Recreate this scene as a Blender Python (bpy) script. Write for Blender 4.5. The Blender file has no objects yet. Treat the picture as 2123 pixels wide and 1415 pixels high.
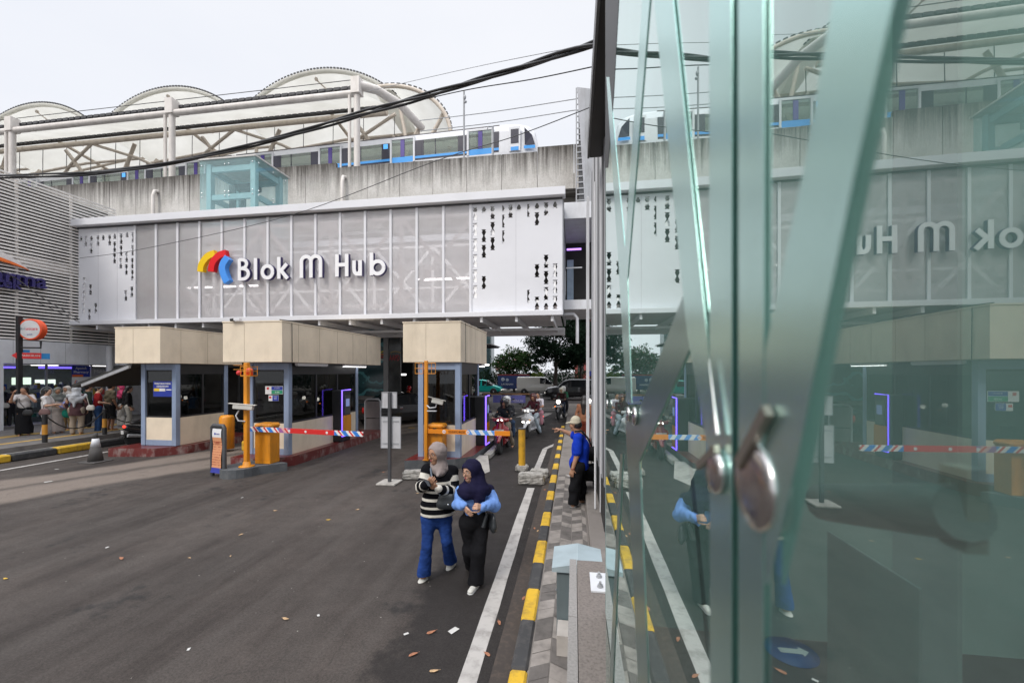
import bpy, bmesh, math, random
import numpy as np
from mathutils import Vector, Matrix, geometry
random.seed(7)
S = bpy.context.scene
COL = S.collection
R_ = math.radians

# ------------------------------------------------------------------ camera
HC = 2.45                      # eye height
TH = R_(8.6)                   # view is turned 8.6 degrees left of the road direction (+Y)
cd = bpy.data.cameras.new('camera'); cam = bpy.data.objects.new('camera', cd); COL.objects.link(cam)
cam.location = (0, 0, HC); cam.rotation_euler = (R_(90), 0, TH)
cd.sensor_width = 36; cd.lens = 850 / 2123 * 36; cd.shift_y = 62.5 / 2123
cd.clip_start = 0.01; cd.clip_end = 2000
cd.dof.use_dof = True; cd.dof.focus_distance = 9.0; cd.dof.aperture_fstop = 4.0
S.camera = cam

# ------------------------------------------------------------------ sky and sun (bright overcast)
SUN_EL, SUN_AZ = R_(44), R_(206)
w = bpy.data.worlds.new("World"); S.world = w; w.use_nodes = True
nt = w.node_tree; N = nt.nodes; L = nt.links; N.clear()
out = N.new('ShaderNodeOutputWorld'); bg = N.new('ShaderNodeBackground')
sky = N.new('ShaderNodeTexSky'); sky.sky_type = 'NISHITA'; sky.sun_disc = False
sky.sun_elevation = SUN_EL; sky.sun_rotation = SUN_AZ; sky.dust_density = 6; sky.air_density = 1.0
tc = N.new('ShaderNodeTexCoord'); mp = N.new('ShaderNodeMapping'); mp.inputs['Scale'].default_value = (1.2, 1.2, 3.0)
nz = N.new('ShaderNodeTexNoise'); nz.inputs['Scale'].default_value = 1.6; nz.inputs['Detail'].default_value = 5
cr = N.new('ShaderNodeValToRGB')
cr.color_ramp.elements[0].position = .3; cr.color_ramp.elements[0].color = (8.5, 8.75, 9.4, 1)
cr.color_ramp.elements[1].position = .72; cr.color_ramp.elements[1].color = (9.1, 9.25, 9.7, 1)
mx = N.new('ShaderNodeMix'); mx.data_type = 'RGBA'; mx.inputs[0].default_value = .93
L.new(tc.outputs['Generated'], mp.inputs[0]); L.new(mp.outputs[0], nz.inputs['Vector']); L.new(nz.outputs['Fac'], cr.inputs[0])
L.new(sky.outputs[0], mx.inputs[6]); L.new(cr.outputs[0], mx.inputs[7])
# the cloud cover is brighter towards the zenith, as an overcast sky is
sx = N.new('ShaderNodeSeparateXYZ'); L.new(tc.outputs['Generated'], sx.inputs[0])
mr = N.new('ShaderNodeMapRange'); mr.inputs[1].default_value = .70; mr.inputs[2].default_value = 1.0
mr.inputs[3].default_value = 1.0; mr.inputs[4].default_value = 3.4
L.new(sx.outputs[2], mr.inputs[0])
vm = N.new('ShaderNodeVectorMath'); vm.operation = 'SCALE'
L.new(mx.outputs[2], vm.inputs[0]); L.new(mr.outputs[0], vm.inputs['Scale'])
L.new(vm.outputs[0], bg.inputs[0]); bg.inputs[1].default_value = .092
L.new(bg.outputs[0], out.inputs[0])
sd = bpy.data.lights.new('sun', 'SUN'); sun = bpy.data.objects.new('sun', sd); COL.objects.link(sun)
sd.energy = 1.55; sd.angle = R_(18); sd.color = (1, .96, .9)
sun.rotation_euler = Vector((math.sin(SUN_AZ) * math.cos(SUN_EL), math.cos(SUN_AZ) * math.cos(SUN_EL), math.sin(SUN_EL))).to_track_quat('Z', 'Y').to_euler()
S.view_settings.view_transform = 'Standard'; S.view_settings.look = 'None'
S.view_settings.exposure = 0.24; S.view_settings.gamma = 1; S.view_settings.use_curve_mapping = False
S.cycles.max_bounces = 10; S.cycles.transparent_max_bounces = 16
S.cycles.glossy_bounces = 5; S.cycles.transmission_bounces = 6
S.cycles.sample_clamp_indirect = 6

# ------------------------------------------------------------------ pixel helpers (photo pixels, 2123 wide)
Fv = (-math.sin(TH), math.cos(TH)); Rv = (math.cos(TH), math.sin(TH))
def _d(x):
    u = (x - 1061.5) / 850
    return Fv[0] + u * Rv[0], Fv[1] + u * Rv[1]
def G(x, y, z=0.0):            # point of a horizontal plane at height z
    Z = (HC - z) * 850 / (y - 770); d = _d(x); return Vector((Z * d[0], Z * d[1], z))
def AY(x, y, Y):               # point of the vertical plane Y
    d = _d(x); Z = Y / d[1]; return Vector((Z * d[0], Y, HC + (770 - y) * Z / 850))
def AX(x, y, X):               # point of the vertical plane X
    d = _d(x); Z = X / d[0]; return Vector((X, Z * d[1], HC + (770 - y) * Z / 850))
def J(x, y, Z):                # point at camera depth Z
    d = _d(x); return Vector((Z * d[0], Z * d[1], HC + (770 - y) * Z / 850))

# ------------------------------------------------------------------ materials
MATS = {}
def _new(name):
    m = bpy.data.materials.new(name); m.use_nodes = True; MATS[name] = m
    t = m.node_tree; return m, t.nodes, t.links, t.nodes['Principled BSDF']
def _noise(n, l, scale, detail=4, vec=None, stretch=None, coord='Object', rough=.55):
    t = n.new('ShaderNodeTexCoord'); z = n.new('ShaderNodeTexNoise'); z.inputs['Scale'].default_value = scale
    z.inputs['Detail'].default_value = detail; z.inputs['Roughness'].default_value = rough
    o = t.outputs[coord]
    if stretch:
        p = n.new('ShaderNodeMapping'); p.inputs['Scale'].default_value = stretch; l.new(o, p.inputs[0]); o = p.outputs[0]
    l.new(o, z.inputs['Vector']); return z.outputs['Fac']
def _ramp(n, l, fac, stops, const=False):
    r = n.new('ShaderNodeValToRGB'); e = r.color_ramp.elements
    if const: r.color_ramp.interpolation = 'CONSTANT'
    while len(e) < len(stops): e.new(.5)
    for k, (p, c) in enumerate(stops): e[k].position = p; e[k].color = (*c, 1) if len(c) == 3 else c
    l.new(fac, r.inputs[0]); return r.outputs[0]
def _mix(n, l, fac, a, b, mode='MIX'):
    x = n.new('ShaderNodeMix'); x.data_type = 'RGBA'; x.blend_type = mode
    for i, v in ((0, fac), (6, a), (7, b)):
        if isinstance(v, (int, float)): x.inputs[i].default_value = v
        elif isinstance(v, tuple): x.inputs[i].default_value = (*v, 1) if len(v) == 3 else v
        else: l.new(v, x.inputs[i])
    return x.outputs[2]
def _math(n, l, op, a, b=0.0, c=None):
    x = n.new('ShaderNodeMath'); x.operation = op
    for i, v in ((0, a), (1, b), (2, c)):
        if v is None: continue
        if isinstance(v, (int, float)): x.inputs[i].default_value = v
        else: l.new(v, x.inputs[i])
    return x.outputs[0]
def _bump(n, l, b, fac, strength=.3, dist=.01):
    u = n.new('ShaderNodeBump'); u.inputs['Strength'].default_value = strength; u.inputs['Distance'].default_value = dist
    l.new(fac, u.inputs['Height']); l.new(u.outputs[0], b.inputs['Normal'])
def sc(c, f): return tuple(min(1, x * f) for x in c)
def pm(name, c, rough=.55, metal=0.0, var=.18, scale=4.0, bump=0.0, bscale=40, dist=.01, stretch=None, spec=.5, coat=0, sheen=0):
    if name in MATS: return MATS[name]
    m, n, l, b = _new(name)
    f = _noise(n, l, scale, 5, stretch=stretch)
    l.new(_ramp(n, l, f, [(.28, sc(c, 1 - var)), (.5, c), (.75, sc(c, 1 + var * .6))]), b.inputs['Base Color'])
    b.inputs['Roughness'].default_value = rough; b.inputs['Metallic'].default_value = metal
    b.inputs['Specular IOR Level'].default_value = spec; b.inputs['Coat Weight'].default_value = coat
    if sheen: b.inputs['Sheen Weight'].default_value = sheen
    if bump: _bump(n, l, b, _noise(n, l, bscale, 4), bump, dist)
    return m
def dirty(name, c, dirt=(.12, .1, .08), amt=.5, rough=.6, scale=3, metal=0, stretch=(1, 1, .25)):
    """paint with grime in vertical runs"""
    if name in MATS: return MATS[name]
    m, n, l, b = _new(name)
    f = _noise(n, l, scale, 6, stretch=stretch, rough=.65); g = _noise(n, l, 2.2, 3)
    k = _ramp(n, l, f, [(.48, (0, 0, 0)), (.75, (amt,) * 3)])
    base = _ramp(n, l, g, [(.3, sc(c, .92)), (.7, sc(c, 1.05))])
    l.new(_mix(n, l, k, base, dirt), b.inputs['Base Color'])
    b.inputs['Roughness'].default_value = rough; b.inputs['Metallic'].default_value = metal
    _bump(n, l, b, _noise(n, l, 30, 3), .08, .01)
    return m
def emit(name, c, s, base=(.8, .8, .8)):
    if name in MATS: return MATS[name]
    m, n, l, b = _new(name); b.inputs['Base Color'].default_value = (*base, 1)
    b.inputs['Emission Color'].default_value = (*c, 1); b.inputs['Emission Strength'].default_value = s
    return m
def glassy(name, tint, ior=1.5, rough=0.0, spec_col=(1, 1, 1), haze=0.0, hazecol=(.5, .6, .6)):
    """a pane: mirror reflection by Fresnel, the rest passes tinted"""
    if name in MATS: return MATS[name]
    m = bpy.data.materials.new(name); m.use_nodes = True; MATS[name] = m
    n = m.node_tree.nodes; l = m.node_tree.links; n.clear()
    o = n.new('ShaderNodeOutputMaterial'); x = n.new('ShaderNodeMixShader'); lw_ = n.new('ShaderNodeLayerWeight'); lw_.inputs[0].default_value = .5; r0 = ((ior - 1) / (ior + 1)) ** 2
    fr = _math(n, l, 'ADD', _math(n, l, 'MULTIPLY', _math(n, l, 'POWER', lw_.outputs['Facing'], 5.0), 1 - r0), r0)
    t = n.new('ShaderNodeBsdfTransparent'); t.inputs[0].default_value = (*tint, 1)
    g = n.new('ShaderNodeBsdfGlossy'); g.inputs[0].default_value = (*spec_col, 1); g.inputs['Roughness'].default_value = rough
    ts = t.outputs[0]
    if haze:
        d = n.new('ShaderNodeBsdfDiffuse'); d.inputs[0].default_value = (*hazecol, 1)
        h = n.new('ShaderNodeMixShader'); h.inputs[0].default_value = haze
        l.new(ts, h.inputs[1]); l.new(d.outputs[0], h.inputs[2]); ts = h.outputs[0]
    l.new(fr, x.inputs[0]); l.new(ts, x.inputs[1]); l.new(g.outputs[0], x.inputs[2]); l.new(x.outputs[0], o.inputs[0])
    return m

# ------------------------------------------------------------------ mesh collector
class MB:
    def __init__(s): s.v = []; s.f = []; s.m = []; s.s = []
    def add(s, vs, fs, mi=0, smooth=False, M=None):
        b = len(s.v)
        for p in vs:
            p = Vector(p); s.v.append(M @ p if M else p)
        for q in fs: s.f.append([b + i for i in q]); s.m.append(mi); s.s.append(smooth)
        return s
    def box(s, x0, x1, y0, y1, z0, z1, mi=0, M=None, ch=0.0):
        if x0 > x1: x0, x1 = x1, x0
        if y0 > y1: y0, y1 = y1, y0
        if z0 > z1: z0, z1 = z1, z0
        if ch:
            c = min(ch, (x1 - x0) * .45, (y1 - y0) * .45, (z1 - z0) * .45); vs = []
            for x, sx in ((x0, 1), (x1, -1)):
                for y, sy in ((y0, 1), (y1, -1)):
                    for z, sz in ((z0, 1), (z1, -1)):
                        vs += [(x, y + sy * c, z + sz * c), (x + sx * c, y, z + sz * c), (x + sx * c, y + sy * c, z)]
            def I(i, j, k, a): return 3 * (i * 4 + j * 2 + k) + a
            fs = []
            for i in (0, 1):
                q = [I(i, 0, 0, 0), I(i, 0, 1, 0), I(i, 1, 1, 0), I(i, 1, 0, 0)]; fs.append(q if i == 0 else q[::-1])
                q = [I(0, i, 0, 1), I(1, i, 0, 1), I(1, i, 1, 1), I(0, i, 1, 1)]; fs.append(q if i == 0 else q[::-1])
                q = [I(0, 0, i, 2), I(0, 1, i, 2), I(1, 1, i, 2), I(1, 0, i, 2)]; fs.append(q if i == 0 else q[::-1])
            for a in (0, 1):
                for b_ in (0, 1):
                    fs.append([I(0, a, b_, 1), I(1, a, b_, 1), I(1, a, b_, 2), I(0, a, b_, 2)])
                    fs.append([I(a, 0, b_, 0), I(a, 1, b_, 0), I(a, 1, b_, 2), I(a, 0, b_, 2)])
                    fs.append([I(a, b_, 0, 0), I(a, b_, 1, 0), I(a, b_, 1, 1), I(a, b_, 0, 1)])
            for i in (0, 1):
                for j in (0, 1):
                    for k in (0, 1): fs.append([I(i, j, k, 0), I(i, j, k, 1), I(i, j, k, 2)])
            return s.add(vs, fs, mi, False, M)
        vs = [(x, y, z) for x in (x0, x1) for y in (y0, y1) for z in (z0, z1)]
        return s.add(vs, [(0, 1, 3, 2), (4, 6, 7, 5), (0, 4, 5, 1), (2, 3, 7, 6), (0, 2, 6, 4), (1, 5, 7, 3)], mi, False, M)
    def bar(s, a, b, wx, wy, mi=0, up=(0, 0, 1)):
        """rectangular bar from a to b"""
        a = Vector(a); b = Vector(b); d = (b - a); Ln = d.length; d.normalize(); up = Vector(up)
        if abs(d.dot(up)) > .98: up = Vector((0, 1, 0))
        x = d.cross(up).normalized(); y = x.cross(d)
        M = Matrix((( *[x[0], y[0], d[0]], a[0]), (*[x[1], y[1], d[1]], a[1]), (*[x[2], y[2], d[2]], a[2]), (0, 0, 0, 1)))
        return s.box(-wx / 2, wx / 2, -wy / 2, wy / 2, 0, Ln, mi, M)
    def tube(s, pts, r, n=8, mi=0, caps=True, smooth=True, M=None):
        pts = [Vector(p) for p in pts]; k = len(pts); rs = r if isinstance(r, (list, tuple)) else [r] * k
        vs = []; fs = []; prev = None
        for i, p in enumerate(pts):
            t = (pts[min(i + 1, k - 1)] - pts[max(i - 1, 0)])
            t = t.normalized() if t.length > 1e-9 else Vector((0, 0, 1))
            if prev is None:
                a = Vector((0, 0, 1)) if abs(t.z) < .9 else Vector((1, 0, 0)); u = t.cross(a).normalized()
            else:
                u = prev - t * prev.dot(t); u = u.normalized() if u.length > 1e-6 else t.orthogonal().normalized()
            prev = u; q = t.cross(u)
            for j in range(n):
                an = 2 * math.pi * j / n; vs.append(p + (u * math.cos(an) + q * math.sin(an)) * rs[i])
        for i in range(k - 1):
            for j in range(n):
                fs.append((i * n + j, i * n + (j + 1) % n, (i + 1) * n + (j + 1) % n, (i + 1) * n + j))
        s.add(vs, fs, mi, smooth, M)
        if caps:
            s.add(vs[:n], [list(range(n))[::-1]], mi, False, M); s.add(vs[-n:], [list(range(n))], mi, False, M)
        return s
    def lathe(s, prof, n=16, mi=0, M=None, smooth=True):
        vs = []; fs = []
        for r, z in prof:
            for j in range(n): an = 2 * math.pi * j / n; vs.append((r * math.cos(an), r * math.sin(an), z))
        for i in range(len(prof) - 1):
            for j in range(n): fs.append((i * n + j, i * n + (j + 1) % n, (i + 1) * n + (j + 1) % n, (i + 1) * n + j))
        if prof[0][0] > 1e-5: fs.append(list(range(n))[::-1])
        if prof[-1][0] > 1e-5: fs.append([(len(prof) - 1) * n + j for j in range(n)])
        return s.add(vs, fs, mi, smooth, M)
    def ball(s, c, r, n=12, mi=0, sc=(1, 1, 1), M=None):
        vs = []; k = max(5, n // 2 + 1)
        prof = [(math.sin(math.pi * i / (k - 1)), -math.cos(math.pi * i / (k - 1))) for i in range(k)]
        T = Matrix.Translation(Vector(c)) @ Matrix.Diagonal((r * sc[0], r * sc[1], r * sc[2], 1))
        return s.lathe([(max(p, 1e-6 if 0 < i < k - 1 else 1e-6), z) for i, (p, z) in enumerate(prof)], n, mi, (M @ T) if M else T)
    def prism(s, poly, M, d0, d1, mi=0, smooth=False):
        """polygon in the local xy plane pushed along local z from d0 to d1"""
        k = len(poly); vs = [(p[0], p[1], d0) for p in poly] + [(p[0], p[1], d1) for p in poly]
        s.add(vs, [list(range(k))[::-1], [k + i for i in range(k)]], mi, False, M)
        return s.add(vs, [(i, (i + 1) % k, k + (i + 1) % k, k + i) for i in range(k)], mi, smooth, M)
    def ribbon(s, pts, w, M, d0, d1, mi=0):
        """stroke of width w along a 2-D polyline, extruded"""
        k = len(pts); Lf = []; Rt = []
        for i in range(k):
            a = Vector(pts[max(i - 1, 0)]); b = Vector(pts[min(i + 1, k - 1)]); t = (b - a).normalized(); nn = Vector((-t.y, t.x)) * w / 2
            Lf.append(Vector(pts[i]) + nn); Rt.append(Vector(pts[i]) - nn)
        vs = [(p.x, p.y, d) for d in (d0, d1) for p in Lf + Rt]; fs = []
        o = 2 * k
        for i in range(k - 1):
            fs += [(i, i + 1, k + i + 1, k + i)[::-1], (o + i, o + i + 1, o + k + i + 1, o + k + i),
                   (i, i + 1, o + i + 1, o + i), (k + i, o + k + i, o + k + i + 1, k + i + 1)]
        fs += [(0, o, o + k, k), (k - 1, 2 * k - 1, o + 2 * k - 1, o + k - 1)]
        return s.add(vs, fs, mi, False, M)
    def build(s, name, mats, parent=None, world=True, origin=None, bevel=0, kind=None):
        if not isinstance(mats, (list, tuple)): mats = [mats]
        off = Vector((0, 0, 0))
        if parent is not None and world:
            p = parent
            while p is not None: off += Vector(p.location); p = p.parent
        if origin is not None: off = Vector(origin)
        me = bpy.data.meshes.new(name)
        me.from_pydata([tuple(p - off) for p in s.v], [], s.f)
        for m in mats: me.materials.append(m)
        me.polygons.foreach_set('material_index', s.m); me.polygons.foreach_set('use_smooth', s.s)
        me.update()
        o = bpy.data.objects.new(name, me); COL.objects.link(o)
        if parent is not None: o.parent = parent
        if origin is not None: o.location = origin
        if bevel:
            b = o.modifiers.new('bevel', 'BEVEL'); b.width = bevel; b.segments = 2; b.limit_method = 'ANGLE'; b.angle_limit = R_(40)
        if kind: o['kind'] = kind
        return o
def thing(name, loc, label, cat, group=None, rz=0):
    o = bpy.data.objects.new(name, None); COL.objects.link(o); o.empty_display_size = .2
    o.location = loc; o.rotation_euler = (0, 0, rz); return tag(o, label, cat, group)
def tag(o, label, cat, group=None):
    o['label'] = label; o['category'] = cat
    if group: o['group'] = group
    return o
def copy_tree(o, parent=None):
    c = o.copy(); COL.objects.link(c)
    if parent is not None: c.parent = parent
    for ch in list(o.children): copy_tree(ch, c)
    return c
def frame(o, x, y, z=None):
    """matrix with local x, y axes along the given directions"""
    x = Vector(x).normalized(); y = Vector(y).normalized(); z = x.cross(y)
    return Matrix(((x[0], y[0], z[0], o[0]), (x[1], y[1], z[1], o[1]), (x[2], y[2], z[2], o[2]), (0, 0, 0, 1)))
def text_mb(mb, body, M, size, depth=.004, mi=0, align='CENTER', width=None, bold=0.0):
    """lettering as real mesh: local x along the line, local y up, local z towards the reader"""
    cu = bpy.data.curves.new('lettering', 'FONT'); cu.body = body; cu.size = size; cu.align_x = align; cu.align_y = 'CENTER'
    cu.extrude = depth / 2; cu.resolution_u = 3; cu.offset = bold
    ob = bpy.data.objects.new('lettering', cu); COL.objects.link(ob)
    dg = bpy.context.evaluated_depsgraph_get(); me = bpy.data.meshes.new_from_object(ob.evaluated_get(dg))
    vs = [v.co.copy() for v in me.vertices]
    if width and vs:
        xs = [v.x for v in vs]; k = width / max(1e-6, max(xs) - min(xs))
        for v in vs: v.x *= k
    mb.add([(v.x, v.y, v.z + depth / 2) for v in vs], [list(p.vertices) for p in me.polygons], mi, False, M)
    bpy.data.objects.remove(ob); bpy.data.curves.remove(cu); bpy.data.meshes.remove(me)
    return mb

# ================================================================== materials of the place
def asphalt():
    m, n, l, b = _new('asphalt')
    t = n.new('ShaderNodeTexCoord'); s = n.new('ShaderNodeSeparateXYZ'); l.new(t.outputs['Object'], s.inputs[0])
    X, Y = s.outputs[0], s.outputs[1]
    big = _noise(n, l, .55, 5, stretch=(1, .45, 1)); mid = _noise(n, l, 2.6, 6, rough=.7); fine = _noise(n, l, 160, 3, rough=.8)
    base = _ramp(n, l, big, [(.28, (0.0274, 0.0217, 0.0190)), (.5, (0.0540, 0.0432, 0.0379)), (.72, (0.0942, 0.0770, 0.0672))])
    base = _mix(n, l, _ramp(n, l, mid, [(.35, (0, 0, 0)), (.8, (.7, .7, .7))]), base, (0.0248, 0.0205, 0.0186))
    stk = _noise(n, l, 1.9, 6, stretch=(1.0, .10, 1), rough=.72)
    base = _mix(n, l, _ramp(n, l, stk, [(.40, (0, 0, 0)), (.72, (.75,) * 3)]), base, (.088, .077, .070))
    base = _mix(n, l, _ramp(n, l, stk, [(.27, (.7,) * 3), (.42, (0, 0, 0))]), base, (.024, .021, .02))
    # two wheel tracks polished pale by traffic in the left lane
    wob = _math(n, l, 'MULTIPLY', _math(n, l, 'SUBTRACT', big, .5), 1.3)
    u = _math(n, l, 'ADD', _math(n, l, 'ADD', X, wob), _math(n, l, 'MULTIPLY', _math(n, l, 'SUBTRACT', 9.6, Y), .42))
    for c, wd in ((-9.75, .42), (-11.2, .34)):
        dd = _math(n, l, 'ABSOLUTE', _math(n, l, 'SUBTRACT', u, c))
        mr = n.new('ShaderNodeMapRange'); mr.interpolation_type = 'SMOOTHSTEP'
        mr.inputs[1].default_value = wd + .45; mr.inputs[2].default_value = wd; l.new(dd, mr.inputs[0])
        k = _math(n, l, 'MULTIPLY', mr.outputs[0], _ramp(n, l, mid, [(.25, (.95,) * 3), (.6, (.9,) * 3), (.78, (.2,) * 3)]))
        base = _mix(n, l, k, base, (.20, .165, .14))
    # newer dark patch beside the kerb
    e = _math(n, l, 'ADD', X, _math(n, l, 'MULTIPLY', _math(n, l, 'SUBTRACT', mid, .5), .9))
    e = _math(n, l, 'ADD', e, _math(n, l, 'MULTIPLY', _math(n, l, 'SUBTRACT', Y, 3.5), .10))
    mr = n.new('ShaderNodeMapRange'); mr.interpolation_type = 'SMOOTHSTEP'
    mr.inputs[1].default_value = -1.72; mr.inputs[2].default_value = -1.5; l.new(e, mr.inputs[0])
    base = _mix(n, l, _math(n, l, 'MULTIPLY', mr.outputs[0], .8), base, (0.0211, 0.0184, 0.0178))
    # oil drips
    drip = _noise(n, l, .9, 4, rough=.75)
    base = _mix(n, l, _ramp(n, l, drip, [(.60, (0, 0, 0)), (.67, (.75, .75, .75))]), base, (.018, .017, .017))
    gr = _noise(n, l, 48, 2, rough=.9)
    base = _mix(n, l, .55, base, _ramp(n, l, gr, [(.34, (.17,) * 3), (.66, (.74,) * 3)]), 'OVERLAY')
    sp = n.new('ShaderNodeTexVoronoi'); sp.inputs['Scale'].default_value = 7; l.new(t.outputs['Object'], sp.inputs['Vector'])
    sel = _math(n, l, 'MULTIPLY', _math(n, l, 'LESS_THAN', sp.outputs['Distance'], .05), _math(n, l, 'GREATER_THAN', _noise(n, l, 5.3, 2), .56))
    base = _mix(n, l, sel, base, (.34, .32, .29))          # grit and tiny scraps
    base = _mix(n, l, .6, base, _ramp(n, l, fine, [(.25, (.35, .35, .35)), (.75, (.62, .62, .62))]), 'OVERLAY')
    # hairline cracks and pale scuffs
    vo = n.new('ShaderNodeTexVoronoi'); vo.feature = 'DISTANCE_TO_EDGE'; vo.inputs['Scale'].default_value = .55
    tv = n.new('ShaderNodeVectorMath'); tv.operation = 'ADD'; l.new(t.outputs['Object'], tv.inputs[0])
    nz_ = n.new('ShaderNodeTexNoise'); nz_.inputs['Scale'].default_value = 1.7; nz_.inputs['Detail'].default_value = 6; l.new(t.outputs['Object'], nz_.inputs['Vector']); l.new(nz_.outputs['Color'], tv.inputs[1]); l.new(tv.outputs[0], vo.inputs['Vector'])
    ck = _math(n, l, 'MULTIPLY', _math(n, l, 'LESS_THAN', vo.outputs['Distance'], .006), _ramp(n, l, big, [(.5, (0, 0, 0)), (.66, (.4,) * 3)]))
    base = _mix(n, l, ck, base, (.012, .011, .011))
    scf = _noise(n, l, 9, 5, stretch=(.5, 1, 1), rough=.8)
    base = _mix(n, l, _ramp(n, l, scf, [(.62, (0, 0, 0)), (.78, (.35,) * 3)]), base, (.16, .145, .13))
    l.new(base, b.inputs['Base Color']); b.inputs['Specular IOR Level'].default_value = .35
    l.new(_ramp(n, l, mid, [(.3, (.62,) * 3), (.7, (.85,) * 3)]), b.inputs['Roughness'])
    _bump(n, l, b, fine, .5, .012)
    return m
ASPH = asphalt()
CONC = dirty('concrete', (.42, .40, .37), (.07, .065, .06), .75, .85, 1.6, stretch=(1.6, 1.6, .16))
def parapet_mat():
    m, n, l, b = _new('stained_concrete')
    t = n.new('ShaderNodeTexCoord'); s = n.new('ShaderNodeSeparateXYZ'); l.new(t.outputs['Object'], s.inputs[0])
    run = _noise(n, l, 2.4, 6, stretch=(2.2, 2.2, .09), rough=.7); blot = _noise(n, l, .8, 5); fine = _noise(n, l, 18, 4)
    # rain-borne grime that starts at the coping and runs down the face
    mr = n.new('ShaderNodeMapRange'); mr.inputs[1].default_value = 11.9; mr.inputs[2].default_value = 14.0; l.new(s.outputs[2], mr.inputs[0])
    k = _math(n, l, 'ADD', _math(n, l, 'MULTIPLY', mr.outputs[0], .42), _math(n, l, 'MULTIPLY', run, .75))
    base = _ramp(n, l, blot, [(.3, (.46, .44, .41)), (.55, (.57, .55, .52)), (.75, (.66, .64, .61))])
    base = _mix(n, l, _ramp(n, l, k, [(.46, (0, 0, 0)), (.62, (.45,) * 3), (.80, (.95,) * 3)]), base, (.06, .053, .046))
    base = _mix(n, l, .35, base, fine, 'OVERLAY')
    l.new(base, b.inputs['Base Color']); b.inputs['Roughness'].default_value = .9
    _bump(n, l, b, fine, .2, .01)
    return m
PARA = parapet_mat()
DKCONC = pm('shaded_concrete', (.2, .185, .165), .9, var=.35, scale=1.2)  # darker copy of the concrete, with the shade under the viaduct in its colour
KY = dirty('kerb_yellow', (.62, .38, .025), (.16, .11, .05), .7, .75, 9, stretch=(1, 1, 1))
KB = dirty('kerb_black', (.045, .045, .047), (.14, .13, .12), .5, .8, 9, stretch=(1, 1, 1))
WLINE = dirty('road_paint', (.44, .42, .40), (.13, .12, .11), .75, .85, 6, stretch=(1, 1, 1))
PAVE = dirty('old_paving', (.20, .18, .165), (.09, .08, .07), .7, .9, 2.5, stretch=(1, 1, 1))
GRAN = pm('granite', (.175, .15, .135), .6, var=.4, scale=60, bump=.1, bscale=120)
GRANL = pm('granite_edge', (.265, .25, .24), .6, var=.25, scale=70, bump=.1, bscale=120)
WHITE = pm('white_paint', (.74, .745, .77), .45, var=.06, scale=1.5)
WHITE2 = dirty('white_steel', (.66, .67, .70), (.3, .27, .24), .3, .45, 2, stretch=(1, 1, .3))
BLACK = pm('black_paint', (.018, .018, .02), .45, var=.3)
DARK = pm('dark_void', (.03, .028, .027), .8, var=.4, scale=1)  # near-black colour stands for the unlit depth of openings
STEEL = pm('steel', (.55, .55, .56), .28, 1.0, var=.15, scale=12)
CHROME = pm('chrome', (.8, .8, .8), .08, 1.0, var=.03)
GREYM = dirty('grey_metal', (.36, .37, .39), (.12, .11, .1), .45, .5, 4)
DGREY = pm('dark_grey_paint', (.06, .062, .068), .5, var=.25)
CREAM = dirty('cream_panel', (.76, .655, .51), (.36, .29, .2), .48, .55, 1.3, stretch=(1, 1, .35))
BLUEG = dirty('bluegrey_paint', (.25, .32, .455), (.14, .15, .17), .45, .5, 3)
MAROON = dirty('maroon_tile', (.135, .02, .018), (.05, .03, .025), .5, .3, 4, stretch=(1, 1, 1))
ORANGE = dirty('orange_paint', (.72, .27, .012), (.2, .1, .03), .5, .42, 5)
YELLOW = dirty('worn_yellow', (.66, .36, .02), (.1, .06, .03), .8, .6, 9, stretch=(1, 1, .6))
TIRE = pm('rubber', (.02, .02, .021), .85, var=.3, scale=20)
REDL = emit('red_lamp', (1, .03, .015), 3.0, (.6, .02, .02))
AMBER = emit('amber_lamp', (1, .22, .02), 5.0, (.8, .3, .05))
HEADL = emit('head_lamp', (1, .95, .85), 6.0)
TUBE = emit('fluorescent', (1, .97, .95), 3.2)
LED = emit('violet_led', (.16, .08, 1.0), 2.8, (.3, .2, .9))
WGLASS = glassy('window_glass', (.45, .48, .48), 1.55)
DGLASS = glassy('tinted_window', (.10, .11, .11), 1.5)

# ================================================================== ground, road, markings
g = MB(); g.add([(-400, -60, 0), (400, -60, 0), (400, 700, 0), (-400, 700, 0)], [(0, 1, 2, 3)])
g.build('road', ASPH, kind='structure')
mk = MB()
def strip(mb, p, q, wd, z=.004):
    p = Vector(p); q = Vector(q); d = (q - p).normalized(); n = Vector((-d.y, d.x)) * wd / 2
    k = max(1, int((q - p).length / .6)); vs = []; fs = []
    for i in range(k + 1):
        c = p.lerp(q, i / k); a = c + n * (1 + random.uniform(-.06, .06)); b = c - n * (1 + random.uniform(-.06, .06))
        vs += [(a.x, a.y, z), (b.x, b.y, z)]
    fs = [(2 * i, 2 * i + 1, 2 * i + 3, 2 * i + 2) for i in range(k)]
    mb.add(vs, fs)
strip(mk, (-.80, .4), (-.90, 8.6), .155); strip(mk, (-.93, 9.4), (-.91, 13.0), .15); strip(mk, (-.91, 13.05), (-.05, 15.6), .15)
strip(mk, (-14.0, 4), (-14.25, 18), .13)
for k in range(9): strip(mk, (-9.2 + k * 1.05, 21.8), (-8.8 + k * 1.05, 24.3), .42)     # zebra crossing under the viaduct
strip(mk, (-14, 26.0), (8, 26.6), .16); strip(mk, (-14, 27.2), (8, 27.6), .14)
mk.build('road_markings', WLINE, kind='structure')
yd = MB()
for k in range(9): strip(yd, (-8.4 + k * .62, 17.0 + k * .02), (-8.1 + k * .62, 17.02 + k * .02), .16)
yd.build('road_studs', KY, kind='structure')

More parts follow.
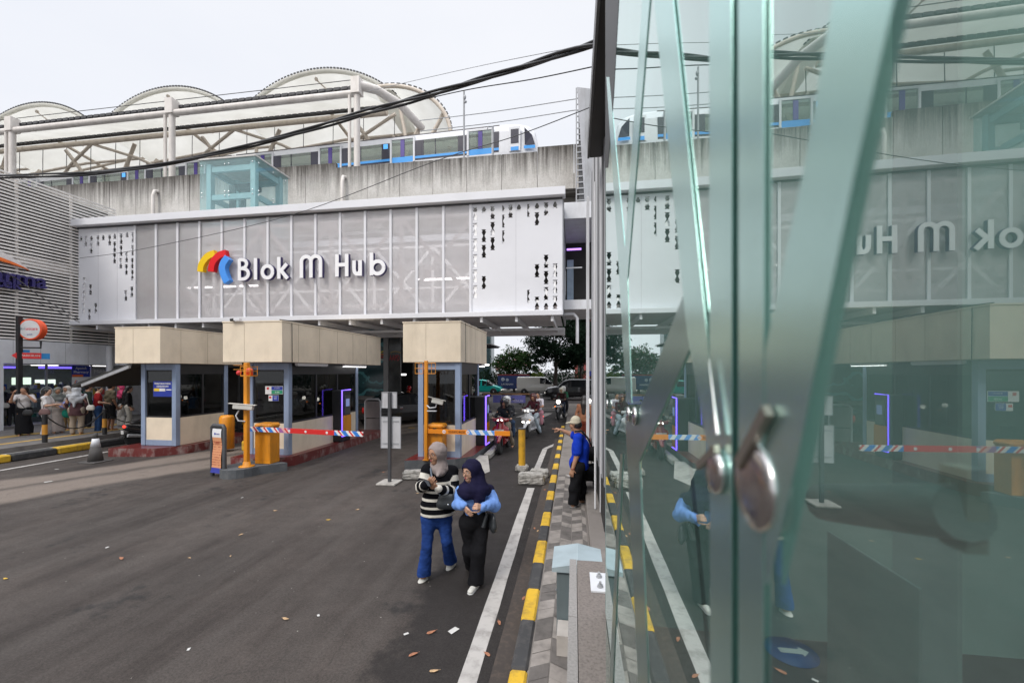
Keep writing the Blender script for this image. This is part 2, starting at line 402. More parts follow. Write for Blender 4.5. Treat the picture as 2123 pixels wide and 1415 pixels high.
# right pavement: painted kerb, chevron paving, low granite ledge
pv = MB(); pv.box(-.36, 3.2, -3, 30, .0, .13); pv.build('pavement', PAVE, kind='structure')
def tiles():
    a = MB(); random.seed(3)
    c = .155; rows = 62                              # herringbone of pale and dark slabs
    for i in range(rows):
        for j in range(4):
            x = -.345 + j * c; y = 2.0 + i * c
            if y > 9.2: continue
            k = (i + 2 * (j if j < 2 else 3 - j)) % 4
            mi = 0 if k < 2 else 1
            if random.random() < .1: mi = 1 - mi
            z = .134 + random.uniform(0, .003); e = .004
            sk = .075 * (1 if j % 2 == 0 else -1)
            y0 = y - sk / 2; y1 = y + sk / 2
            x1 = min(x + c - e, .18)
            a.add([(x + e, y0, z), (x1, y1, z), (x1, y1 + c - e, z), (x + e, y0 + c - e, z)], [(0, 1, 2, 3)], mi)
    return a
tiles().build('paving_slabs', [pm('pale_slab', (.26, .235, .215), .85, var=.4, scale=7, bump=.2), pm('dark_slab', (.125, .113, .105), .85, var=.4, scale=7, bump=.2)], kind='structure')
kb = MB()
k = 0; y = .2
while y < 17:
    ln = .55 + .05 * ((k * 7) % 3); x0 = -.48 - .003 * y
    kb.box(x0, x0 + .135, y + .004, y + ln - .004, 0, .155, 0 if k % 2 == 0 else 1, ch=.018); y += ln; k += 1
kb.build('kerb', [KY, KB], kind='structure')
gt = MB(); gt.add([(-.66, .2, .005), (-.49, .2, .005), (-.55, 15, .005), (-.68, 15, .005)], [(0, 1, 2, 3)])
gt.build('gutter', dirty('gutter_dirt', (.055, .045, .04), (.12, .09, .07), .6, .95, 14, stretch=(1, 1, 1)), kind='structure')
# left pavement
lp = MB(); lp.box(-60, -15.72, -5, 40, 0, .31); lp.box(-15.72, -15.4, -5, 40, 0, .16, 1)
lp.build('pavement', [pm('left_paving', (.145, .135, .13), .85, var=.3, scale=3), CONC], kind='structure')
lk = MB(); y = 2.0; k = 0
while y < 19:
    lk.box(-15.4, -15.1, y + .01, y + .98, 0, .2, k % 2, ch=.03); y += 1.0; k += 1
lk.build('kerb', [KY, KB], kind='structure')
ty = MB()
for x, y0, y1 in ((-16.75, 4, 13.2), (-18.3, 6, 24), (-18.55, 6, 24)):
    strip(ty, (x, y0), (x + .1, y1), .18 if x > -18.5 else .12, .316)
ty.build('tactile_strip', pm('tactile_yellow', (.58, .36, .06), .8, var=.3, scale=5), kind='structure')
# far road: central kerb and far pavement
fr = MB()
for k in range(40): fr.box(-24 + k * 1.0, -23.02 + k * 1.0, 39.5, 39.9, 0, .3, k % 2, ch=.02)
fr.build('median_kerb', [pm('pale_kerb', (.42, .41, .39), .8, var=.3), KB], kind='structure')
fp = MB(); fp.box(-60, 80, 48.5, 62, 0, .16); fp.build('pavement', CONC, kind='structure')

# ================================================================== footbridge with the big sign
BY = 14.5
X0, X1 = -20.85, -.40
PX0, PX1 = -18.0, -3.71       # ends of the translucent part
ZB, ZT = 4.58, 8.5            # panel bottom and top
def poly_mat():
    m = bpy.data.materials.new('translucent_sheet'); m.use_nodes = True; n = m.node_tree.nodes; l = m.node_tree.links; n.clear()
    o = n.new('ShaderNodeOutputMaterial'); d = n.new('ShaderNodeBsdfDiffuse'); tl = n.new('ShaderNodeBsdfTranslucent'); t = n.new('ShaderNodeBsdfTransparent')
    gl = n.new('ShaderNodeBsdfGlossy'); gl.inputs['Roughness'].default_value = .18
    f = _noise(n, l, 1.1, 5, stretch=(1, 1, 1.6)); f2 = _noise(n, l, 14, 2, stretch=(1, 1, .02))
    c = _mix(n, l, .25, _ramp(n, l, f, [(.3, (.88, .855, .865)), (.7, (.97, .96, .97))]), f2, 'OVERLAY')
    l.new(c, d.inputs[0]); l.new(c, tl.inputs[0]); t.inputs[0].default_value = (.975, .955, .96, 1)
    a = n.new('ShaderNodeMixShader'); a.inputs[0].default_value = .36; l.new(d.outputs[0], a.inputs[1]); l.new(tl.outputs[0], a.inputs[2])
    b = n.new('ShaderNodeMixShader'); b.inputs[0].default_value = .57; l.new(a.outputs[0], b.inputs[1]); l.new(t.outputs[0], b.inputs[2])
    fr = n.new('ShaderNodeFresnel'); fr.inputs[0].default_value = 1.35
    e = n.new('ShaderNodeMixShader'); l.new(fr.outputs[0], e.inputs[0]); l.new(b.outputs[0], e.inputs[1]); l.new(gl.outputs[0], e.inputs[2])
    l.new(e.outputs[0], o.inputs[0]); return m
POLY = poly_mat()
BW = pm('bridge_white', (.70, .705, .74), .4, var=.05, scale=.8)
BTR = pm('bridge_truss', (.93, .92, .92), .5, var=.06)
br = thing('footbridge', ((X0 + X1) / 2, BY, 0), 'long white enclosed footbridge with translucent panels and cut hourglass patterns over the booths', 'footbridge')
for yy in (BY, BY + 4.0): pn = MB(); pn.box(PX0, PX1, yy, yy + .02, ZB, ZT); pn.build('translucent_panel', POLY if yy == BY else pm('rear_sheet', (.33, .31, .315), .6, var=.3, scale=.7), br)
# hourglass cut-outs: real holes in the two end panels
def hg(cx, cz, wd, h, part='full', sx=1.0):
    prof = [(1, 0), (.55, .12), (.95, .22), (.28, .5)]
    pts = []
    top = [(w_ * wd / 2, h / 2 - t * h) for w_, t in prof]
    bot = [(x, -z) for x, z in reversed(top)]
    if part == 'full': right = top + bot[1:]
    else: right = [(x, -z + h * .25) for x, z in reversed(top)]     # only the lower, upright half
    if sx == 1.0: left = [(-x, z) for x, z in reversed(right)]
    else: left = [(-.004, z) for x, z in (right[-1], right[0])]
    return [(cx + x, cz + z) for x, z in right + left]
RH = [('f', 1100, 205), ('f', 1100, 330), ('f', 1100, 455), ('f', 1100, 580), ('f', 1100, 702), ('f', 1100, 828),
      ('h', 1170, 172), ('f', 1170, 380), ('f', 1170, 505), ('f', 1170, 755), ('f', 1240, 195), ('f', 1240, 322), ('f', 1240, 445),
      ('h', 1318, 163), ('f', 1318, 264), ('f', 1318, 390), ('f', 1383, 185), ('h', 1450, 155), ('f', 1518, 178), ('h', 1595, 144),
      ('f', 1595, 245), ('f', 1595, 660), ('f', 1595, 920), ('f', 1668, 166), ('f', 1668, 585), ('f', 1668, 715), ('f', 1668, 843),
      ('h', 1668, 945), ('h', 1740, 134), ('f', 1740, 655), ('f', 1740, 785), ('f', 1740, 914), ('f', 1518, 865)]
LH = [('h', 62, 405), ('f', 108, 425), ('h', 153, 402), ('f', 151, 480), ('f', 206, 420), ('h', 248, 395), ('f', 299, 415), ('h', 340, 385),
      ('f', 338, 470), ('f', 338, 560), ('f', 391, 405), ('f', 390, 500), ('f', 388, 600), ('h', 439, 372), ('f', 434, 550), ('f', 432, 650),
      ('f', 486, 395), ('f', 484, 497), ('f', 480, 600), ('f', 480, 695), ('f', 95, 755), ('f', 145, 810), ('f', 94, 860), ('f', 90, 960),
      ('f', 47, 830), ('f', 45, 930), ('f', 136, 1008), ('f', 186, 960), ('f', 428, 858), ('f', 476, 830), ('f', 473, 915)]
def perforated(x0, x1, holes, ox, scl):
    cells = []
    for kind, hx, hz in holes:
        p = AY(ox + hx * .2591, 390 + hz * .2591, BY)
        full = kind == 'f'
        cx = p.x; cz = p.z
        half = (hx in (1318, 1518))
        poly = hg(cx, cz, .18 * scl, .46 * scl, 'full' if full else 'half', .5 if half else 1.0)
        xs = [q[0] for q in poly]; zs = [q[1] for q in poly]
        if min(xs) < x0 + .03 or max(xs) > x1 - .03 or min(zs) < ZB + .03 or max(zs) > ZT - .03:
            dx = max(0, x0 + .04 - min(xs)) - max(0, max(xs) - x1 + .04); dz = max(0, ZB + .05 - min(zs)) - max(0, max(zs) - ZT + .05)
            poly = [(a + dx, b + dz) for a, b in poly]
        cells.append(poly)
    ok = []
    for p in cells:                                       # drop holes that would run into another
        bx = (min(a for a, _ in p), max(a for a, _ in p), min(b for _, b in p), max(b for _, b in p))
        if all(bx[1] < q[0] - .01 or bx[0] > q[1] + .01 or bx[3] < q[2] - .01 or bx[2] > q[3] + .01 for q, _ in ok): ok.append((bx, p))
    cells = [p for _, p in ok]
    outer = [(x0, ZB), (x1, ZB), (x1, ZT), (x0, ZT)]
    loops = [[Vector((a, b, 0)) for a, b in outer]] + [[Vector((a, b, 0)) for a, b in p] for p in cells]
    tri = geometry.tessellate_polygon(loops); flat = [v for lp_ in loops for v in lp_]
    mb = MB()
    for yy in (BY - .006, BY + .03):
        mb.add([(v.x, yy, v.y) for v in flat], [tuple(t) for t in tri], 0)
    for lp_ in loops:
        k = len(lp_); vs = [(v.x, yy, v.y) for yy in (BY - .006, BY + .03) for v in lp_]
        mb.add(vs, [(i, (i + 1) % k, k + (i + 1) % k, k + i) for i in range(k)], 0)
    return mb
a = perforated(X0, PX0, LH, 150, .94); a.build('perforated_panel', BW, br)
a = perforated(PX1, X1, RH, 700, 1.0); a.build('perforated_panel', BW, br)
# seams of the end panels, mullions, cap, eaves
for x in (-19.85, -18.9, -2.05): sm = MB(); sm.box(x - .006, x + .006, BY - .009, BY - .0065, ZB, ZT); sm.build('panel_seam', pm('seam_grey', (.5, .5, .53), .6), br)
for i in range(15):
    x = PX0 + (PX1 - PX0) * i / 14; mu = MB(); mu.box(x - .045, x + .045, BY - .05, BY - .008, ZB, ZT - .002); mu.build('mullion', BW, br)
cp = MB(); cp.box(X0 - .1, X1 + .1, BY - .28, BY + .12, 8.56, 8.84); cp.build('roof_cap', BW, br, bevel=.01); cp = MB(); cp.box(X0 - .1, X1 + .1, BY + 3.9, BY + 4.3, 8.56, 8.84); cp.build('roof_cap', BW, br, bevel=.01)
dl = MB(); dl.box(X0, X1, BY - .05, BY + .1, 8.502, 8.558); dl.build('shadow_gap', DGREY, br)
fl = MB(); fl.box(X0 + .05, X1 - .15, BY + .1, BY + 3.95, 4.62, 4.78); fl.build('floor_slab', pm('bridge_floor', (.36, .32, .31), .7, var=.2), br)
ed = MB(); ed.box(X0 - 1.6, X1 + .02, BY - .32, BY + .06, 4.40, 4.572); ed.build('eave_beam', BW, br, bevel=.01)
for k in range(17):
    x = X1 - .35 - k * 1.26; u = MB(); u.bar((x, BY - .2, 4.30), (x, BY + 4.1, 4.30), .09, .18, 0); u.build('cross_beam', WHITE, br)
sf = MB(); sf.box(X0, X1, BY + 3.85, BY + 4.15, 4.08, 4.40); sf.box(X0, X1, BY + 1.9, BY + 2.05, 4.1, 4.2); sf.build('edge_beam', WHITE, br)
so = MB(); so.box(X0, X1 - .1, BY + .3, BY + 3.8, 4.46, 4.52); so.build('soffit', pm('soffit_grey', (.75, .75, .78), .6, var=.15), br)
for xa, xb in ((X0 + .1, PX0 - .15), (PX1 + .15, X1 - .1)): lp_ = MB(); lp_.box(xa, xb, BY + .55, BY + .6, 4.8, 8.4); lp_.build('dark_liner', pm('liner_brown', (.10, .085, .075), .8, var=.5, scale=1.5), br)  # added dark sheet, so that the cut-outs read as shaded holes
en = MB(); en.box(X1 - .02, X1 + .03, BY + .04, BY + 4.0, ZB - .1, ZT); en.build('end_panel', GREYM, br)
# truss frames just inside
for yy in (BY + .12, BY + 3.6):
    tr = MB()
    for zz in (4.95, 6.3, 8.2): tr.bar((X0 + .2, yy, zz), (X1 - .3, yy, zz), .1, .1)
    n_ = 7; w_ = (X1 - X0 - .5) / n_
    for i in range(n_ + 1):
        x = X0 + .2 + i * w_; tr.bar((x, yy - .02, 4.9), (x, yy - .02, 8.25), .13, .12)
        if i < n_:
            tr.bar((x, yy - .045, 4.95), (x + w_, yy - .045, 8.2), .04, .14); tr.bar((x, yy - .041, 8.2), (x + w_, yy - .041, 4.95), .04, .14)
    tr.build('truss', BTR, br)
rf = MB(); rf.box(X0, X1, BY + .122, BY + 3.898, 8.6, 8.62); rf.build('roof_sheet', glassy('roof_sheet_clear', (.92, .94, .95), 1.3), br)  # unseen roof made clear to let skylight onto the truss
for x in [-17.6, -16.5, -15.3, -14.2, -6.0, -5.1, -4.2]:
    t_ = MB(); t_.box(x - .42, x + .42, BY + 1.6, BY + 1.72, 6.2, 6.27); t_.build('tube_light', TUBE, br)

# the sign: three arcs and the words
sg = thing('station_sign', (-11, BY - .1, 6), 'large white Blok M Hub letters with yellow, red and blue arc emblem on the footbridge', 'sign')
SW = pm('sign_white', (.82, .82, .84), .35, var=.02); SE = pm('sign_edge', (.035, .025, .12), .4)
MS = frame((0, BY - .16, 0), (1, 0, 0), (0, 0, 1))      # local x = X, y = Z, +z towards the viewer (-Y)
def PXZ(x, y): p = AY(x, y, BY - .16); return (p.x, p.z)
def letter(name, strokes, wd):
    mb = MB()
    for i, s_ in enumerate(strokes):
        e = .0015 * i; mb.ribbon(s_, wd, MS, .055 + e, .075 + e, 0); mb.ribbon(s_, wd + .02, MS, -.06 + e, .053 + e, 1)
    return mb.build(name, [SW, SE], sg)
def arc(cx, cz, rx, rz, a0, a1, n=14): return [(cx + rx * math.cos(R_(a0 + (a1 - a0) * i / n)), cz + rz * math.sin(R_(a0 + (a1 - a0) * i / n))) for i in range(n + 1)]
LW = .14
zb = PXZ(650, 576)[1]; H1 = .84; xh = .56
def px_x(p): return PXZ(150 + p * .2591, 575)[0]
x = px_x(1340) + .04
letter('letter', [[(x, zb), (x, zb + H1)], arc(x + .13, zb + .635, .19, .165, 90, -90, 10), arc(x + .15, zb + .245, .25, .205, 90, -90, 10),
                  [(x, zb + .80), (x + .14, zb + .80)], [(x, zb + .455), (x + .16, zb + .455)], [(x, zb + .04), (x + .16, zb + .04)]], .13)
x = px_x(1476); letter('letter', [[(x, zb), (x, zb + H1)]], LW)
x = px_x(1571); letter('letter', [arc(x, zb + .285, .22, .23, 0, 360, 26)], LW)
x = px_x(1662); letter('letter', [[(x, zb), (x, zb + H1)], [(x + .05, zb + .27), (x + .34, zb + .565)], [(x + .10, zb + .31), (x + .37, zb)]], LW)
x = px_x(1842); xe = px_x(1994); q = (xe - x) / 4
letter('letter', [[(x, zb), (x, zb + .6)] + arc(x + q, zb + .62, q, .19, 180, 0, 12) + [(x + 2 * q, zb)], arc(x + 3 * q, zb + .62, q, .19, 180, 0, 12) + [(xe, zb)]], LW)
def qx(p): return PXZ(500 + p * .3533, 574)[0]
x = qx(568); xe = qx(625); letter('letter', [[(x, zb), (x, zb + H1)], [(xe, zb), (xe, zb + H1)], [(x, zb + .44), (xe, zb + .44)]], LW)
x = qx(668); xe = qx(704); r_ = (xe - x) / 2
letter('letter', [[(x, zb + .58), (x, zb + .27)] + arc(x + r_, zb + .27, r_, .2, 180, 360, 12), [(xe, zb), (xe, zb + .58)]], LW)
x = qx(770); letter('letter', [[(x, zb), (x, zb + H1)], arc(x + .245, zb + .285, .235, .23, 0, 360, 26)], LW)
EY = pm('emblem_yellow', (.85, .56, .004), .35, var=.03); ER = pm('emblem_red', (.72, .006, .012), .35, var=.03); EB = pm('emblem_blue', (.07, .30, .83), .35, var=.03)
def emblem(pts, wd, mat, d):
    mb = MB(); q_ = [PXZ(*p) for p in pts]
    sm_ = []
    for i in range(len(q_) - 1):                    # smooth the stroke
        for t in (0, .25, .5, .75):
            p0 = Vector(q_[max(i - 1, 0)]); p1 = Vector(q_[i]); p2 = Vector(q_[i + 1]); p3 = Vector(q_[min(i + 2, len(q_) - 1)])
            v = .5 * ((2 * p1) + (p2 - p0) * t + (2 * p0 - 5 * p1 + 4 * p2 - p3) * t * t + (3 * p1 - p0 - 3 * p2 + p3) * t ** 3); sm_.append((v.x, v.y))
    sm_.append(q_[-1]); mb.ribbon(sm_, wd, MS, -.06, .1 + d, 0); return mb.build('emblem_arc', mat, sg)
emblem([(419, 564), (421, 551), (427, 540), (436, 531), (449, 526)], .26, EY, 0)
emblem([(442, 564), (444, 550), (450, 539), (460, 530), (473, 526)], .26, ER, .02)
emblem([(477, 535), (469, 546), (466, 558), (470, 573), (476, 586)], .27, EB, .04)

# ================================================================== lift tower of glass on the bridge roof
LG = glassy('lift_glass', (.94, .985, .985), 1.5, haze=.10, hazecol=(.50, .80, .83)); LF = pm('lift_steel', (.36, .52, .55), .45, var=.12)
lf = thing('lift_tower', (-15.1, 17.1, 8.84), 'pale green glass lift tower with steel frame on the footbridge roof', 'lift')
a0, a1, b0, b1, zt = -16.5, -13.74, 16.0, 18.04, 11.84
for x, y in ((a0 + .3, b0 + .25), (a1 - .25, b0 + .25), (a0 + .3, b1 - .25), (a1 - .25, b1 - .25)):
    u = MB(); u.box(x - .11, x + .11, y - .11, y + .11, 8.84, zt - .1); u.build('post', LF, lf)
for z in (9.0, 10.25, 11.5):
    u = MB(); u.box(a0 + .42, a1 - .37, b0 + .18, b0 + .3, z - .12, z + .12); u.box(a0 + .42, a1 - .37, b1 - .3, b1 - .18, z - .12, z + .12)
    u.box(a0 + .22, a0 + .36, b0 + .37, b1 - .37, z - .12, z + .12); u.box(a1 - .32, a1 - .18, b0 + .37, b1 - .37, z - .12, z + .12); u.build('ring_beam', LF, lf)
u = MB(); u.box(a0 - .04, a1 + .05, b0 - .05, b1 + .12, zt, zt + .06); u.build('roof_plate', pm('lift_roof', (.62, .6, .57), .5), lf)
for nm, (c0, c1, d0, d1) in (('f', (a0, a1, b0, b0 + .02)), ('b', (a0, a1, b1, b1 + .02)), ('l', (a0 - .02, a0, b0 + .021, b1 - .001)), ('r', (a1, a1 + .02, b0 + .021, b1 - .001))):
    for z0_, z1_ in ((8.85, 10.28), (10.30, zt - .01)):
        u = MB(); u.box(c0, c1, d0, d1, z0_, z1_); u.build('glass_pane', LG, lf)
cb = MB(); cb.box(-15.8, -14.5, 16.6, 17.6, 8.9, 9.9); cb.box(-15.5, -15.2, 16.5, 16.58, 8.9, 10.9, 1); cb.box(-14.9, -14.7, 16.5, 16.58, 8.9, 10.6, 1); cb.box(-15.6, -14.6, 16.9, 17.4, 10.9, 11.15, 1)
cb.build('lift_car', [pm('lift_car_grey', (.16, .22, .24), .5), pm('rail_dark', (.06, .08, .085), .5)], lf)
st = MB()
for x in (a0 + .12, (a0 + a1) / 2 - .1, (a0 + a1) / 2 + .1, a1 - .12):
    for z in (10.2, 10.38, 11.6): st.ball((x, b0 - .02, z), .035, 8)
for y in (b0 + .15, (b0 + b1) / 2, b1 - .2):
    for z in (10.2, 10.38, 11.6): st.ball((a1 + .04, y, z), .035, 8)
st.build('glass_fixing', CHROME, lf)

# ================================================================== elevated railway, train, station roof
vd = thing('viaduct', (-20, 21, 0), 'stained concrete railway viaduct with upright parapet panels behind the footbridge', 'viaduct')
x = 6.0
def pz(x): return (13.95 if x > -1.6 else 13.72 if x > -12.0 else 14.0)
while x > -64:
    if x > 1 or x < -40: wdt = 6.0
    else: wdt = 1.86
    u = MB(); yo = random.uniform(-.015, .015)
    u.box(x - wdt + .012, x - .012, 20.98 + yo, 21.16 + yo, 11.72, pz(x - .5)); u.build('parapet_panel', PARA, vd); x -= wdt
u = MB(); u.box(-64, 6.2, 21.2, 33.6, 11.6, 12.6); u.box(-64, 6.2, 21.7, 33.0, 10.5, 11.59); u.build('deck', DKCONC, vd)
u = MB(); u.box(-64, 6, 33.5, 33.7, 12.6, 13.9); u.build('parapet', PARA, vd)
for px_ in (2.2, -27, -50):
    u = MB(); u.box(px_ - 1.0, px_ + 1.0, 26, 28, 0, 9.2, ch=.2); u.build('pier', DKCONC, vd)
    u = MB(); u.box(px_ - 1.1, px_ + 1.1, 20.6, 33.4, 9.2, 10.5); u.build('pier_head', pm('pier_head_concrete', (.27, .215, .16), .9, var=.3), vd)
# train
tn = thing('metro_train', (-2.2, 24.5, 12.9), 'white and black metro train with blue stripe standing on the viaduct', 'train')
TW = pm('train_silver', (.66, .67, .70), .35, var=.05); TB = pm('train_black', (.028, .028, .048), .25, var=.1)
TBL = pm('train_blue', (.03, .32, .80), .4, var=.06); TR = pm('train_roof', (.11, .10, .105), .6, var=.2)
TG = glassy('train_glass', (.85, .90, .86), 1.5, haze=.14, hazecol=(.6, .66, .62)); TI = pm('train_interior', (.75, .78, .70), .7, var=.15); TP = pm('door_violet', (.06, .03, .26), .4)  # pale haze in the glass stands for reflected sky and inside light
def car(xr, nose):
    xl = xr - 19.75; prof = [(23.02, 13.2), (23.0, 14.75), (23.04, 15.95), (23.2, 16.35), (23.5, 16.58), (24.4, 16.68), (25.3, 16.58), (25.6, 16.35), (25.78, 15.95), (25.8, 14.75), (25.8, 13.2)]
    secs = [(xl, 1, 0)] + ([(xr - 2.0, 1, 0), (xr - 1.0, .97, -.05), (xr - .35, .9, -.22), (xr, .8, -.55)] if nose else [(xr, 1, 0)])
    return xl, prof, secs
for ci in range(3):
    xr = -2.2 - ci * 20.1; xl, prof, secs = car(xr, ci == 0)
    u = MB(); vs = []; n_ = len(prof)
    for (x, s_, dz) in secs:
        for (y, z) in prof:
            vs.append((x if z > 15 else min(x + (.3 if ci == 0 and x > xr - .5 else 0), x + .3), 24.4 + (y - 24.4) * s_, z + (dz * max(0, (z - 14.5)) / 2.2)))
    fs = []; mm = []
    u2 = MB()
    for i in range(len(secs) - 1):
        for j in range(n_ - 1): fs.append((i * n_ + j, (i + 1) * n_ + j, (i + 1) * n_ + j + 1, i * n_ + j + 1))
    # the platform-facing and street-facing sides are opened for the windows, so skip those faces
    keep = [f_ for f_ in fs if not (f_[0] % n_ == 1 and f_[1] < 2 * n_)]
    u.add(vs, keep, 0, ci == 0 and False); u.add(vs[:n_], [list(range(n_))[::-1]], 0); u.add(vs[-n_:], [list(range(n_))], 0)
    body = u.build('carriage', TW, tn)
    e = MB(); xe = xr - 2.0 if ci == 0 else xr
    e.box(xl + .02, xe - .3, 23.9, 25.0, 16.66, 16.74); e.box(xl + .02, xe - .02, 23.26, 23.34, 16.41, 16.46); e.build('roof_equipment', TR, body)
    doors = [-5.3 - 4.8 * k_ - .3 * ci for k_ in range(16)]; doors = [d for d in doors if xl + .9 < d < xe - .6]
    wins = []
    cuts = [xe] + [v for d in doors for v in (d + .8, d - .8)] + [xl]
    for k_ in range(0, len(cuts), 2):
        wall = MB(); gl = MB(); bl = MB(); dv = MB()
        a_, b_ = cuts[k_], cuts[k_ + 1]          # stretch of side wall between doors
        wd = a_ - b_
        w0, w1 = ((a_ + b_) / 2 - min(1.15, wd * .33), (a_ + b_) / 2 + min(1.15, wd * .33)) if wd > 2.2 else (None, None)
        wall.box(b_, a_, 23.0, 23.03, 14.75, 15.0, 1) if w0 else None
        if w0:
            wall.box(b_, w0, 22.995, 23.03, 15.0, 15.93, 1); wall.box(w1, a_, 22.995, 23.03, 15.0, 15.93, 1)
            gl.box(w0, w1, 23.005, 23.02, 15.0, 15.93); wall.box((w0 + w1) / 2 - .35, (w0 + w1) / 2 - .3, 22.99, 23.004, 15.0, 15.93, 1)
            wall.box(w0 - .2, w0 - .13, 22.985, 22.994, 15.0, 15.9, 1)
        else: wall.box(b_, a_, 22.995, 23.03, 14.75, 15.93, 1)
        wall.box(b_, a_, 23.0, 23.05, 15.931, 15.96, 0)
        bl.box(b_, a_, 22.985, 22.998, 14.86, 15.0)
        sqx = a_ - .28
        if k_ % 4 == 0 and k_: dv.box(sqx - .14, sqx + .14, 22.98, 22.993, 15.62, 15.9, 1)
        wall.build('side_wall', [TW, TB], body)
        if gl.v: gl.build('window_pane', TG, body)
        bl.build('stripe', TBL, body)
        if dv.v: dv.build('door_sign', [TBL, emit('blue_sign', (.1, .45, 1), .6, (.1, .4, .9))], body)
    for d in doors:
        f_ = MB(); f_.box(d - .8, d - .68, 22.96, 23.06, 14.7, 16.2, 0); f_.box(d + .68, d + .8, 22.96, 23.06, 14.7, 16.2, 0); f_.box(d - .68, d + .68, 22.96, 23.06, 16.08, 16.2, 0)
        f_.box(d - .67, d + .67, 23.0, 23.03, 14.7, 15.05, 2); f_.box(d - .13, d + .13, 22.99, 23.035, 15.05, 16.07, 1)
        dr = f_.build('door', [TW, TP, TBL], body, bevel=.012)
        
        for g0_, g1_ in ((d - .67, d - .13), (d + .13, d + .67)): q_ = MB(); q_.box(g0_, g1_, 23.01, 23.02, 15.05, 16.07); q_.build('window_pane', TG, body)
    i_ = MB(); i_.box(xl + .1, xe - .1, 25.2, 25.25, 14, 16.3); i_.box(xl + .1, xe - .1, 23.3, 25.2, 14.0, 14.3)
    for k_ in range(14): i_.box(xl + 1 + k_ * 1.3, xl + 1.7 + k_ * 1.3, 25.12, 25.2, 15.0, 16.0, 1)
    i_.build('interior', [TI, pm('far_window_light', (.8, .85, .8), .5)], body)
    for k_ in range(9):
        t_ = MB(); x_ = xl + 1.4 + k_ * 2.0
        if x_ < xe - 1: t_.box(x_, x_ + 1.1, 24.9, 24.98, 15.46, 15.5); t_.build('ceiling_light', emit('train_light', (1, .98, .85), 5), body)
    if ci == 0:
        c_ = MB(); c_.box(-3.6, -2.95, 22.97, 22.995, 14.72, 16.1, 0); c_.box(-3.5, -3.05, 22.95, 22.969, 15.15, 15.95, 1); c_.box(-3.5, -3.05, 22.95, 22.969, 14.74, 14.95, 2)
        c_.add([(-2.7, 22.985, 15.0), (-2.12, 23.05, 15.0), (-2.3, 23.1, 15.6), (-2.72, 22.995, 16.0)], [(0, 1, 2, 3)], 1)
        c_.add([(-2.75, 22.98, 14.8), (-2.1, 23.02, 14.8), (-2.12, 23.02, 14.97), (-2.75, 22.98, 14.97)], [(0, 1, 2, 3)], 2)
        c_.build('cab_door', [TW, TB, TBL], body)
tn.rotation_euler = (0, 0, -.034); tn.location.z += .24
# station roof
def membrane():
    m = bpy.data.materials.new('canopy_membrane'); m.use_nodes = True; n = m.node_tree.nodes; l = m.node_tree.links; n.clear()
    o = n.new('ShaderNodeOutputMaterial'); d = n.new('ShaderNodeBsdfDiffuse'); tl = n.new('ShaderNodeBsdfTranslucent'); a = n.new('ShaderNodeMixShader'); a.inputs[0].default_value = .5
    c = _ramp(n, l, _noise(n, l, .5, 5), [(.3, (.70, .69, .64)), (.7, (.84, .835, .79))])
    l.new(c, d.inputs[0]); l.new(c, tl.inputs[0]); l.new(d.outputs[0], a.inputs[1]); l.new(tl.outputs[0], a.inputs[2]); l.new(a.outputs[0], o.inputs[0]); return m
CAN = membrane(); CST = dirty('canopy_steel', (.60, .53, .45), (.3, .22, .16), .4, .5, 3)
WST = dirty('column_white', (.70, .66, .62), (.35, .3, .26), .4, .5, 3, stretch=(1, 1, .2)); GUT = pm('gutter_dark', (.06, .06, .065), .6, var=.4, scale=6)
sr = thing('station_roof', (-25, 27, 14), 'cream fabric station roof with arched vaults on tubular steel columns', 'roof')
GY, GZ = 21.5, 18.1
cols = [-12.07, -24.1, -36.1, -48.1]
for cx_ in cols:
    u = MB(); u.tube([(cx_, GY, 11.9), (cx_, GY, 18.5)], .17, 12); u.box(cx_ - .25, cx_ + .25, GY - .25, GY + .25, 18.0, 18.9)
    u.tube([(cx_ - .42, GY - .05, 13.0), (cx_ - .42, GY - .05, 18.0)], .09, 8)
    c_ = u.build('column', WST, sr)
    u = MB(); u.tube([(cx_ - .42, GY - .05, 13.3), (cx_ - .42, GY - .7, 13.1), (cx_ - .42, GY - .78, 12.8), (cx_ - .42, GY - .78, 8.0)], .1, 10); u.build('drain_pipe', WST, c_)
u = MB(); u.tube([(-12.07, GY, GZ), (-64, GY, GZ)], .18, 14); u.build('edge_tube', WST, sr)
u = MB()
for k in range(110): x = -12.3 - k * .47; u.box(x - .34, x, GY + .18, GY + .24, GZ + .45, GZ + .6)
u.box(-64, -12.1, GY + .24, GY + .5, GZ + .42, GZ + .62); u.tube([(-12.1, GY + .1, GZ + .85), (-64, GY + .1, GZ + .85)], .02, 5); u.build('gutter', [GUT], sr)
for cx_ in cols: pass
# lower membrane strip, sagging between the columns and inner gutter
u = MB(); nx, ny = 120, 6; vs = []
for i in range(nx + 1):
    x = -12.1 - 52 * i / nx; ph = ((x + 12.07) / 12.02) % 1.0
    for j in range(ny + 1):
        t = j / ny; vs.append((x, GY + .2 + 3.6 * t, GZ + .35 + 1.6 * t + .3 * math.sin(math.pi * t) * (math.sin(math.pi * ph)) - .15))
u.add(vs, [(i * (ny + 1) + j, (i + 1) * (ny + 1) + j, (i + 1) * (ny + 1) + j + 1, i * (ny + 1) + j + 1) for i in range(nx) for j in range(ny)], 0, True)
lw = u.build('lower_membrane', CAN, sr); pass
u = MB(); u.box(-64, -12.2, 25.3, 25.55, 19.8, 19.95)
for k in range(118): x = -12.4 - k * .44; u.box(x - .3, x, 25.24, 25.29, 19.75, 19.93, 0)
u.build('inner_gutter', [GUT, CAN], sr)
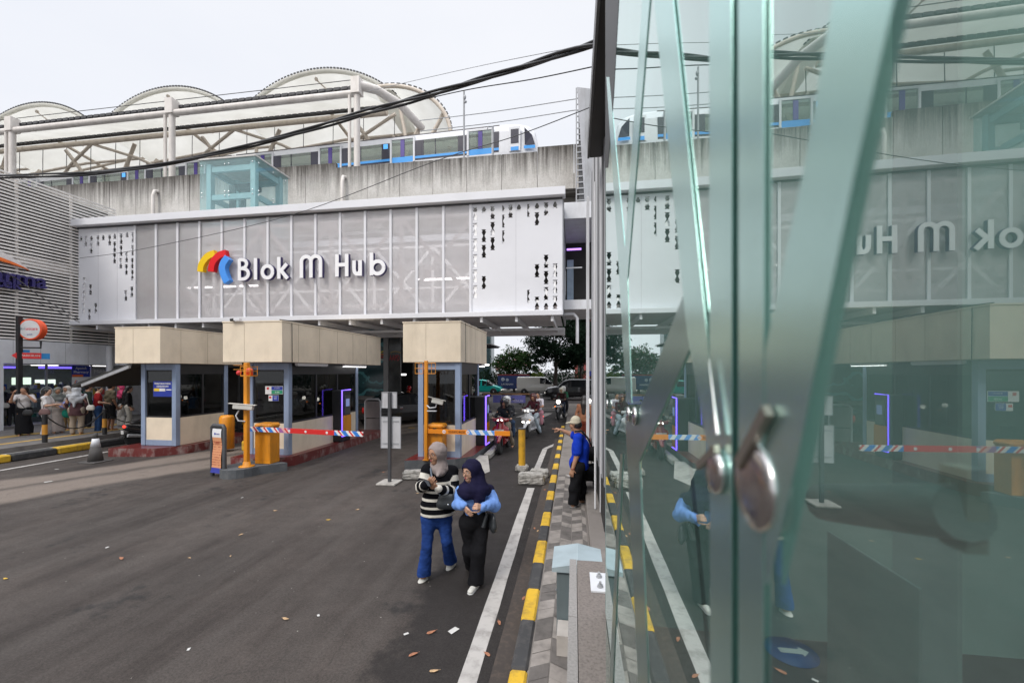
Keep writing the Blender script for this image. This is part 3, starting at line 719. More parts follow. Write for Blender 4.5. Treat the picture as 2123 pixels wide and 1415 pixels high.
u = MB(); u.tube([(-12.1, 25.35, 19.4), (-64, 25.35, 19.4)], .17, 12); u.tube([(-12.1, 27.0, 17.1), (-64, 27.0, 17.1)], .16, 10); u.tube([(-12.1, 33.0, 18.2), (-64, 33.0, 18.2)], .16, 10); u.build('purlin_tube', CST, sr)
VC = [-17.45, -29.4, -41.3, -53.2]
for vc in VC:
    u = MB(); na, nb = 28, 10; vs = []; Rr = 8.3
    for i in range(na + 1):
        t = -1 + 2 * i / na; xo = 5.95 * t; zz = math.sqrt(Rr * Rr - xo * xo) - Rr
        for j in range(nb + 1):
            sidx = j / nb; y = 25.9 + 12.0 * sidx; lean = -.5 * (1 - abs(t) ** 2) * 0
            vs.append((vc + xo, y + lean, 23.15 + zz * (1 + .05 * sidx) - 1.5 * sidx + .5 * math.sin(math.pi * sidx) * (1 - t * t)))
    u.add(vs, [(i * (nb + 1) + j, i * (nb + 1) + j + 1, (i + 1) * (nb + 1) + j + 1, (i + 1) * (nb + 1) + j) for i in range(na) for j in range(nb)], 0, True)
    v_ = u.build('vault_membrane', CAN, sr); pass
    rim = [(vc + 5.95 * (-1 + 2 * i / 28), 25.85, 23.15 + math.sqrt(Rr * Rr - (5.95 * (-1 + 2 * i / 28)) ** 2) - Rr) for i in range(29)]
    u = MB(); u.tube([(a_, b_, c_ - .12) for a_, b_, c_ in rim], .14, 8); u.build('vault_rim', CAN, v_)
    u = MB()
    rr = [(vc + Rr * math.sin(an), 25.8, 23.2 + Rr * (math.cos(an) - 1)) for an in [(-.78 + 1.56 * k / 52) for k in range(53)]]
    for k in range(0, 52, 1):
        a_, b_ = Vector(rr[k]), Vector(rr[k + 1]); u.bar(a_ + Vector((0, 0, .02)), a_.lerp(b_, .62) + Vector((0, 0, .02)), .08, .09)
    u.build('vault_lacing', GUT, v_)
    u = MB(); u.tube([(vc - .3, 26.2, 22.75), (vc + 2.2, 27.5, 20.6)], .05, 6); u.ball((vc - .3, 26.2, 22.8), .13, 8); u.tube([(vc + .2, 26, 21.2), (vc + .2, 36, 19.6)], .12, 8); u.build('flying_strut', CST, v_)
    # raking struts under each valley
    for s_ in (-1, 1):
        bx = vc + s_ * 5.95; u = MB()
        for (dx, dy, z1_) in ((-3.2, 0, 19.4), (3.0, 0, 19.4), (-1.4, 3, 20.0), (1.2, 3.2, 20.0), (2.4, 6, 20.3)):
            u.tube([(bx, 26.6 + dy * .3, 15.0), (bx + dx, 26 + dy, z1_)], .13, 8)
        if s_ == -1 or vc == VC[0]: u.build('raking_strut', CST, sr)
    for (xa, xb, ya, yb, za, zb_) in ((-5.9, 0, 25.4, 27.0, 19.3, 17.1), (0, 5.9, 27.0, 25.4, 17.1, 19.3), (-3, 2, 27, 31, 17.2, 21.3), (3, -2, 27, 32, 17.2, 21.2), (-5.5, 5.5, 29, 29.5, 19.6, 20.4)):
        u = MB(); u.tube([(vc + xa, ya, za), (vc + (xa + xb) / 2, (ya + yb) / 2, (za + zb_) / 2 + .25), (vc + xb, yb, zb_)], .10 + .03 * ((xa > 0)), 8); u.build('brace_tube', CST, sr)
    u = MB()
    for k in range(5): x = vc - 5 + k * 2.4; u.tube([(x, 28, 17.0), (x + .05, 28, 21.0)], .025, 5); u.tube([(x, 28, 18.4), (x + 2.4, 28.1, 18.0)], .02, 5)
    u.build('hanger_rod', DGREY, sr)
# rounded end of the roof, towards the right
u = MB(); na, nb = 22, 8; vs = []
for i in range(na + 1):
    an = R_(100 - 112 * i / na)
    for j in range(nb + 1):
        s_ = j / nb; rr_ = 4.6 - .9 * s_; vs.append((-12.4 + rr_ * math.cos(an) * 1.0, 25.4 + 11 * s_, 17.5 + (rr_ - .3) * math.sin(an) * (.86 + .0 * s_)))
u.add(vs, [(i * (nb + 1) + j, i * (nb + 1) + j + 1, (i + 1) * (nb + 1) + j + 1, (i + 1) * (nb + 1) + j) for i in range(na) for j in range(nb)], 0, True)
v_ = u.build('end_membrane', CAN, sr); pass
edge = [vs[i * (nb + 1)] for i in range(na + 1)]
u = MB(); u.tube(edge, .13, 8); u.build('end_rim', CST, v_)
u = MB()
for k in range(0, na): a_, b_ = Vector(edge[k]), Vector(edge[k + 1]); u.bar(a_ + Vector((.1, 0, .16)), a_.lerp(b_, .6) + Vector((.1, 0, .16)), .06, .07)
u.build('end_lacing', GUT, v_)
u = MB(); u.tube([(-12.07, GY, 18.55), (-11.2, GY + .6, 18.6), (-10.3, GY + 1.8, 18.45), (-9.6, GY + 3.6, 18.0)], .24, 12); u.build('end_tube', WST, sr)
for (xa, za, xb, zb_, yb) in ((-10.6, 14, -9.8, 18.2, 25), (-10.3, 14, -11.6, 20.6, 26), (-10.2, 14, -8.4, 18.4, 27), (-12, 15.2, -9.8, 18.0, 25), (-9.4, 14, -9.9, 17.6, 25), (-12, 18.2, -9.9, 15, 26)):
    u = MB(); u.tube([(xa, 26, za), (xb, yb, zb_)], .12, 8); u.build('raking_strut', CST, sr)
# overhead line masts
for i, (px_, pyt, lab) in enumerate(((962, 190, 'tall thin grey overhead line mast beside the train cab'), (1022, 262, 'short grey post with bracket beside the train nose'))):
    p = AY(px_, pyt, 21.8); u = MB(); u.tube([(p.x, 21.8, 13), (p.x, 21.8, p.z)], .05, 8)
    if i == 0: u.ball((p.x + .06, 21.75, p.z - .35), .1, 8, sc=(.8, .8, 1.4)); u.ball((p.x + .1, 21.75, p.z - .6), .08, 8)
    else: u.tube([(p.x, 21.8, p.z), (p.x - .28, 21.8, p.z), (p.x - .3, 21.8, p.z - .12)], .035, 6)
    tag(u.build('line_mast', GREYM, origin=(p.x, 21.8, 13)), lab, 'mast', None)

# ================================================================== booths
def island(name, pts, z, mats, label, mi_side=1):
    mb = MB(); M = frame((0, 0, 0), (1, 0, 0), (0, 1, 0)); k = len(pts)
    mb.add([(x, y, z) for x, y in pts], [list(range(k))], 0)
    vs = [(x, y, 0) for x, y in pts] + [(x, y, z) for x, y in pts]
    mb.add(vs, [(i, (i + 1) % k, k + (i + 1) % k, k + i) for i in range(k)], mi_side)
    o = mb.build(name, mats, origin=(pts[0][0], pts[0][1], 0)); b = o.modifiers.new('bevel', 'BEVEL'); b.width = .02; b.segments = 2; b.limit_method = 'ANGLE'
    return tag(o, label, 'traffic island')
MARK = dirty('maroon_kerb', (.14, .022, .02), (.34, .3, .28), .85, .6, 5, stretch=(1, 1, .5))
ISB = dirty('island_grey', (.085, .092, .10), (.2, .2, .2), .5, .75, 5, stretch=(1, 1, 1))
island('booth_plinth', [(-13.3, 9.95), (-11.95, 10.12), (-11.45, 10.7), (-11.4, 13.3), (-13.3, 13.3)], .24, [MAROON, MARK], 'maroon painted plinth under the leftmost cream booth with chipped corner')
island('booth_plinth', [(-8.75, 9.35), (-7.65, 9.3), (-7.22, 9.75), (-7.15, 14.6), (-8.75, 14.6)], .25, [MAROON, MARK], 'maroon painted plinth with flaking kerb under the middle cream booth')
island('booth_plinth', [(-4.15, 9.62), (-2.95, 9.95), (-2.6, 10.4), (-2.55, 13.2), (-4.15, 13.2)], .26, [MAROON, ISB], 'glossy maroon plinth under the right cream booth with the orange barrier')
nose = [(-7.85 + .42 * math.cos(R_(a)) * (1.0), 8.75 + .5 * math.sin(R_(a))) for a in range(180, 361, 20)] + [(-7.0, 9.2), (-7.2, 9.26), (-8.1, 9.28)]
island('island_nose', nose, .2, [ISB, ISB], 'dark grey rounded island nose holding the orange barrier cabinet and camera pole')
nose = [(-4.1, 11.0), (-2.45, 11.2), (-2.2, 11.6), (-2.35, 17.0), (-2.5, 17.0), (-2.5, 13.3), (-4.1, 13.3)]
BWIN = glassy('booth_glass', (.42, .44, .44), 1.5)
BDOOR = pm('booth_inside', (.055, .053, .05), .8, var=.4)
def booth(label, fx, fy, bx, by, zb=.25, nwin=2):
    """fx, fy: fascia extents; bx, by: body extents"""
    t = thing('ticket_booth', ((bx[0] + bx[1]) / 2, by[0], zb), label, 'booth')
    f = MB(); f.box(fx[0], fx[1], fy[0], fy[1], 2.69, 3.70); fs_ = f.build('fascia', CREAM, t, bevel=.008)
    c = MB(); c.box(fx[0] - .012, fx[1] + .012, fy[0] - .012, fy[1] + .012, 3.702, 3.735); c.build('fascia_cap', CREAM, fs_)
    c = MB()
    for x in (fx[0] + .62, ): c.box(x - .003, x + .003, fy[0] - .004, fy[0] - .001, 2.7, 3.69)
    y = fy[0] + .62
    while y < fy[1] - .2: c.box(fx[1] + .001, fx[1] + .004, y - .003, y + .003, 2.7, 3.69); y += .9
    c.build('panel_joint', pm('joint_line', (.42, .35, .26), .7), fs_)
    x0, x1 = bx; y0, y1 = by; pw = .14
    for x in (x0, x1 - pw):
        for y in (y0, y1 - pw):
            p = MB(); p.box(x, x + pw, y, y + pw, zb, 2.68); p.build('corner_post', BLUEG, t, bevel=.006)
    h1 = 1.08
    fr_ = MB(); fr_.box(x0 + pw, x1 - pw, y0 + .02, y0 + .1, zb, zb + .16); fr_.build('front_rail', BLUEG, t)
    fr_ = MB(); fr_.box(x0 + pw, x1 - pw, y0 + .02, y0 + .1, 2.5, 2.68); fr_.build('front_header', BLUEG, t)
    p = MB(); p.box(x0 + pw, x1 - pw, y0 + .035, y0 + .085, zb + .162, h1 - .002); p.build('front_panel', CREAM, t)
    for xx in (x0, x1):
        s_ = -1 if xx == x0 else 1
        p = MB(); p.box(xx - s_ * .02, xx - s_ * .08, y0 + pw, y1 - pw, zb, h1 - .002); p.build('side_panel', CREAM, t)
        p = MB(); p.box(xx - s_ * .02, xx - s_ * .08, y0 + pw, y1 - pw, 2.42, 2.68); p.build('side_header', BLACK, t)
    p = MB(); p.box(x0 + pw, x1 - pw, y1 - .08, y1 - .03, zb, h1); p.build('rear_panel', CREAM, t)
    # windows: black frames and dark panes
    def win(ax, c0, c1, at, z0, z1, nd, name='window'):
        u = MB(); e = .045
        def bx_(a, b, za, zb_, th=.03):
            if ax == 'x': u.box(a, b, at, at + th, za, zb_)
            else: u.box(at, at + th, a, b, za, zb_)
        bx_(c0, c1, z0, z0 + e); bx_(c0, c1, z1 - e, z1); bx_(c0, c0 + e, z0 + e, z1 - e); bx_(c1 - e, c1, z0 + e, z1 - e)
        for i in range(1, nd): m_ = c0 + (c1 - c0) * i / nd; bx_(m_ - .03, m_ + .03, z0 + e, z1 - e)
        fr__ = u.build(name, BLACK, t); u = MB(); bx_(c0 + e, c1 - e, z0 + e, z1 - e, .008); u.build('pane', BWIN, fr__); return fr__
    win('x', x0 + pw, x1 - pw, y0 + .05, h1, 2.5, 1)
    win('x', x0 + pw, x1 - pw, y1 - .08, h1, 2.68, 1)
    win('y', y0 + pw, y1 - pw, x1 - .055, h1, 2.42, nwin); win('y', y0 + pw, y1 - pw, x0 + .03, h1, 2.42, nwin)
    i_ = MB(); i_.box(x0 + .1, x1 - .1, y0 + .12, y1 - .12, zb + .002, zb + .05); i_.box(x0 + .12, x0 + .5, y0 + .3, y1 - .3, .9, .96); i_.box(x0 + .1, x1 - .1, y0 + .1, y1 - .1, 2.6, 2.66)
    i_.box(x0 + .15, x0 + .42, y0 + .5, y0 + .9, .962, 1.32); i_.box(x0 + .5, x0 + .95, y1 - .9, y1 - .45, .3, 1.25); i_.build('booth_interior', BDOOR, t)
    return t
b1 = booth('leftmost cream booth with blue notice in its front window', (-13.12, -11.6), (10.0, 12.9), (-12.85, -11.64), (10.5, 12.35))
b2 = booth('middle cream booth with stickers on its front pane and a long side window', (-8.9, -7.22), (9.28, 14.57), (-8.62, -7.42), (9.78, 13.3), nwin=3)
b3 = booth('narrow cream booth nearest the kerb, behind the two walking women', (-4.37, -2.83), (10.05, 13.15), (-3.99, -2.86), (10.12, 12.2), nwin=2)
# small things on the booths
def surf(mb, x0, x1, z0, z1, y, mi=0, d=.006): return mb.box(x0, x1, y - d, y, z0, z1, mi)
NB = pm('notice_blue', (.018, .04, .33), .4); NW = pm('notice_white', (.75, .75, .75), .5); NYL = pm('notice_yellow', (.8, .55, .03), .5); NG = pm('notice_green', (.02, .27, .14), .5); NR = pm('notice_red', (.6, .03, .03), .5)
def MF(x, y, z): return frame((x, y, z), (1, 0, 0), (0, 0, 1))       # lettering that faces the viewer (-Y)
q0 = AY(316, 790, 10.5); q1 = AY(355, 822, 10.5)
u = MB(); surf(u, q0.x, q1.x, q1.z, q0.z, 10.53, 0); w_ = q1.x - q0.x; xm = (q0.x + q1.x) / 2
text_mb(u, 'PEMBAYARAN PARKIR', MF(xm, 10.523, q0.z - .07), .07, .003, 1, width=w_ * .86, bold=.002); text_mb(u, 'KENDARAAN', MF(xm, 10.523, q0.z - .15), .07, .003, 1, width=w_ * .62, bold=.002)
surf(u, q0.x + .03, q0.x + w_ * .33, q1.z + .16, q1.z + .245, 10.523, 2); surf(u, q0.x + w_ * .34, q0.x + w_ * .65, q1.z + .16, q1.z + .245, 10.523, 1); surf(u, q0.x + w_ * .7, q1.x - .02, q1.z + .19, q1.z + .22, 10.523, 1)
tag(u.build('notice', [NB, NW, NYL], origin=(xm, 10.53, q0.z)), 'blue parking payment notice with white lettering in the leftmost booth window', 'notice')
q0 = AY(548, 800, 9.78); q1 = AY(585, 817, 9.78); w_ = q1.x - q0.x
u = MB(); surf(u, q0.x, q1.x, q1.z, q0.z, 9.818, 0); surf(u, q0.x + w_ * .36, q1.x - .01, (q0.z + q1.z) / 2 + .006, q0.z - .01, 9.811, 1); surf(u, q0.x + w_ * .36, q1.x - .01, q1.z + .01, (q0.z + q1.z) / 2 - .004, 9.811, 2)
surf(u, q0.x + .05, q0.x + .11, q0.z - .09, q0.z - .03, 9.811, 3); text_mb(u, 'ISI SALDO', MF(q0.x + w_ * .68, 9.804, q0.z - .05), .035, .002, 0); text_mb(u, '25.000', MF(q0.x + w_ * .68, 9.804, q1.z + .05), .05, .002, 0)
tag(u.build('sticker', [NW, NB, NG, NR], origin=(q0.x, 9.818, q1.z)), 'white, blue and green price sticker high on the middle booth pane', 'sticker')
q0 = AY(555, 819, 9.78); q1 = AY(576, 831, 9.78); w_ = q1.x - q0.x
u = MB(); surf(u, q0.x, q1.x, q1.z, q0.z, 9.818, 0); surf(u, q0.x + w_ * .4, q1.x - .005, q1.z + .005, q0.z - .005, 9.811, 1); surf(u, q0.x + .02, q0.x + .08, q0.z - .08, q0.z - .03, 9.811, 2)
text_mb(u, 'Mohon', MF(q0.x + w_ * .7, 9.804, q0.z - .03), .032, .002, 0); text_mb(u, 'siapkan', MF(q0.x + w_ * .7, 9.804, q0.z - .065), .032, .002, 0); text_mb(u, 'kartu', MF(q0.x + w_ * .7, 9.804, q0.z - .10), .032, .002, 0)
tag(u.build('sticker', [NW, NB, NR], origin=(q0.x, 9.818, q1.z)), 'smaller white and blue sticker below the price sticker', 'sticker')
# lamps and stains under the fascia
for (x, y0_, y1_, on, lab) in ((-7.3, 9.95, 11.3, False, 'unlit white strip lamp under the middle booth fascia, nearer the street corner'), (-7.3, 12.2, 13.6, True, 'lit white strip lamp under the far end of the middle booth fascia'), (-2.9, 12.6, 13.1, True, 'lit white strip lamp under the right booth fascia')):
    u = MB(); u.box(x - .06, x + .03, y0_, y1_, 2.62, 2.685, 0); u.box(x - .05, x + .02, y0_ + .02, y1_ - .02, 2.60, 2.618, 1)
    tag(u.build('strip_lamp', [WHITE, TUBE if on else WHITE2], origin=(x, y0_, 2.6)), lab, 'lamp')
u = MB(); u.box(-8.5, -8.33, 9.18, 9.26, 3.745, 3.80, 0); u.tube([(-8.52, 9.22, 3.77), (-8.60, 9.2, 3.76)], .04, 8, 1)
tag(u.build('security_camera', [WHITE, BLACK], origin=(-8.42, 9.22, 3.74)), 'small white camera on top of the middle booth fascia', 'camera')
for (xa, ya, yb, lab) in ((-7.3, 9.3, 14.5, 'black cable lying along the roof edge of the middle booth'), (-2.9, 10.1, 13.1, 'black cable lying along the roof edge of the right booth')):
    u = MB(); u.tube([(xa + .03 * math.sin(k * 1.7), ya + (yb - ya) * k / 14, 3.752 + .012 * (k % 3)) for k in range(15)], .014, 6); u.tube([(xa + .02, ya + .3, 3.75), (xa + .1, ya + .32, 3.7), (xa + .1, ya + .33, 2.7)], .008, 5)
    tag(u.build('cable', BLACK, origin=(xa, ya, 3.74)), lab, 'cable')
# ------------------------------------------------------------------ barrier gates
def boom_mat():
    m, n, l, b = _new('boom_stripes')
    t = n.new('ShaderNodeTexCoord'); s = n.new('ShaderNodeSeparateXYZ'); l.new(t.outputs['Object'], s.inputs[0])
    u = _math(n, l, 'ADD', s.outputs[0], _math(n, l, 'MULTIPLY', s.outputs[2], .9))
    f = _math(n, l, 'FRACT', _math(n, l, 'MULTIPLY', u, 3.6))
    c1 = _ramp(n, l, f, [(0, (.03, .2, .62)), (.42, (.78, .76, .74)), (.68, (.66, .02, .02)), (.86, (.78, .76, .74))], True)
    k = _ramp(n, l, _math(n, l, 'DIVIDE', s.outputs[0], 3.0), [(0, (1, 1, 1)), (.28, (.5, .5, .5)), (.38, (0, 0, 0)), (.76, (1, 1, 1))], True)
    c = _mix(n, l, k, (.62, .02, .018), c1); l.new(c, b.inputs['Base Color']); b.inputs['Roughness'].default_value = .4; return m
def boom_mat2():
    m, n, l, b = _new('boom_orange')
    t = n.new('ShaderNodeTexCoord'); s = n.new('ShaderNodeSeparateXYZ'); l.new(t.outputs['Object'], s.inputs[0])
    u = _math(n, l, 'ADD', s.outputs[0], _math(n, l, 'MULTIPLY', s.outputs[2], .7))
    f = _math(n, l, 'FRACT', _math(n, l, 'MULTIPLY', u, 4.8))
    c1 = _ramp(n, l, f, [(0, (.12, .32, .75)), (.52, (.75, .76, .78))], True)
    k = _ramp(n, l, _math(n, l, 'DIVIDE', s.outputs[0], 2.1), [(0, (0, 0, 0)), (.50, (1, 1, 1)), (.82, (0, 0, 0))], True)
    l.new(_mix(n, l, k, (.78, .25, .012), c1), b.inputs['Base Color']); b.inputs['Roughness'].default_value = .4; return m
def gate(label, cx, cy, z0, h, boom_z, L, x_start, mat, tilt, words, wid=.42):
    t = thing('barrier_gate', (cx, cy, z0), label, 'barrier')
    u = MB(); u.box(cx - wid / 2, cx + wid / 2, cy - .17, cy + .17, z0, z0 + h - .12, ch=.012); c = u.build('cabinet', ORANGE, t)
    u = MB(); u.box(cx - wid / 2 - .02, cx + wid / 2 + .02, cy - .19, cy + .19, z0 + h - .118, z0 + h, ch=.04); u.build('lid', ORANGE, c)
    u = MB(); u.box(cx - wid / 2 + .03, cx + wid / 2 - .03, cy - .175, cy - .171, z0 + .1, z0 + h - .5); u.build('door', ORANGE, c)
    u = MB(); u.box(0, L, -.022, .022, -.055, .055); b = u.build('boom', mat, t, world=False); b.location = (x_start - cx, -.24, boom_z - z0); b.rotation_euler = (0, tilt, 0)
    u = MB(); u.tube([(cx, cy - .26, boom_z), (cx, cy - .17, boom_z)], .07, 12); u.build('pivot', BLACK, t)
    if words:
        u = MB(); text_mb(u, 'DILARANG MASUK', frame((.78, -.0225, .0), (1, 0, 0), (0, 0, 1)), .085, .003, 0, width=.42, bold=.001)
        for x in (.46, 1.06):
            M = frame((x, -.0225, 0), (1, 0, 0), (0, 0, 1)); u.add([(.045 * math.cos(a * .5236), .045 * math.sin(a * .5236), .002) for a in range(12)], [list(range(12))], 1, False, M)
            u.box(-.03, .03, -.008, .008, .003, .005, 2, M)
        u.build('lettering', [pm('sign_ink', (.12, .03, .01), .5), NW, NR], b, world=False)
    else:
        u = MB()
        for x in (1.12, 1.55, 2.1): u.add([(x + .03 * math.cos(a * .5236), -.0245, .03 * math.sin(a * .5236)) for a in range(12)], [list(range(12))], 0)
        u.build('reflector', [NW], b, world=False)
    return t
p = G(548, 958, .2)
gate('orange barrier cabinet with red, white and blue striped boom before the middle booth', -7.52, 9.15, .2, .98, 1.06, 3.0, -7.85, boom_mat(), R_(1.2), False)
gate('orange barrier with orange boom reading DILARANG MASUK before the right booth', -3.42, 9.98, .26, .88, .98, 2.1, -3.62, boom_mat2(), R_(.5), True, .38)
# ------------------------------------------------------------------ ticket machines with violet light strips
def machine(label, x, y, z0):
    t = thing('ticket_machine', (x, y, z0), label, 'machine')
    u = MB(); u.box(x - .42, x + .12, y - .28, y + .28, z0, z0 + 1.62, ch=.03); u.build('case', BLACK, t)
    u = MB(); u.box(x + .121, x + .14, y - .2, y + .26, z0 + .2, z0 + .82); u.build('front_panel', ORANGE, t)
    u = MB(); u.box(x + .121, x + .145, y - .12, y + .2, z0 + .85, z0 + 1.45); u.build('reader_panel', DGREY, t)
    u = MB(); u.box(x + .146, x + .15, y - .06, y + .14, z0 + 1.1, z0 + 1.34); u.build('screen', emit('machine_screen', (.3, .4, .8), .4, (.1, .1, .2)), t)
    u = MB(); u.tube([(x + .14, y + .22, z0 + 1.62), (x + .14, y - .27, z0 + 1.62), (x + .14, y - .27, z0 + .18), (x + .14, y + .22, z0 + .18)], .018, 6); u.build('light_strip', LED, t)
    return t
machine('black ticket machine with violet light strip beside the middle booth', -7.28, 12.1, .25)
machine('black ticket machine with violet light strip half hidden behind the right booth', -2.72, 12.15, .1)
# ------------------------------------------------------------------ camera poles
def cctv(mb_parent, c, d, ln):
    c = Vector(c); d = Vector(d).normalized(); side = d.cross(Vector((0, 0, 1))).normalized(); up = side.cross(d)
    M = Matrix(((d[0], side[0], up[0], c[0]), (d[1], side[1], up[1], c[1]), (d[2], side[2], up[2], c[2]), (0, 0, 0, 1)))
    u = MB(); u.box(-ln / 2, ln / 2, -.06, .06, -.055, .055, 0, M, ch=.012); u.box(-ln / 2 - .05, ln / 2 + .1, -.068, .068, .058, .07, 0, M); u.box(ln / 2 + .001, ln / 2 + .012, -.045, .045, -.04, .04, 1, M)
    return u.build('camera_housing', [pm('camera_white', (.6, .58, .53), .45), BLACK], mb_parent)
t = thing('camera_pole', (-7.68, 8.68, .2), 'orange pole with white camera and caged red lamp on the grey island nose', 'pole')
x, y = -7.68, 8.68
u = MB(); u.box(x - .05, x + .05, y - .05, y + .05, .22, 2.66, ch=.01); u.build('pole', ORANGE, t)
u = MB(); u.lathe([(.17, 0), (.17, .02), (.09, .03), (.075, .12)], 12, M=Matrix.Translation((x, y, .2))); u.build('base_plate', ORANGE, t)
cctv(t, (x + .02, y - .12, 1.62), (-.75, -.75, -.12) if False else (-.9, -.35, .1), .42)
u = MB(); u.tube([(x, y - .05, 1.28), (x - .1, y - .14, 1.3), (x - .16, y - .14, 1.42), (x - .1, y - .12, 1.54)], .018, 6); u.build('camera_bracket', WHITE2, t)
u = MB()
for dz in (0, .1, .2): u.tube([(x + .05, y - .02, 2.36 + dz), (x + .3, y - .02, 2.36 + dz), (x + .3, y - .24, 2.36 + dz), (x + .05, y - .24, 2.36 + dz)], .007, 5)
for a, b in ((.3, -.02), (.3, -.24), (.17, -.24), (.05, -.24)): u.tube([(x + a, y + b, 2.36), (x + a, y + b, 2.58)], .007, 5)
u.box(x + .05, x + .3, y - .24, y - .02, 2.34, 2.355); cg = u.build('lamp_cage', ORANGE, t)
u = MB(); u.lathe([(.07, 0), (.075, .12), (.06, .16), (.001, .18)], 12, M=Matrix.Translation((x + .18, y - .12, 2.36))); u.build('beacon', pm('beacon_orange', (.75, .10, .03), .35), cg)
u = MB(); u.tube([(x - .05, y, 2.6), (x - .34, y - .02, 2.6)], .006, 5); u.tube([(x - .05, y, 2.5), (x - .34, y - .02, 2.5)], .006, 5); u.ball((x - .17, y - .04, 2.42), .06, 10, 1); u.build('side_lamp', [ORANGE, NR], cg)
x, y = -3.62, 9.72
t = thing('camera_pole', (x, y, .26), 'thin orange pole with a small lamp grille and camera before the right booth', 'pole')
u = MB(); u.box(x - .04, x + .04, y - .04, y + .04, .262, 2.72, ch=.008); u.build('pole', ORANGE, t)
u = MB(); u.box(x - .07, x + .07, y - .07, y + .07, .262, .28); u.build('base_plate', ORANGE, t)
cctv(t, (x + .32, y - .1, 1.72), (-.85, -.4, .25), .28)
u = MB(); u.tube([(x + .04, y - .05, 1.62), (x + .12, y - .08, 1.56), (x + .28, y - .1, 1.58), (x + .3, y - .1, 1.66)], .016, 6); u.box(x + .06, x + .3, y - .12, y - .06, 1.48, 1.5); u.build('camera_bracket', WHITE2, t)
for s_ in (-1, 1):
    u = MB(); a = x + s_ * .16
    for k in range(3): u.tube([(a - .1 + k * .1, y - .06, 2.4), (a - .1 + k * .1, y - .06, 2.66)], .008, 5); u.tube([(a - .1, y - .06, 2.4 + k * .13), (a + .1, y - .06, 2.4 + k * .13)], .008, 5)
    u.build('lamp_grille', ORANGE, t)
p = G(498, 930, .15); x, y = -9.35, 10.9
t = thing('camera_pole', (x, y, 0), 'orange pole with camera in the gap between the leftmost and middle booths', 'pole')
u = MB(); u.box(x - .05, x + .05, y - .05, y + .05, 0, 2.1); u.build('pole', ORANGE, t); cctv(t, (x + .08, y - .05, 2.1), (-.9, -.4, -.1), .4)
u = MB(); u.lathe([(.2, 0), (.2, .95), (.16, 1.02), (.001, 1.04)], 16, M=Matrix.Translation((-10.6, 11.2, .08)))
tag(u.build('barrier_cabinet', ORANGE, origin=(-10.6, 11.2, 0)), 'rounded orange cabinet seen between the leftmost and middle booths', 'cabinet')
u = MB(); u.box(-10.2, -9.6, 11.3, 11.7, 0, .3, 0, ch=.03); tag(u.build('kerb_block', [KY], origin=(-9.9, 11.5, 0)), 'yellow painted block in the gap behind the tariff board', 'block')
# ------------------------------------------------------------------ tariff board, sign backs
x, y = -8.22, 8.45
t = thing('tariff_board', (x, y, 0), 'tall narrow grey-framed tariff board with peeling orange sheet at the island', 'board', rz=R_(-13))
u = MB(); u.tube([(-.21, 0, 0), (-.21, 0, 1.14), (-.17, 0, 1.19), (.17, 0, 1.19), (.21, 0, 1.14), (.21, 0, 0)], .045, 10); u.box(-.17, .17, -.012, .012, .08, 1.15); u.build('frame', DGREY, t, world=False)
u = MB(); vs = []
for i in range(13):
    z = 1.12 - 1.02 * i / 12; b_ = -.03 - .05 * max(0, (i - 7) / 5) ** 2 - .012 * math.sin(i)
    vs += [(-.155 - .02 * max(0, (i - 8) / 4), b_, z), (.155, b_, z)]
u.add(vs, [(2 * i, 2 * i + 1, 2 * i + 3, 2 * i + 2) for i in range(12)], 0, True)
def sheet_mat():
    m, n, l, b = _new('tariff_sheet'); t = n.new('ShaderNodeTexCoord'); s = n.new('ShaderNodeSeparateXYZ'); l.new(t.outputs['Object'], s.inputs[0])
    c = _ramp(n, l, _math(n, l, 'DIVIDE', s.outputs[2], 1.15), [(0, (.03, .04, .30)), (.185, (.66, .30, .15)), (.8, (.72, .72, .74))], True)
    rows = _math(n, l, 'GREATER_THAN', _math(n, l, 'FRACT', _math(n, l, 'MULTIPLY', s.outputs[2], 17)), .62)
    cells = _math(n, l, 'GREATER_THAN', _noise(n, l, 30, 2, stretch=(1, 1, 1.6)), .48)
    band = _math(n, l, 'MULTIPLY', _math(n, l, 'GREATER_THAN', s.outputs[2], .27), _math(n, l, 'LESS_THAN', s.outputs[2], .85))
    k = _math(n, l, 'MULTIPLY', _math(n, l, 'MULTIPLY', rows, cells), band)
    l.new(_mix(n, l, _math(n, l, 'MULTIPLY', k, .75), c, (.35, .05, .03)), b.inputs['Base Color']); b.inputs['Roughness'].default_value = .5; return m
u.build('sheet', sheet_mat(), t, world=False)
u = MB(); text_mb(u, 'TARIF', frame((0, -.036, .80), (1, 0, 0), (0, 0, 1)), .07, .002, 0); u.ball((-.06, -.04, 1.0), .03, 8, 1, sc=(1, .1, 1)); text_mb(u, 'Parkir', frame((.04, -.042, 1.0), (1, 0, 0), (0, 0, 1)), .055, .002, 1); u.build('lettering', [pm('tariff_ink', (.35, .04, .02), .5), NB], t, world=False)
p = G(808, 1002); x, y = p.x, p.y
SB = dirty('sign_back', (.5, .5, .52), (.2, .18, .16), .35, .5, 5)
t = thing('sign_stand', (x, y, 0), 'two grey sign backs on a dark pole in a concrete foot', 'sign')
u = MB(); u.box(x - .23, x + .2, y - .2, y + .22, 0, .045, ch=.012); u.build('foot', CONC, t)
u = MB(); u.box(x - .03, x + .03, y - .035, y + .025, .045, 2.0); u.build('pole', DGREY, t)
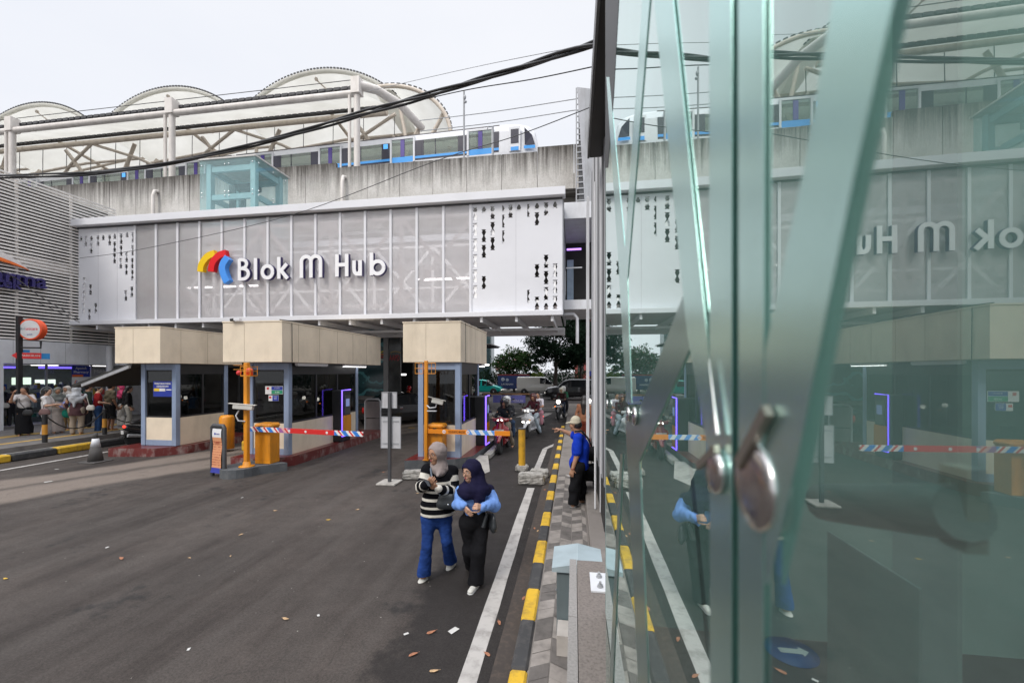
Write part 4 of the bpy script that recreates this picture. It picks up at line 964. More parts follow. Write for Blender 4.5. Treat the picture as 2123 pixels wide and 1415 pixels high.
for (xa, xb, za, zb_, nm) in ((-.21, .23, .78, 1.45, 'l'), (-.19, .14, 1.66, 1.99, 's')):
    u = MB(); u.box(x + xa, x + xb, y + .03, y + .045, za, zb_); pl = u.build('sign_plate', SB, t)
    u = MB(); u.box(x + xa - .012, x + xb + .012, y + .022, y + .05, za - .012, za); u.box(x + xa - .012, x + xb + .012, y + .022, y + .05, zb_, zb_ + .012); u.box(x + xa - .012, x + xa, y + .022, y + .05, za, zb_); u.box(x + xb, x + xb + .012, y + .022, y + .05, za, zb_)
    u.build('sign_rim', GREYM, pl)
u = MB(); u.box(x - .18, x + .2, y + .02, y + .029, .86, .89); u.box(x - .18, x + .2, y + .02, y + .029, 1.35, 1.38); u.build('clamp', GREYM, t)
# hoop frame by the dark car
x, y = -8.05, 14.95
u = MB(); u.tube([(x, y, 0), (x, y, 1.3), (x + .08, y, 1.38), (x + .55, y, 1.38), (x + .63, y, 1.3), (x + .63, y, 0)], .035, 8); u.box(x + .04, x + .6, y - .01, y + .01, .1, .62, 1); u.box(x + .04, x + .6, y - .01, y + .01, .66, 1.3, 1)
tag(u.build('hoop_board', [GREYM, pm('hoop_panel', (.16, .14, .14), .6)], origin=(x, y, 0)), 'rounded metal hoop with two brown panels behind the middle booth', 'board')
# ------------------------------------------------------------------ concrete blocks, bollard, cone
ROUGHC = dirty('rough_concrete', (.36, .345, .32), (.07, .065, .06), .8, .95, 11, stretch=(1, 1, 1))
def rough_block(x, y, w_, d_, h_, label, rz=0, name='concrete_block'):
    u = MB(); u.box(-w_ / 2, w_ / 2, -d_ / 2, d_ / 2, 0, h_, ch=.035)
    bm = bmesh.new(); o = u.build(name, ROUGHC, origin=None); bm.from_mesh(o.data); bmesh.ops.subdivide_edges(bm, edges=bm.edges[:], cuts=4, use_grid_fill=True)
    rnd = random.Random(int(x * 100))
    for v in bm.verts:
        if v.co.z > .01: v.co += Vector((rnd.uniform(-1, 1), rnd.uniform(-1, 1), rnd.uniform(-1, .6))) * .012
    bm.to_mesh(o.data); bm.free(); o.location = (x, y, 0); o.rotation_euler = (0, 0, rz); return tag(o, label, 'block')
rough_block(-.92, 8.95, .56, .28, .24, 'mottled concrete block lying across the white line by the kerb', R_(2))
rough_block(-.80, 9.55, .42, .34, .17, 'pale broken concrete lump behind the mottled block')
rough_block(-3.55, 8.95, .62, .24, .2, 'long concrete wheel stop at the foot of the right maroon plinth', R_(8))
rough_block(-1.28, 10.1, .3, .3, .14, 'dark concrete foot of the yellow bollard')
u = MB(); u.tube([(-1.28, 10.1, .14), (-1.28, 10.1, 1.02)], .085, 14); u.tube([(-1.28, 10.1, 1.02), (-1.28, 10.1, 1.05)], .09, 14, 1)
tag(u.build('bollard', [YELLOW, DGREY], origin=(-1.28, 10.1, 0)), 'worn yellow pipe bollard with grey cap beside the striped kerb', 'bollard')
u = MB(); u.box(-2.5, -2.3, 11.2, 16.5, 0, .16, ch=.03); tag(u.build('lane_divider', ROUGHC, origin=(-2.4, 11.2, 0)), 'low rough concrete divider along the right booth and motorcycle lane', 'divider')
u = MB(); u.add([(-2.75, 9.9, 0), (-2.3, 9.2, 0), (-2.05, 9.9, 0), (-2.35, 11.1, 0), (-2.6, 11.1, 0), (-2.6, 11.1, .14), (-2.35, 11.1, .14), (-2.7, 10.0, .13)], [(0, 1, 7), (1, 2, 6, 7), (2, 3, 6), (3, 4, 5, 6), (0, 7, 5, 4), (5, 7, 6)])
tag(u.build('kerb_ramp', CONC, origin=(-2.4, 10, 0)), 'sloping pale concrete kerb end beside the right maroon plinth', 'kerb')
p = G(198, 957)
t = thing('traffic_cone', (p.x, p.y, 0), 'faded dark traffic cone with white collar near the left kerb', 'cone')
M = Matrix.Translation((p.x, p.y, 0))
u = MB(); u.lathe([(.165, .03), (.105, .42)], 18, M=M); u.build('lower_cone', pm('cone_dark', (.075, .07, .068), .8), t)
u = MB(); u.lathe([(.106, .42), (.07, .64)], 18, M=M); u.build('collar', pm('cone_collar', (.62, .63, .66), .5), t)
u = MB(); u.lathe([(.069, .64), (.045, .78), (.03, .79)], 18, M=M); u.build('tip', pm('cone_dark', (.075, .07, .068)), t)
u = MB(); u.box(p.x - .27, p.x + .27, p.y - .24, p.y + .24, 0, .03, ch=.01); u.build('foot', pm('cone_dark', (.075, .07, .068)), t)
# posts with chain on the left pavement
for i, (x, y, lab) in enumerate(((-15.83, 10.15, 'black and orange striped post on the left pavement edge before the woman with mauve bag'), (-15.83, 11.75, 'dark striped post on the left pavement edge before the man in shorts'))):
    u = MB()
    for z0_, z1_, mi in ((.31, .55, 0), (.55, .85, 1), (.85, 1.16, 0)): u.tube([(x, y, z0_), (x, y, z1_)], .062, 12, mi)
    tag(u.build('chain_post', [BLACK, pm('post_orange', (.55, .25, .03) if i == 0 else (.05, .04, .035), .6)], origin=(x, y, .31)), lab, 'post')
def sag(a, b, d, n=16):
    a = Vector(a); b = Vector(b); return [a.lerp(b, i / n) - Vector((0, 0, d * 4 * (i / n) * (1 - i / n))) for i in range(n + 1)]
u = MB(); u.tube(sag((-15.83, 10.2, 1.08), (-15.83, 11.7, 1.08), .45), .018, 6); tag(u.build('chain', BLACK, origin=(-15.83, 10.2, 1.0)), 'black chain hanging between the two striped posts', 'chain')
u = MB(); u.tube(sag((-15.83, 11.8, 1.08), (-15.8, 13.4, 1.08), .45), .018, 6); tag(u.build('chain', BLACK, origin=(-15.83, 11.8, 1.0)), 'black chain running from the dark post towards the parked scooter', 'chain')
# ------------------------------------------------------------------ overhead cables
def cable(pts, r, label, strands=1, name='cable', mat=BLACK):
    """pts: (x, y) photo pixel and camera depth, joined by a smooth hanging curve"""
    P = [J(*p) for p in pts]; C_ = []
    for i in range(len(P) - 1):
        p0, p1, p2, p3 = P[max(i - 1, 0)], P[i], P[i + 1], P[min(i + 2, len(P) - 1)]
        for k in range(8):
            t = k / 8; C_.append(.5 * ((2 * p1) + (p2 - p0) * t + (2 * p0 - 5 * p1 + 4 * p2 - p3) * t * t + (3 * p1 - p0 - 3 * p2 + p3) * t ** 3))
    C_.append(P[-1]); u = MB()
    if strands == 1: u.tube(C_, r, 6)
    else:
        for s_ in range(strands):
            ph = 2 * math.pi * s_ / strands
            u.tube([c + Vector((0, math.cos(ph + i * .33), math.sin(ph + i * .33))) * r * (.9 + .35 * math.sin(i * .21 + s_)) for i, c in enumerate(C_)], r * .62, 6)
    return tag(u.build(name, mat, origin=C_[0]), label, 'cable')
cable([(-60, 366, 14), (150, 362, 13), (350, 338, 12), (560, 290, 11), (760, 233, 10), (930, 185, 9), (1080, 140, 8), (1225, 94, 7), (1300, 72, 6.5)], .045, 'thick twisted bundle of black overhead cables sweeping up to the right', 3)
cable([(800, 225, 10), (960, 188, 9), (1100, 165, 8), (1222, 140, 7), (1300, 122, 6.5)], .010, 'thin black wire just under the thick cable bundle at right')
cable([(165, 535, 13.5), (300, 515, 12.5), (600, 447, 11), (900, 335, 9), (1060, 285, 8), (1200, 232, 7), (1300, 190, 6.4)], .008, 'long thin wire crossing before the Blok M Hub sign', mat=DGREY)
cable([(760, 190, 20), (980, 140, 15), (1222, 92, 9), (1300, 76, 7.4)], .010, 'faint upper wire in the sky above the train', mat=GREYM)
cable([(870, 250, 24), (1020, 232, 22), (1195, 205, 20), (1260, 196, 19.6)], .022, 'overhead line wire above the train cab, upper', mat=GREYM)
cable([(870, 272, 24), (1020, 255, 22), (1195, 228, 20), (1260, 219, 19.6)], .022, 'overhead line wire above the train cab, lower', mat=GREYM)
cable([(-40, 545, 15), (30, 575, 14.8), (80, 612, 14.6), (165, 662, 14.4)], .015, 'black wire slanting down across the slatted wall below the pharmacy letters')
cable([(-40, 598, 15), (60, 620, 14.8), (165, 668, 14.6)], .012, 'lower black wire slanting across the slatted wall')

# ================================================================== pharmacy building on the left
WX = -20.85
SLAT = dirty('slat_white', (.80, .765, .73), (.3, .26, .22), .3, .55, 1.2, stretch=(1, .3, 1))
ph = thing('pharmacy', (WX, 8, 0), 'white slatted corner building with a pharmacy shop on its ground floor', 'building')
u = MB(); u.box(WX - 9, WX - .32, -6, 15.85, 3.62, 9.75); u.build('wall', pm('slat_backing', (.035, .032, .03), .8, var=.5, scale=.8), ph)
u = MB(); z = 3.68; k = 0
while z < 9.9:
    u.box(WX - .05, WX, -6, 15.93, z, z + .06); u.box(WX - 4, WX - .051, 15.88, 15.93, z, z + .06); z += .128; k += 1
for y in (9.2, 10.9, 12.6, 14.3): u.box(WX - .14, WX - .092, y - .04, y + .04, 3.65, 9.9)
u.build('slat_screen', SLAT, ph)
u = MB(); u.box(WX - .26, WX - .18, -6, 15.8, 6.5, 6.9); u.box(WX - .26, WX - .18, 8.5, 11.5, 8.3, 8.36); u.build('screen_rail', SLAT, ph)
u = MB(); u.box(WX - .5, WX + .06, -6, 15.9, 2.76, 3.64); u.build('fascia', WHITE2, ph)
for y in np.arange(8.4, 15.9, .8): u = MB(); u.box(WX + .061, WX + .064, y - .006, y + .006, 2.77, 3.63); u.build('fascia_joint', GREYM, ph)
for y, nm in ((11.75, 0), (15.6, 1)):
    u = MB(); u.box(WX - .15, WX + .3, y - .2, y + .25, .31, 2.755) if nm == 0 else u.tube([(WX + .1, y, .31), (WX + .1, y, 3.6)], .12, 12); u.build('column', WHITE2, ph)
# shop front: frame, panes, interior with shelves and lit boxes
SX = WX - .75
u = MB(); u.box(SX - 4.0, SX - .02, 8, 19, .29, .33); u.build('shop_floor', pm('shop_floor', (.4, .4, .4), .3), ph)
u = MB(); u.box(SX - 4.2, SX - 4.0, 8, 19, .33, 3.3); u.box(SX - 4, SX + .7, 19.0, 19.2, .3, 3.6); u.build('shop_back_wall', pm('shop_wall', (.52, .52, .52), .6), ph)
u = MB(); u.box(SX - 4.0, SX + .6, 8, 19, 2.74, 2.755); u.build('shop_ceiling', pm('shop_ceiling', (.6, .6, .62), .6), ph)
for y in (10.4, 12.2, 13.9, 15.5, 17.2):
    u = MB(); u.box(SX - .03, SX + .03, y - .03, y + .03, .31, 2.74); u.build('window_frame', GREYM, ph)
u = MB(); u.box(SX - .008, SX + .002, 10.45, 15.45, .4, 2.7); u.build('window_pane', glassy('shop_glass', (.7, .75, .74), 1.45), ph)
rnd = random.Random(5)
PROD = [pm('pack_' + nm, c, .5) for nm, c in (('white', (.6, .6, .6)), ('blue', (.05, .12, .45)), ('green', (.05, .28, .2)), ('red', (.5, .05, .04)), ('yellow', (.6, .42, .06)), ('grey', (.2, .2, .22)))]
for i, (y0_, y1_) in enumerate(((10.6, 12.0), (12.4, 13.7), (14.1, 15.3), (15.7, 17.2))):
    u = MB(); x = SX - 1.0 - .5 * (i % 2)
    u.box(x - .4, x, y0_, y1_, .33, .5, 5); 
    for z in (.5, .9, 1.3, 1.7): 
        u.box(x - .38, x + .01, y0_, y1_, z, z + .03, 5)
        y = y0_ + .03
        while y < y1_ - .12:
            wd = rnd.uniform(.05, .16); u.box(x - .2, x - rnd.uniform(.01, .05), y, y + wd * .9, z + .031, z + rnd.uniform(.15, .34), rnd.choice([0, 0, 1, 2, 3, 4, 5, 5])); y += wd
    u.build('shelf', PROD, ph)
u = MB(); u.box(SX - 3.6, SX - 2.6, 10.5, 15.5, .33, 1.3, 0); u.box(SX - 2.59, SX - 2.57, 10.5, 15.5, .5, 1.2, 1); u.build('counter', [PROD[0], PROD[5]], ph)
SHL = emit('shop_light', (1, .97, .92), 3.0); SHB = emit('shop_violet', (.2, .12, 1), 2.6, (.3, .2, .9))
for y in (10.9, 12.6, 14.4, 16.4):
    u = MB(); u.box(SX - 1.6, SX - 1.2, y, y + .7, 2.715, 2.735); u.build('ceiling_light', SHL, ph)
for y0_, y1_ in ((11.9, 13.3), (13.9, 15.2)):
    u = MB(); u.box(SX - .4, SX - .32, y0_, y1_, 2.58, 2.66); u.build('violet_tube', SHB, ph)
for y0_, y1_, z0_, z1_, c in ((12.3, 12.85, 1.85, 2.2, (.7, .75, 1)), (13.85, 14.45, 1.9, 2.2, (.9, 1, .8)), (14.6, 15.3, 1.85, 2.1, (1, 1, .9))):
    u = MB(); u.box(SX - 1.7, SX - 1.66, y0_, y1_, z0_, z1_); u.build('light_box', emit('light_box_%d' % int(y0_ * 10), c, 1.6), ph)
u = MB(); u.box(SX - .9, SX - .86, 12.9, 13.25, 1.1, 1.45, 3); u.box(SX - .9, SX - .86, 13.35, 13.6, 1.2, 1.45, 1); u.build('poster', PROD, ph)
def MX(x, y, z): return frame((x, y, z), (0, 1, 0), (0, 0, 1))       # lettering on a wall that faces the road (+X): reads along +Y
u = MB(); text_mb(u, 'MANUAL', MX(SX + .012, 16.1, 2.45), .25, .004, 0); text_mb(u, 'REAL', MX(SX - .3, 14.2, 2.42), .17, .004, 0, bold=.004)
text_mb(u, '24', MX(SX + .006, 13.9, 1.62), .2, .003, 0, bold=.004); text_mb(u, 'kimia farma', MX(SX + .006, 11.9, .98), .26, .003, 0); text_mb(u, 'kimia farma', MX(SX + .006, 14.6, .98), .26, .003, 0)
u.build('window_lettering', NW, ph)
u = MB(); M = MX(SX + .006, 13.9, 1.62)
u.ribbon(arc(0, 0, .2, .2, 0, 360, 24), .03, M, 0, .004); u.build('round_decal', NW, ph)
u = MB(); y0_, y1_ = 14.75, 15.4; u.box(SX + .03, SX + .05, y0_, y1_, 2.22, 2.72, 0); u.box(SX + .03, SX + .05, y0_, y1_, 1.75, 2.215, 1); u.box(SX + .051, SX + .053, y0_, y0_ + .4, 2.222, 2.32, 2)
text_mb(u, 'Apotek', MX(SX + .054, (y0_ + y1_) / 2, 2.6), .15, .003, 1, width=.42); text_mb(u, 'Pharmacy', MX(SX + .054, (y0_ + y1_) / 2, 2.43), .15, .003, 1, width=.55)
u.ribbon([(-.2, .1), (-.26, 0), (-.2, -.1)], .03, MX(SX + .051, 15.1, 1.98), 0, .003, 2); u.ribbon([(-.16, .08), (-.21, 0), (-.16, -.08)], .02, MX(SX + .051, 15.1, 1.98), 0, .003, 0); text_mb(u, 'kimia farma', MX(SX + .052, 15.16, 1.98), .09, .003, 3, width=.36)
u.build('pharmacy_sign', [NB, NW, pm('sign_orange', (.8, .16, .02), .4), PROD[5]], ph)
# big letters on the slats
kf = thing('pharmacy_sign', (WX + .1, 9.5, 5), 'dark blue pharmacy letters under a white and orange arc on the slatted wall', 'sign')
LB = pm('letter_blue', (.025, .018, .13), .4); p = AX(98, 585, WX + .2)
u = MB(); text_mb(u, 'kimia farma', frame((WX + .05, p.y, p.z - .02), (0, 1, 0), (0, 0, 1)), .78, .16, 0, align='RIGHT', bold=.012); u.build('letter_row', LB, kf)
p2 = AX(46, 590, WX + .2); u = MB(); text_mb(u, 'apotek', frame((WX + .05, p2.y, p2.z - .02), (0, 1, 0), (0, 0, 1)), .55, .14, 0, align='RIGHT', bold=.012); u.build('letter_row', LB, kf)
tip = AX(62, 560, WX + .15); top = AX(4, 512, WX + .15)
yr = tip.y; ym = yr - 1.9; zt_ = top.z; zr = tip.z
up = [(yr - 3.8 * i / 20, zr + (zt_ - zr) * 1.12 * math.sin(math.pi * i / 20) ** .8) for i in range(21)]
lo = [(yr - 3.8 * i / 20, zr + (zt_ - zr) * .62 * math.sin(math.pi * i / 20) ** .8) for i in range(21)]; lo2 = [(yr - 3.8 * i / 20, zr + (zt_ - zr) * .33 * math.sin(math.pi * i / 20) ** .8) for i in range(21)]
M0 = frame((WX + .05, 0, 0), (0, 1, 0), (0, 0, 1))
for nm, a_, b_, mt in (('white_arc', up, lo, pm('arc_white', (.72, .68, .66), .5)), ('orange_arc', lo, lo2, pm('arc_orange', (.85, .17, .02), .4))):
    u = MB()
    for i in range(20): u.prism([a_[i], a_[i + 1], b_[i + 1], b_[i]] if i else [a_[0], a_[1], b_[1]], M0, 0.0, .1); 
    u.build(nm, mt, kf)
# round sign on a post with an arrow
p = AX(40, 655, -18.6); x, y = -18.6, p.y
t = thing('post_sign', (x, y, .31), 'black post with round white and orange-red clinic sign and red arrow', 'sign')
u = MB(); u.box(x - .055, x + .055, y - .06, y + .06, .31, p.z); u.build('post', BLACK, t)
c = AX(68, 683, -18.3); dn = Vector((.62, -.78, 0)); sx_ = Vector((.965, .26, 0))
M = frame((c.x, c.y, c.z), sx_, (0, 0, 1))
Mc = M @ Matrix.Identity(4)
u = MB(); u.lathe([(.34, -.11), (.36, -.10), (.36, .09), (.35, .10), (.31, .101)], 32, 0, Mc, False); b_ = u.build('drum', pm('drum_orange', (.82, .10, .03), .4), t)
u = MB(); u.lathe([(.31, .102), (.001, .103)], 32, 0, Mc, False); text_mb(u, 'unicare', Mc @ Matrix.Translation((.06, .02, .105)), .16, .003, 1, width=.36); text_mb(u, 'it-i', Mc @ Matrix.Translation((-.21, .02, .105)), .12, .003, 2); text_mb(u, 'apotek', Mc @ Matrix.Translation((0, -.17, .105)), .06, .002, 3); u.build('sign_face', [pm('face_white', (.66, .66, .67), .4), pm('ink_red', (.75, .06, .09), .5), pm('ink_grey', (.15, .2, .22), .5), NB], t)
u = MB(); u.tube([(x, y, c.z - .62), (x + .5, y + .25, c.z - .62), (x + .5, y + .25, c.z - .4)], .03, 6); u.build('bracket', BLACK, t)
c = AX(58, 737, -18.5); M = frame((c.x, c.y, c.z), (.55, .83, 0), (0, 0, 1))
u = MB(); u.prism([(-.36, 0), (-.2, .15), (-.2, .1), (.3, .1), (.3, -.1), (-.2, -.1), (-.2, -.15)], M, 0, .03, 0); u.prism([(-.1, .09), (.5, .09), (.5, -.11), (-.1, -.11)], M, -.05, -.002, 1); u.prism([(-.16, .2), (.04, .2), (.04, .11), (-.16, .11)], M, -.05, -.002, 1)
text_mb(u, 'PARKIRAN', M @ Matrix.Translation((.06, 0, .031)), .1, .003, 2, width=.42); u.build('arrow', [pm('arrow_red', (.75, .03, .03), .4), pm('arrow_blue', (.02, .25, .6), .4), NW], t)
# sloping dark awning beside the leftmost booth
aw = thing('awning', (-14.6, 11.2, 2.3), 'dark sloping awning with a steel edge left of the leftmost booth', 'awning')
u = MB()
A0, A1 = Vector((-16.1, 11.0, 1.93)), Vector((-13.3, 10.6, 2.62)); B0, B1 = Vector((-16.3, 15.0, 1.93)), Vector((-13.3, 15.0, 2.62)); dz = Vector((0, 0, .1))
u.add([A0, A1, B1, B0, A0 + dz, A1 + dz, B1 + dz, B0 + dz], [(0, 1, 2, 3)[::-1], (4, 5, 6, 7), (0, 1, 5, 4), (1, 2, 6, 5), (2, 3, 7, 6), (3, 0, 4, 7)]); u.build('awning_sheet', pm('awning_black', (.03, .029, .028), .7, var=.3), aw)
u = MB(); u.bar(A0 + Vector((.5, -.06, .08)), A1 + Vector((0, -.06, -.02)), .05, .09); u.build('edge_bar', GREYM, aw)
for yy in (11.2, 14.8): u = MB(); u.tube([(-13.45, yy, 0), (-13.45, yy, 2.6)], .05, 8); u.build('awning_post', BLACK, aw)
u = MB(); u.box(-17.5, -13.4, 15.05, 15.1, .4, 2.6); u.build('rear_curtain', pm('curtain_dark', (.03, .028, .027), .8, var=.4), aw)

# ================================================================== dark building under the railway, beyond the booths
ub = thing('undercroft_building', (-18, 24, 0), 'dark shop building under the railway with teal mural glass', 'building')
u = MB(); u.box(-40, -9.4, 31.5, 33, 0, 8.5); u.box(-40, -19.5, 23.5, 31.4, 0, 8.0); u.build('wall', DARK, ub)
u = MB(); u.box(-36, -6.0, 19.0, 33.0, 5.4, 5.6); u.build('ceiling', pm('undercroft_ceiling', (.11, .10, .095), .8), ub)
def mural():
    m, n, l, b = _new('mural_glass'); t = n.new('ShaderNodeTexCoord'); s = n.new('ShaderNodeSeparateXYZ'); l.new(t.outputs['Object'], s.inputs[0])
    wv = _noise(n, l, .9, 3, stretch=(1.3, 1, 1)); zz = _math(n, l, 'ADD', s.outputs[2], _math(n, l, 'MULTIPLY', wv, 1.6))
    f = _math(n, l, 'FRACT', _math(n, l, 'MULTIPLY', zz, .62))
    c = _ramp(n, l, f, [(0, (.02, .06, .07)), (.32, (.10, .30, .32)), (.44, (.025, .07, .08)), (.62, (.04, .11, .12)), (.8, (.09, .27, .29)), (.9, (.03, .08, .09))], True)
    l.new(c, b.inputs['Base Color']); b.inputs['Roughness'].default_value = .12; return m
MUR = mural()
q0 = AY(690, 690, 20.0); q1 = AY(797, 820, 20.0); q2 = AY(805, 690, 20.0); q3 = AY(832, 690, 20.0); zb_ = 1.2
u = MB(); u.box(q0.x - 3, q1.x, 20.0, 20.1, zb_, 5.3); u.build('mural_pane', MUR, ub)
u = MB(); u.box(q1.x + .02, q2.x + .06, 19.85, 20.2, zb_ - .1, 5.3); u.build('mullion', pm('mullion_grey', (.30, .30, .30), .5, var=.1), ub)
u = MB(); u.box(q2.x + .07, q3.x, 19.9, 20.0, zb_, 5.3); u.build('glass_pane', pm('smoked_glass', (.06, .062, .062), .15, var=.5, scale=1.5), ub)
pp = AY(818, 742, 19.9); u = MB(); text_mb(u, 'AAPD', MF(pp.x, 19.89, pp.z), .42, .004, 0, width=q3.x - q2.x - .15); u.ribbon(arc(pp.x + .05, pp.z + .2, .3, .14, 150, 20, 10), .05, MF(0, 19.89, 0), 0, .004, 1); u.build('window_lettering', [pm('text_red', (.45, .03, .05), .5), pm('text_gold', (.3, .2, .06), .5)], ub)
p = AY(785, 735, 19.98); u = MB()
for k, cc in enumerate(((.55, .45, .03), (.6, .16, .02), (.5, .04, .03), (.4, .4, .38))): u.ribbon([(p.x - .55, p.z - .1 - k * .09), (p.x - .1, p.z + .05 - k * .09), (p.x + .35, p.z + .2 - k * .16)], .09, MF(0, 19.99, 0), 0, .004 + .001 * k, k)
u.build('rainbow_decal', [pm('decal_%d' % k, cc, .4) for k, cc in enumerate(((.5, .42, .04), (.55, .16, .03), (.45, .05, .04), (.4, .4, .38)))], ub)
u = MB(); u.box(q0.x - 3, q3.x, 19.8, 20.3, 1.0, 1.19); u.build('sill', pm('sill_grey', (.2, .19, .18), .7), ub)
# lit ceiling bay further in
u = MB(); u.box(-9.2, -5.6, 27.5, 31, 4.3, 4.36)
lb = tag(u.build('canopy_ceiling', pm('far_ceiling', (.55, .53, .52), .6), origin=(-7.4, 29, 4.3)), 'pale ceiling bay with dark ribs seen beyond the right booth', 'ceiling')
u = MB()
for k in range(4): u.box(-9.2, -5.6, 27.6 + k * .9, 27.68 + k * .9, 4.2, 4.295)
u.build('rib', DGREY, lb)
for px_, py_ in ((830, 776), (1002, 756)):
    p = AY(px_, py_, 25); u = MB(); u.box(p.x - .35, p.x + .35, 25, 25.1, p.z - .05, p.z + .05)
    tag(u.build('strip_lamp', TUBE, origin=p), 'lit white tube lamp in the dark left of the right booth' if px_ == 830 else 'lit white tube lamp just right of the right booth fascia', 'lamp')
for y_, x_ in ((27, -10.6), ):
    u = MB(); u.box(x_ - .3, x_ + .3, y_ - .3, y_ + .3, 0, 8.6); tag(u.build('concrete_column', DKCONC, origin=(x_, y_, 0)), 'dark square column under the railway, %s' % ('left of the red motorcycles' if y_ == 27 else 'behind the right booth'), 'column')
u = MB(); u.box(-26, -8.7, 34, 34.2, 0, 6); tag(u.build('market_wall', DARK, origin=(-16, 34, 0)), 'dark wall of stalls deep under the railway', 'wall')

# ================================================================== glass building on the right
GX = .11
CG = glassy('curtain_glass', (.62, .82, .78), 2.35, spec_col=(.90, 1, .975), haze=.075, hazecol=(.44, .56, .54))
_n = CG.node_tree.nodes; _l = CG.node_tree.links; _lw = _n.new('ShaderNodeLayerWeight'); _lw.inputs[0].default_value = .5     # coated glass: about a fifth mirrors head-on, nearly all at a glance
_f = _math(_n, _l, 'ADD', _math(_n, _l, 'MULTIPLY', _math(_n, _l, 'POWER', _lw.outputs['Facing'], 2.2), .84), .15)
_mxs = [x for x in _n if x.type == 'MIX_SHADER'][0]; _l.new(_f, _mxs.inputs[0])
CLR = glassy('pane_back', (.97, .99, .98), 1.02)
BARM = pm('bracing_paint', (.52, .62, .615), .5, var=.08); BARD = pm('bracing_shadow_paint', (.10, .13, .125), .5, var=.2)  # second one is the shaded copy, back-lit darkness put into its colour
gb = thing('glass_building', (GX, 1, .9), 'green tinted glass wall with steel bracing and round fixings, filling the right side', 'building')
def pane(x0, y0, x1, y1, z0, z1):
    d = Vector((x1 - x0, y1 - y0, 0)).normalized(); n_ = Vector((d.y, -d.x, 0)) * .012
    if n_.x < 0: n_ = -n_
    a, b = Vector((x0, y0, 0)), Vector((x1, y1, 0)); u = MB()
    vs = [a + Vector((0, 0, z0)), b + Vector((0, 0, z0)), b + Vector((0, 0, z1)), a + Vector((0, 0, z1))]; vs += [v + n_ for v in vs]
    u.add(vs, [(3, 2, 1, 0)], 0); u.add(vs, [(4, 5, 6, 7), (1, 5, 4, 0), (3, 7, 6, 2)], 1); u.add(vs, [(2, 6, 5, 1), (4, 7, 3, 0)], 2)
    return u.build('glass_pane', [CG, CLR, pm('pane_edge', (.12, .26, .24), .2)], gb)
pane(GX, .321, GX, 1.46, .905, 4.9)
pane(GX - .0122, -.35, GX, .315, .905, 4.9)
u = MB(); u.box(GX + .001, GX + .012, .3155, .3205, .905, 4.9); u.build('joint_seal', pm('joint_seal', (.02, .05, .055), .4), gb)
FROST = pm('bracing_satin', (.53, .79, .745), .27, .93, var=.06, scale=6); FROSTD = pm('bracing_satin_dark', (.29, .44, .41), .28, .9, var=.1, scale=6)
def flat(poly, X, mat=FROST, name='brace'):
    """flat steel strip standing just proud of the glass"""
    q = [AX(x, y, X) for x, y in poly]; u = MB(); k = len(q); dx = Vector((.0006, 0, 0)); vs = q + [p + dx for p in q]
    u.add(vs, [list(range(k)), [k + i for i in range(k)][::-1]]); u.add(vs, [(i, k + i, k + (i + 1) % k, (i + 1) % k) for i in range(k)]); return u.build(name, mat, gb)
flat([(1470, -60), (1517, -60), (1516, 1480), (1472, 1480)], .1072, name='fin_post'); flat([(1530, -60), (1584, -60), (1582, 1480), (1532, 1480)], .1068, name='fin_post')
flat([(1350, -60), (1390, -60), (1466, 700), (1484, 900), (1472, 960), (1424, 690)], .1078); flat([(1336, -60), (1352, -60), (1301, 575), (1291, 575)], .1086)
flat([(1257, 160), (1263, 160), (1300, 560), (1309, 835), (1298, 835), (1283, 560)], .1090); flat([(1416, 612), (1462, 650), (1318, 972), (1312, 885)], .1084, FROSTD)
flat([(1736, -60), (1866, -60), (1774, 346), (1703, 693), (1652, 950), (1592, 1210), (1586, 1210), (1586, 730), (1667, 346)], .1042)
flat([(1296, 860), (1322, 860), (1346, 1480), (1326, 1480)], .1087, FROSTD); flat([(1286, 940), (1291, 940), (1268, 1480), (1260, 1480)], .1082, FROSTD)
flat([(1255, -60), (1286, -60), (1272, 200), (1260, 348), (1255, 348)], .1092, pm('eave_standin_dark', (.03, .03, .034), .5), 'eave_standin')  # added dark plate standing in for the eave as the glass shows it
def pbar(p, q, X, w_, th=.004, mat=BARM, name='brace'):
    a, b = AX(p[0], p[1], X), AX(q[0], q[1], X); u = MB(); e = (b - a) * .02
    u.bar(a - e, b + e, w_, th, 0, up=(1, 0, 0)); return u.build(name, mat, gb)
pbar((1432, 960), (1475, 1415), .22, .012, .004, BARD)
def fixing(px_, py_, r_, X=.1045):
    c = AX(px_, py_, X); M = frame((c.x, c.y, c.z), (0, 1, 0), (0, 0, 1)) @ Matrix.Rotation(math.pi, 4, 'X')
    u = MB(); u.lathe([(r_, -.002), (r_, .0012), (r_ * .93, .0028), (r_ * .5, .0034), (.0005, .0036)], 28, 0, M)
    return u.build('round_fixing', pm('fixing_steel', (.62, .60, .59), .22, 1.0, var=.1), gb), c
f1, c1 = fixing(1566, 1006, .0255); f2, c2 = fixing(1484, 976, .0165); fixing(1316, 862, .016); fixing(1303, 858, .014); fixing(1259, 838, .016)
BRK = pm('bracket_bronze', (.22, .2, .17), .4, .6)
for (p, q, X, w_) in (((1592, 850), (1532, 962), .1010, .007), ((1448, 966), (1486, 930), .1030, .006), ((1470, 745), (1488, 900), .1035, .004)):
    a, b = AX(p[0], p[1], X), AX(q[0], q[1], X); u = MB(); u.bar(a, b, w_, .004, 0, up=(1, 0, 0)) if w_ > .005 else u.tube([a, a.lerp(b, .6), b], [.0002, .0008, .0022], 8); u.build('spider_arm', BRK if w_ > .005 else STEEL, gb)
a = AX(1710, 1040, .3); b = AX(2000, 1062, .3)
u = MB(); u.tube([a, b], .022, 12); u.build('inner_strut', pm('strut_paint', (.17, .22, .21), .5), gb)
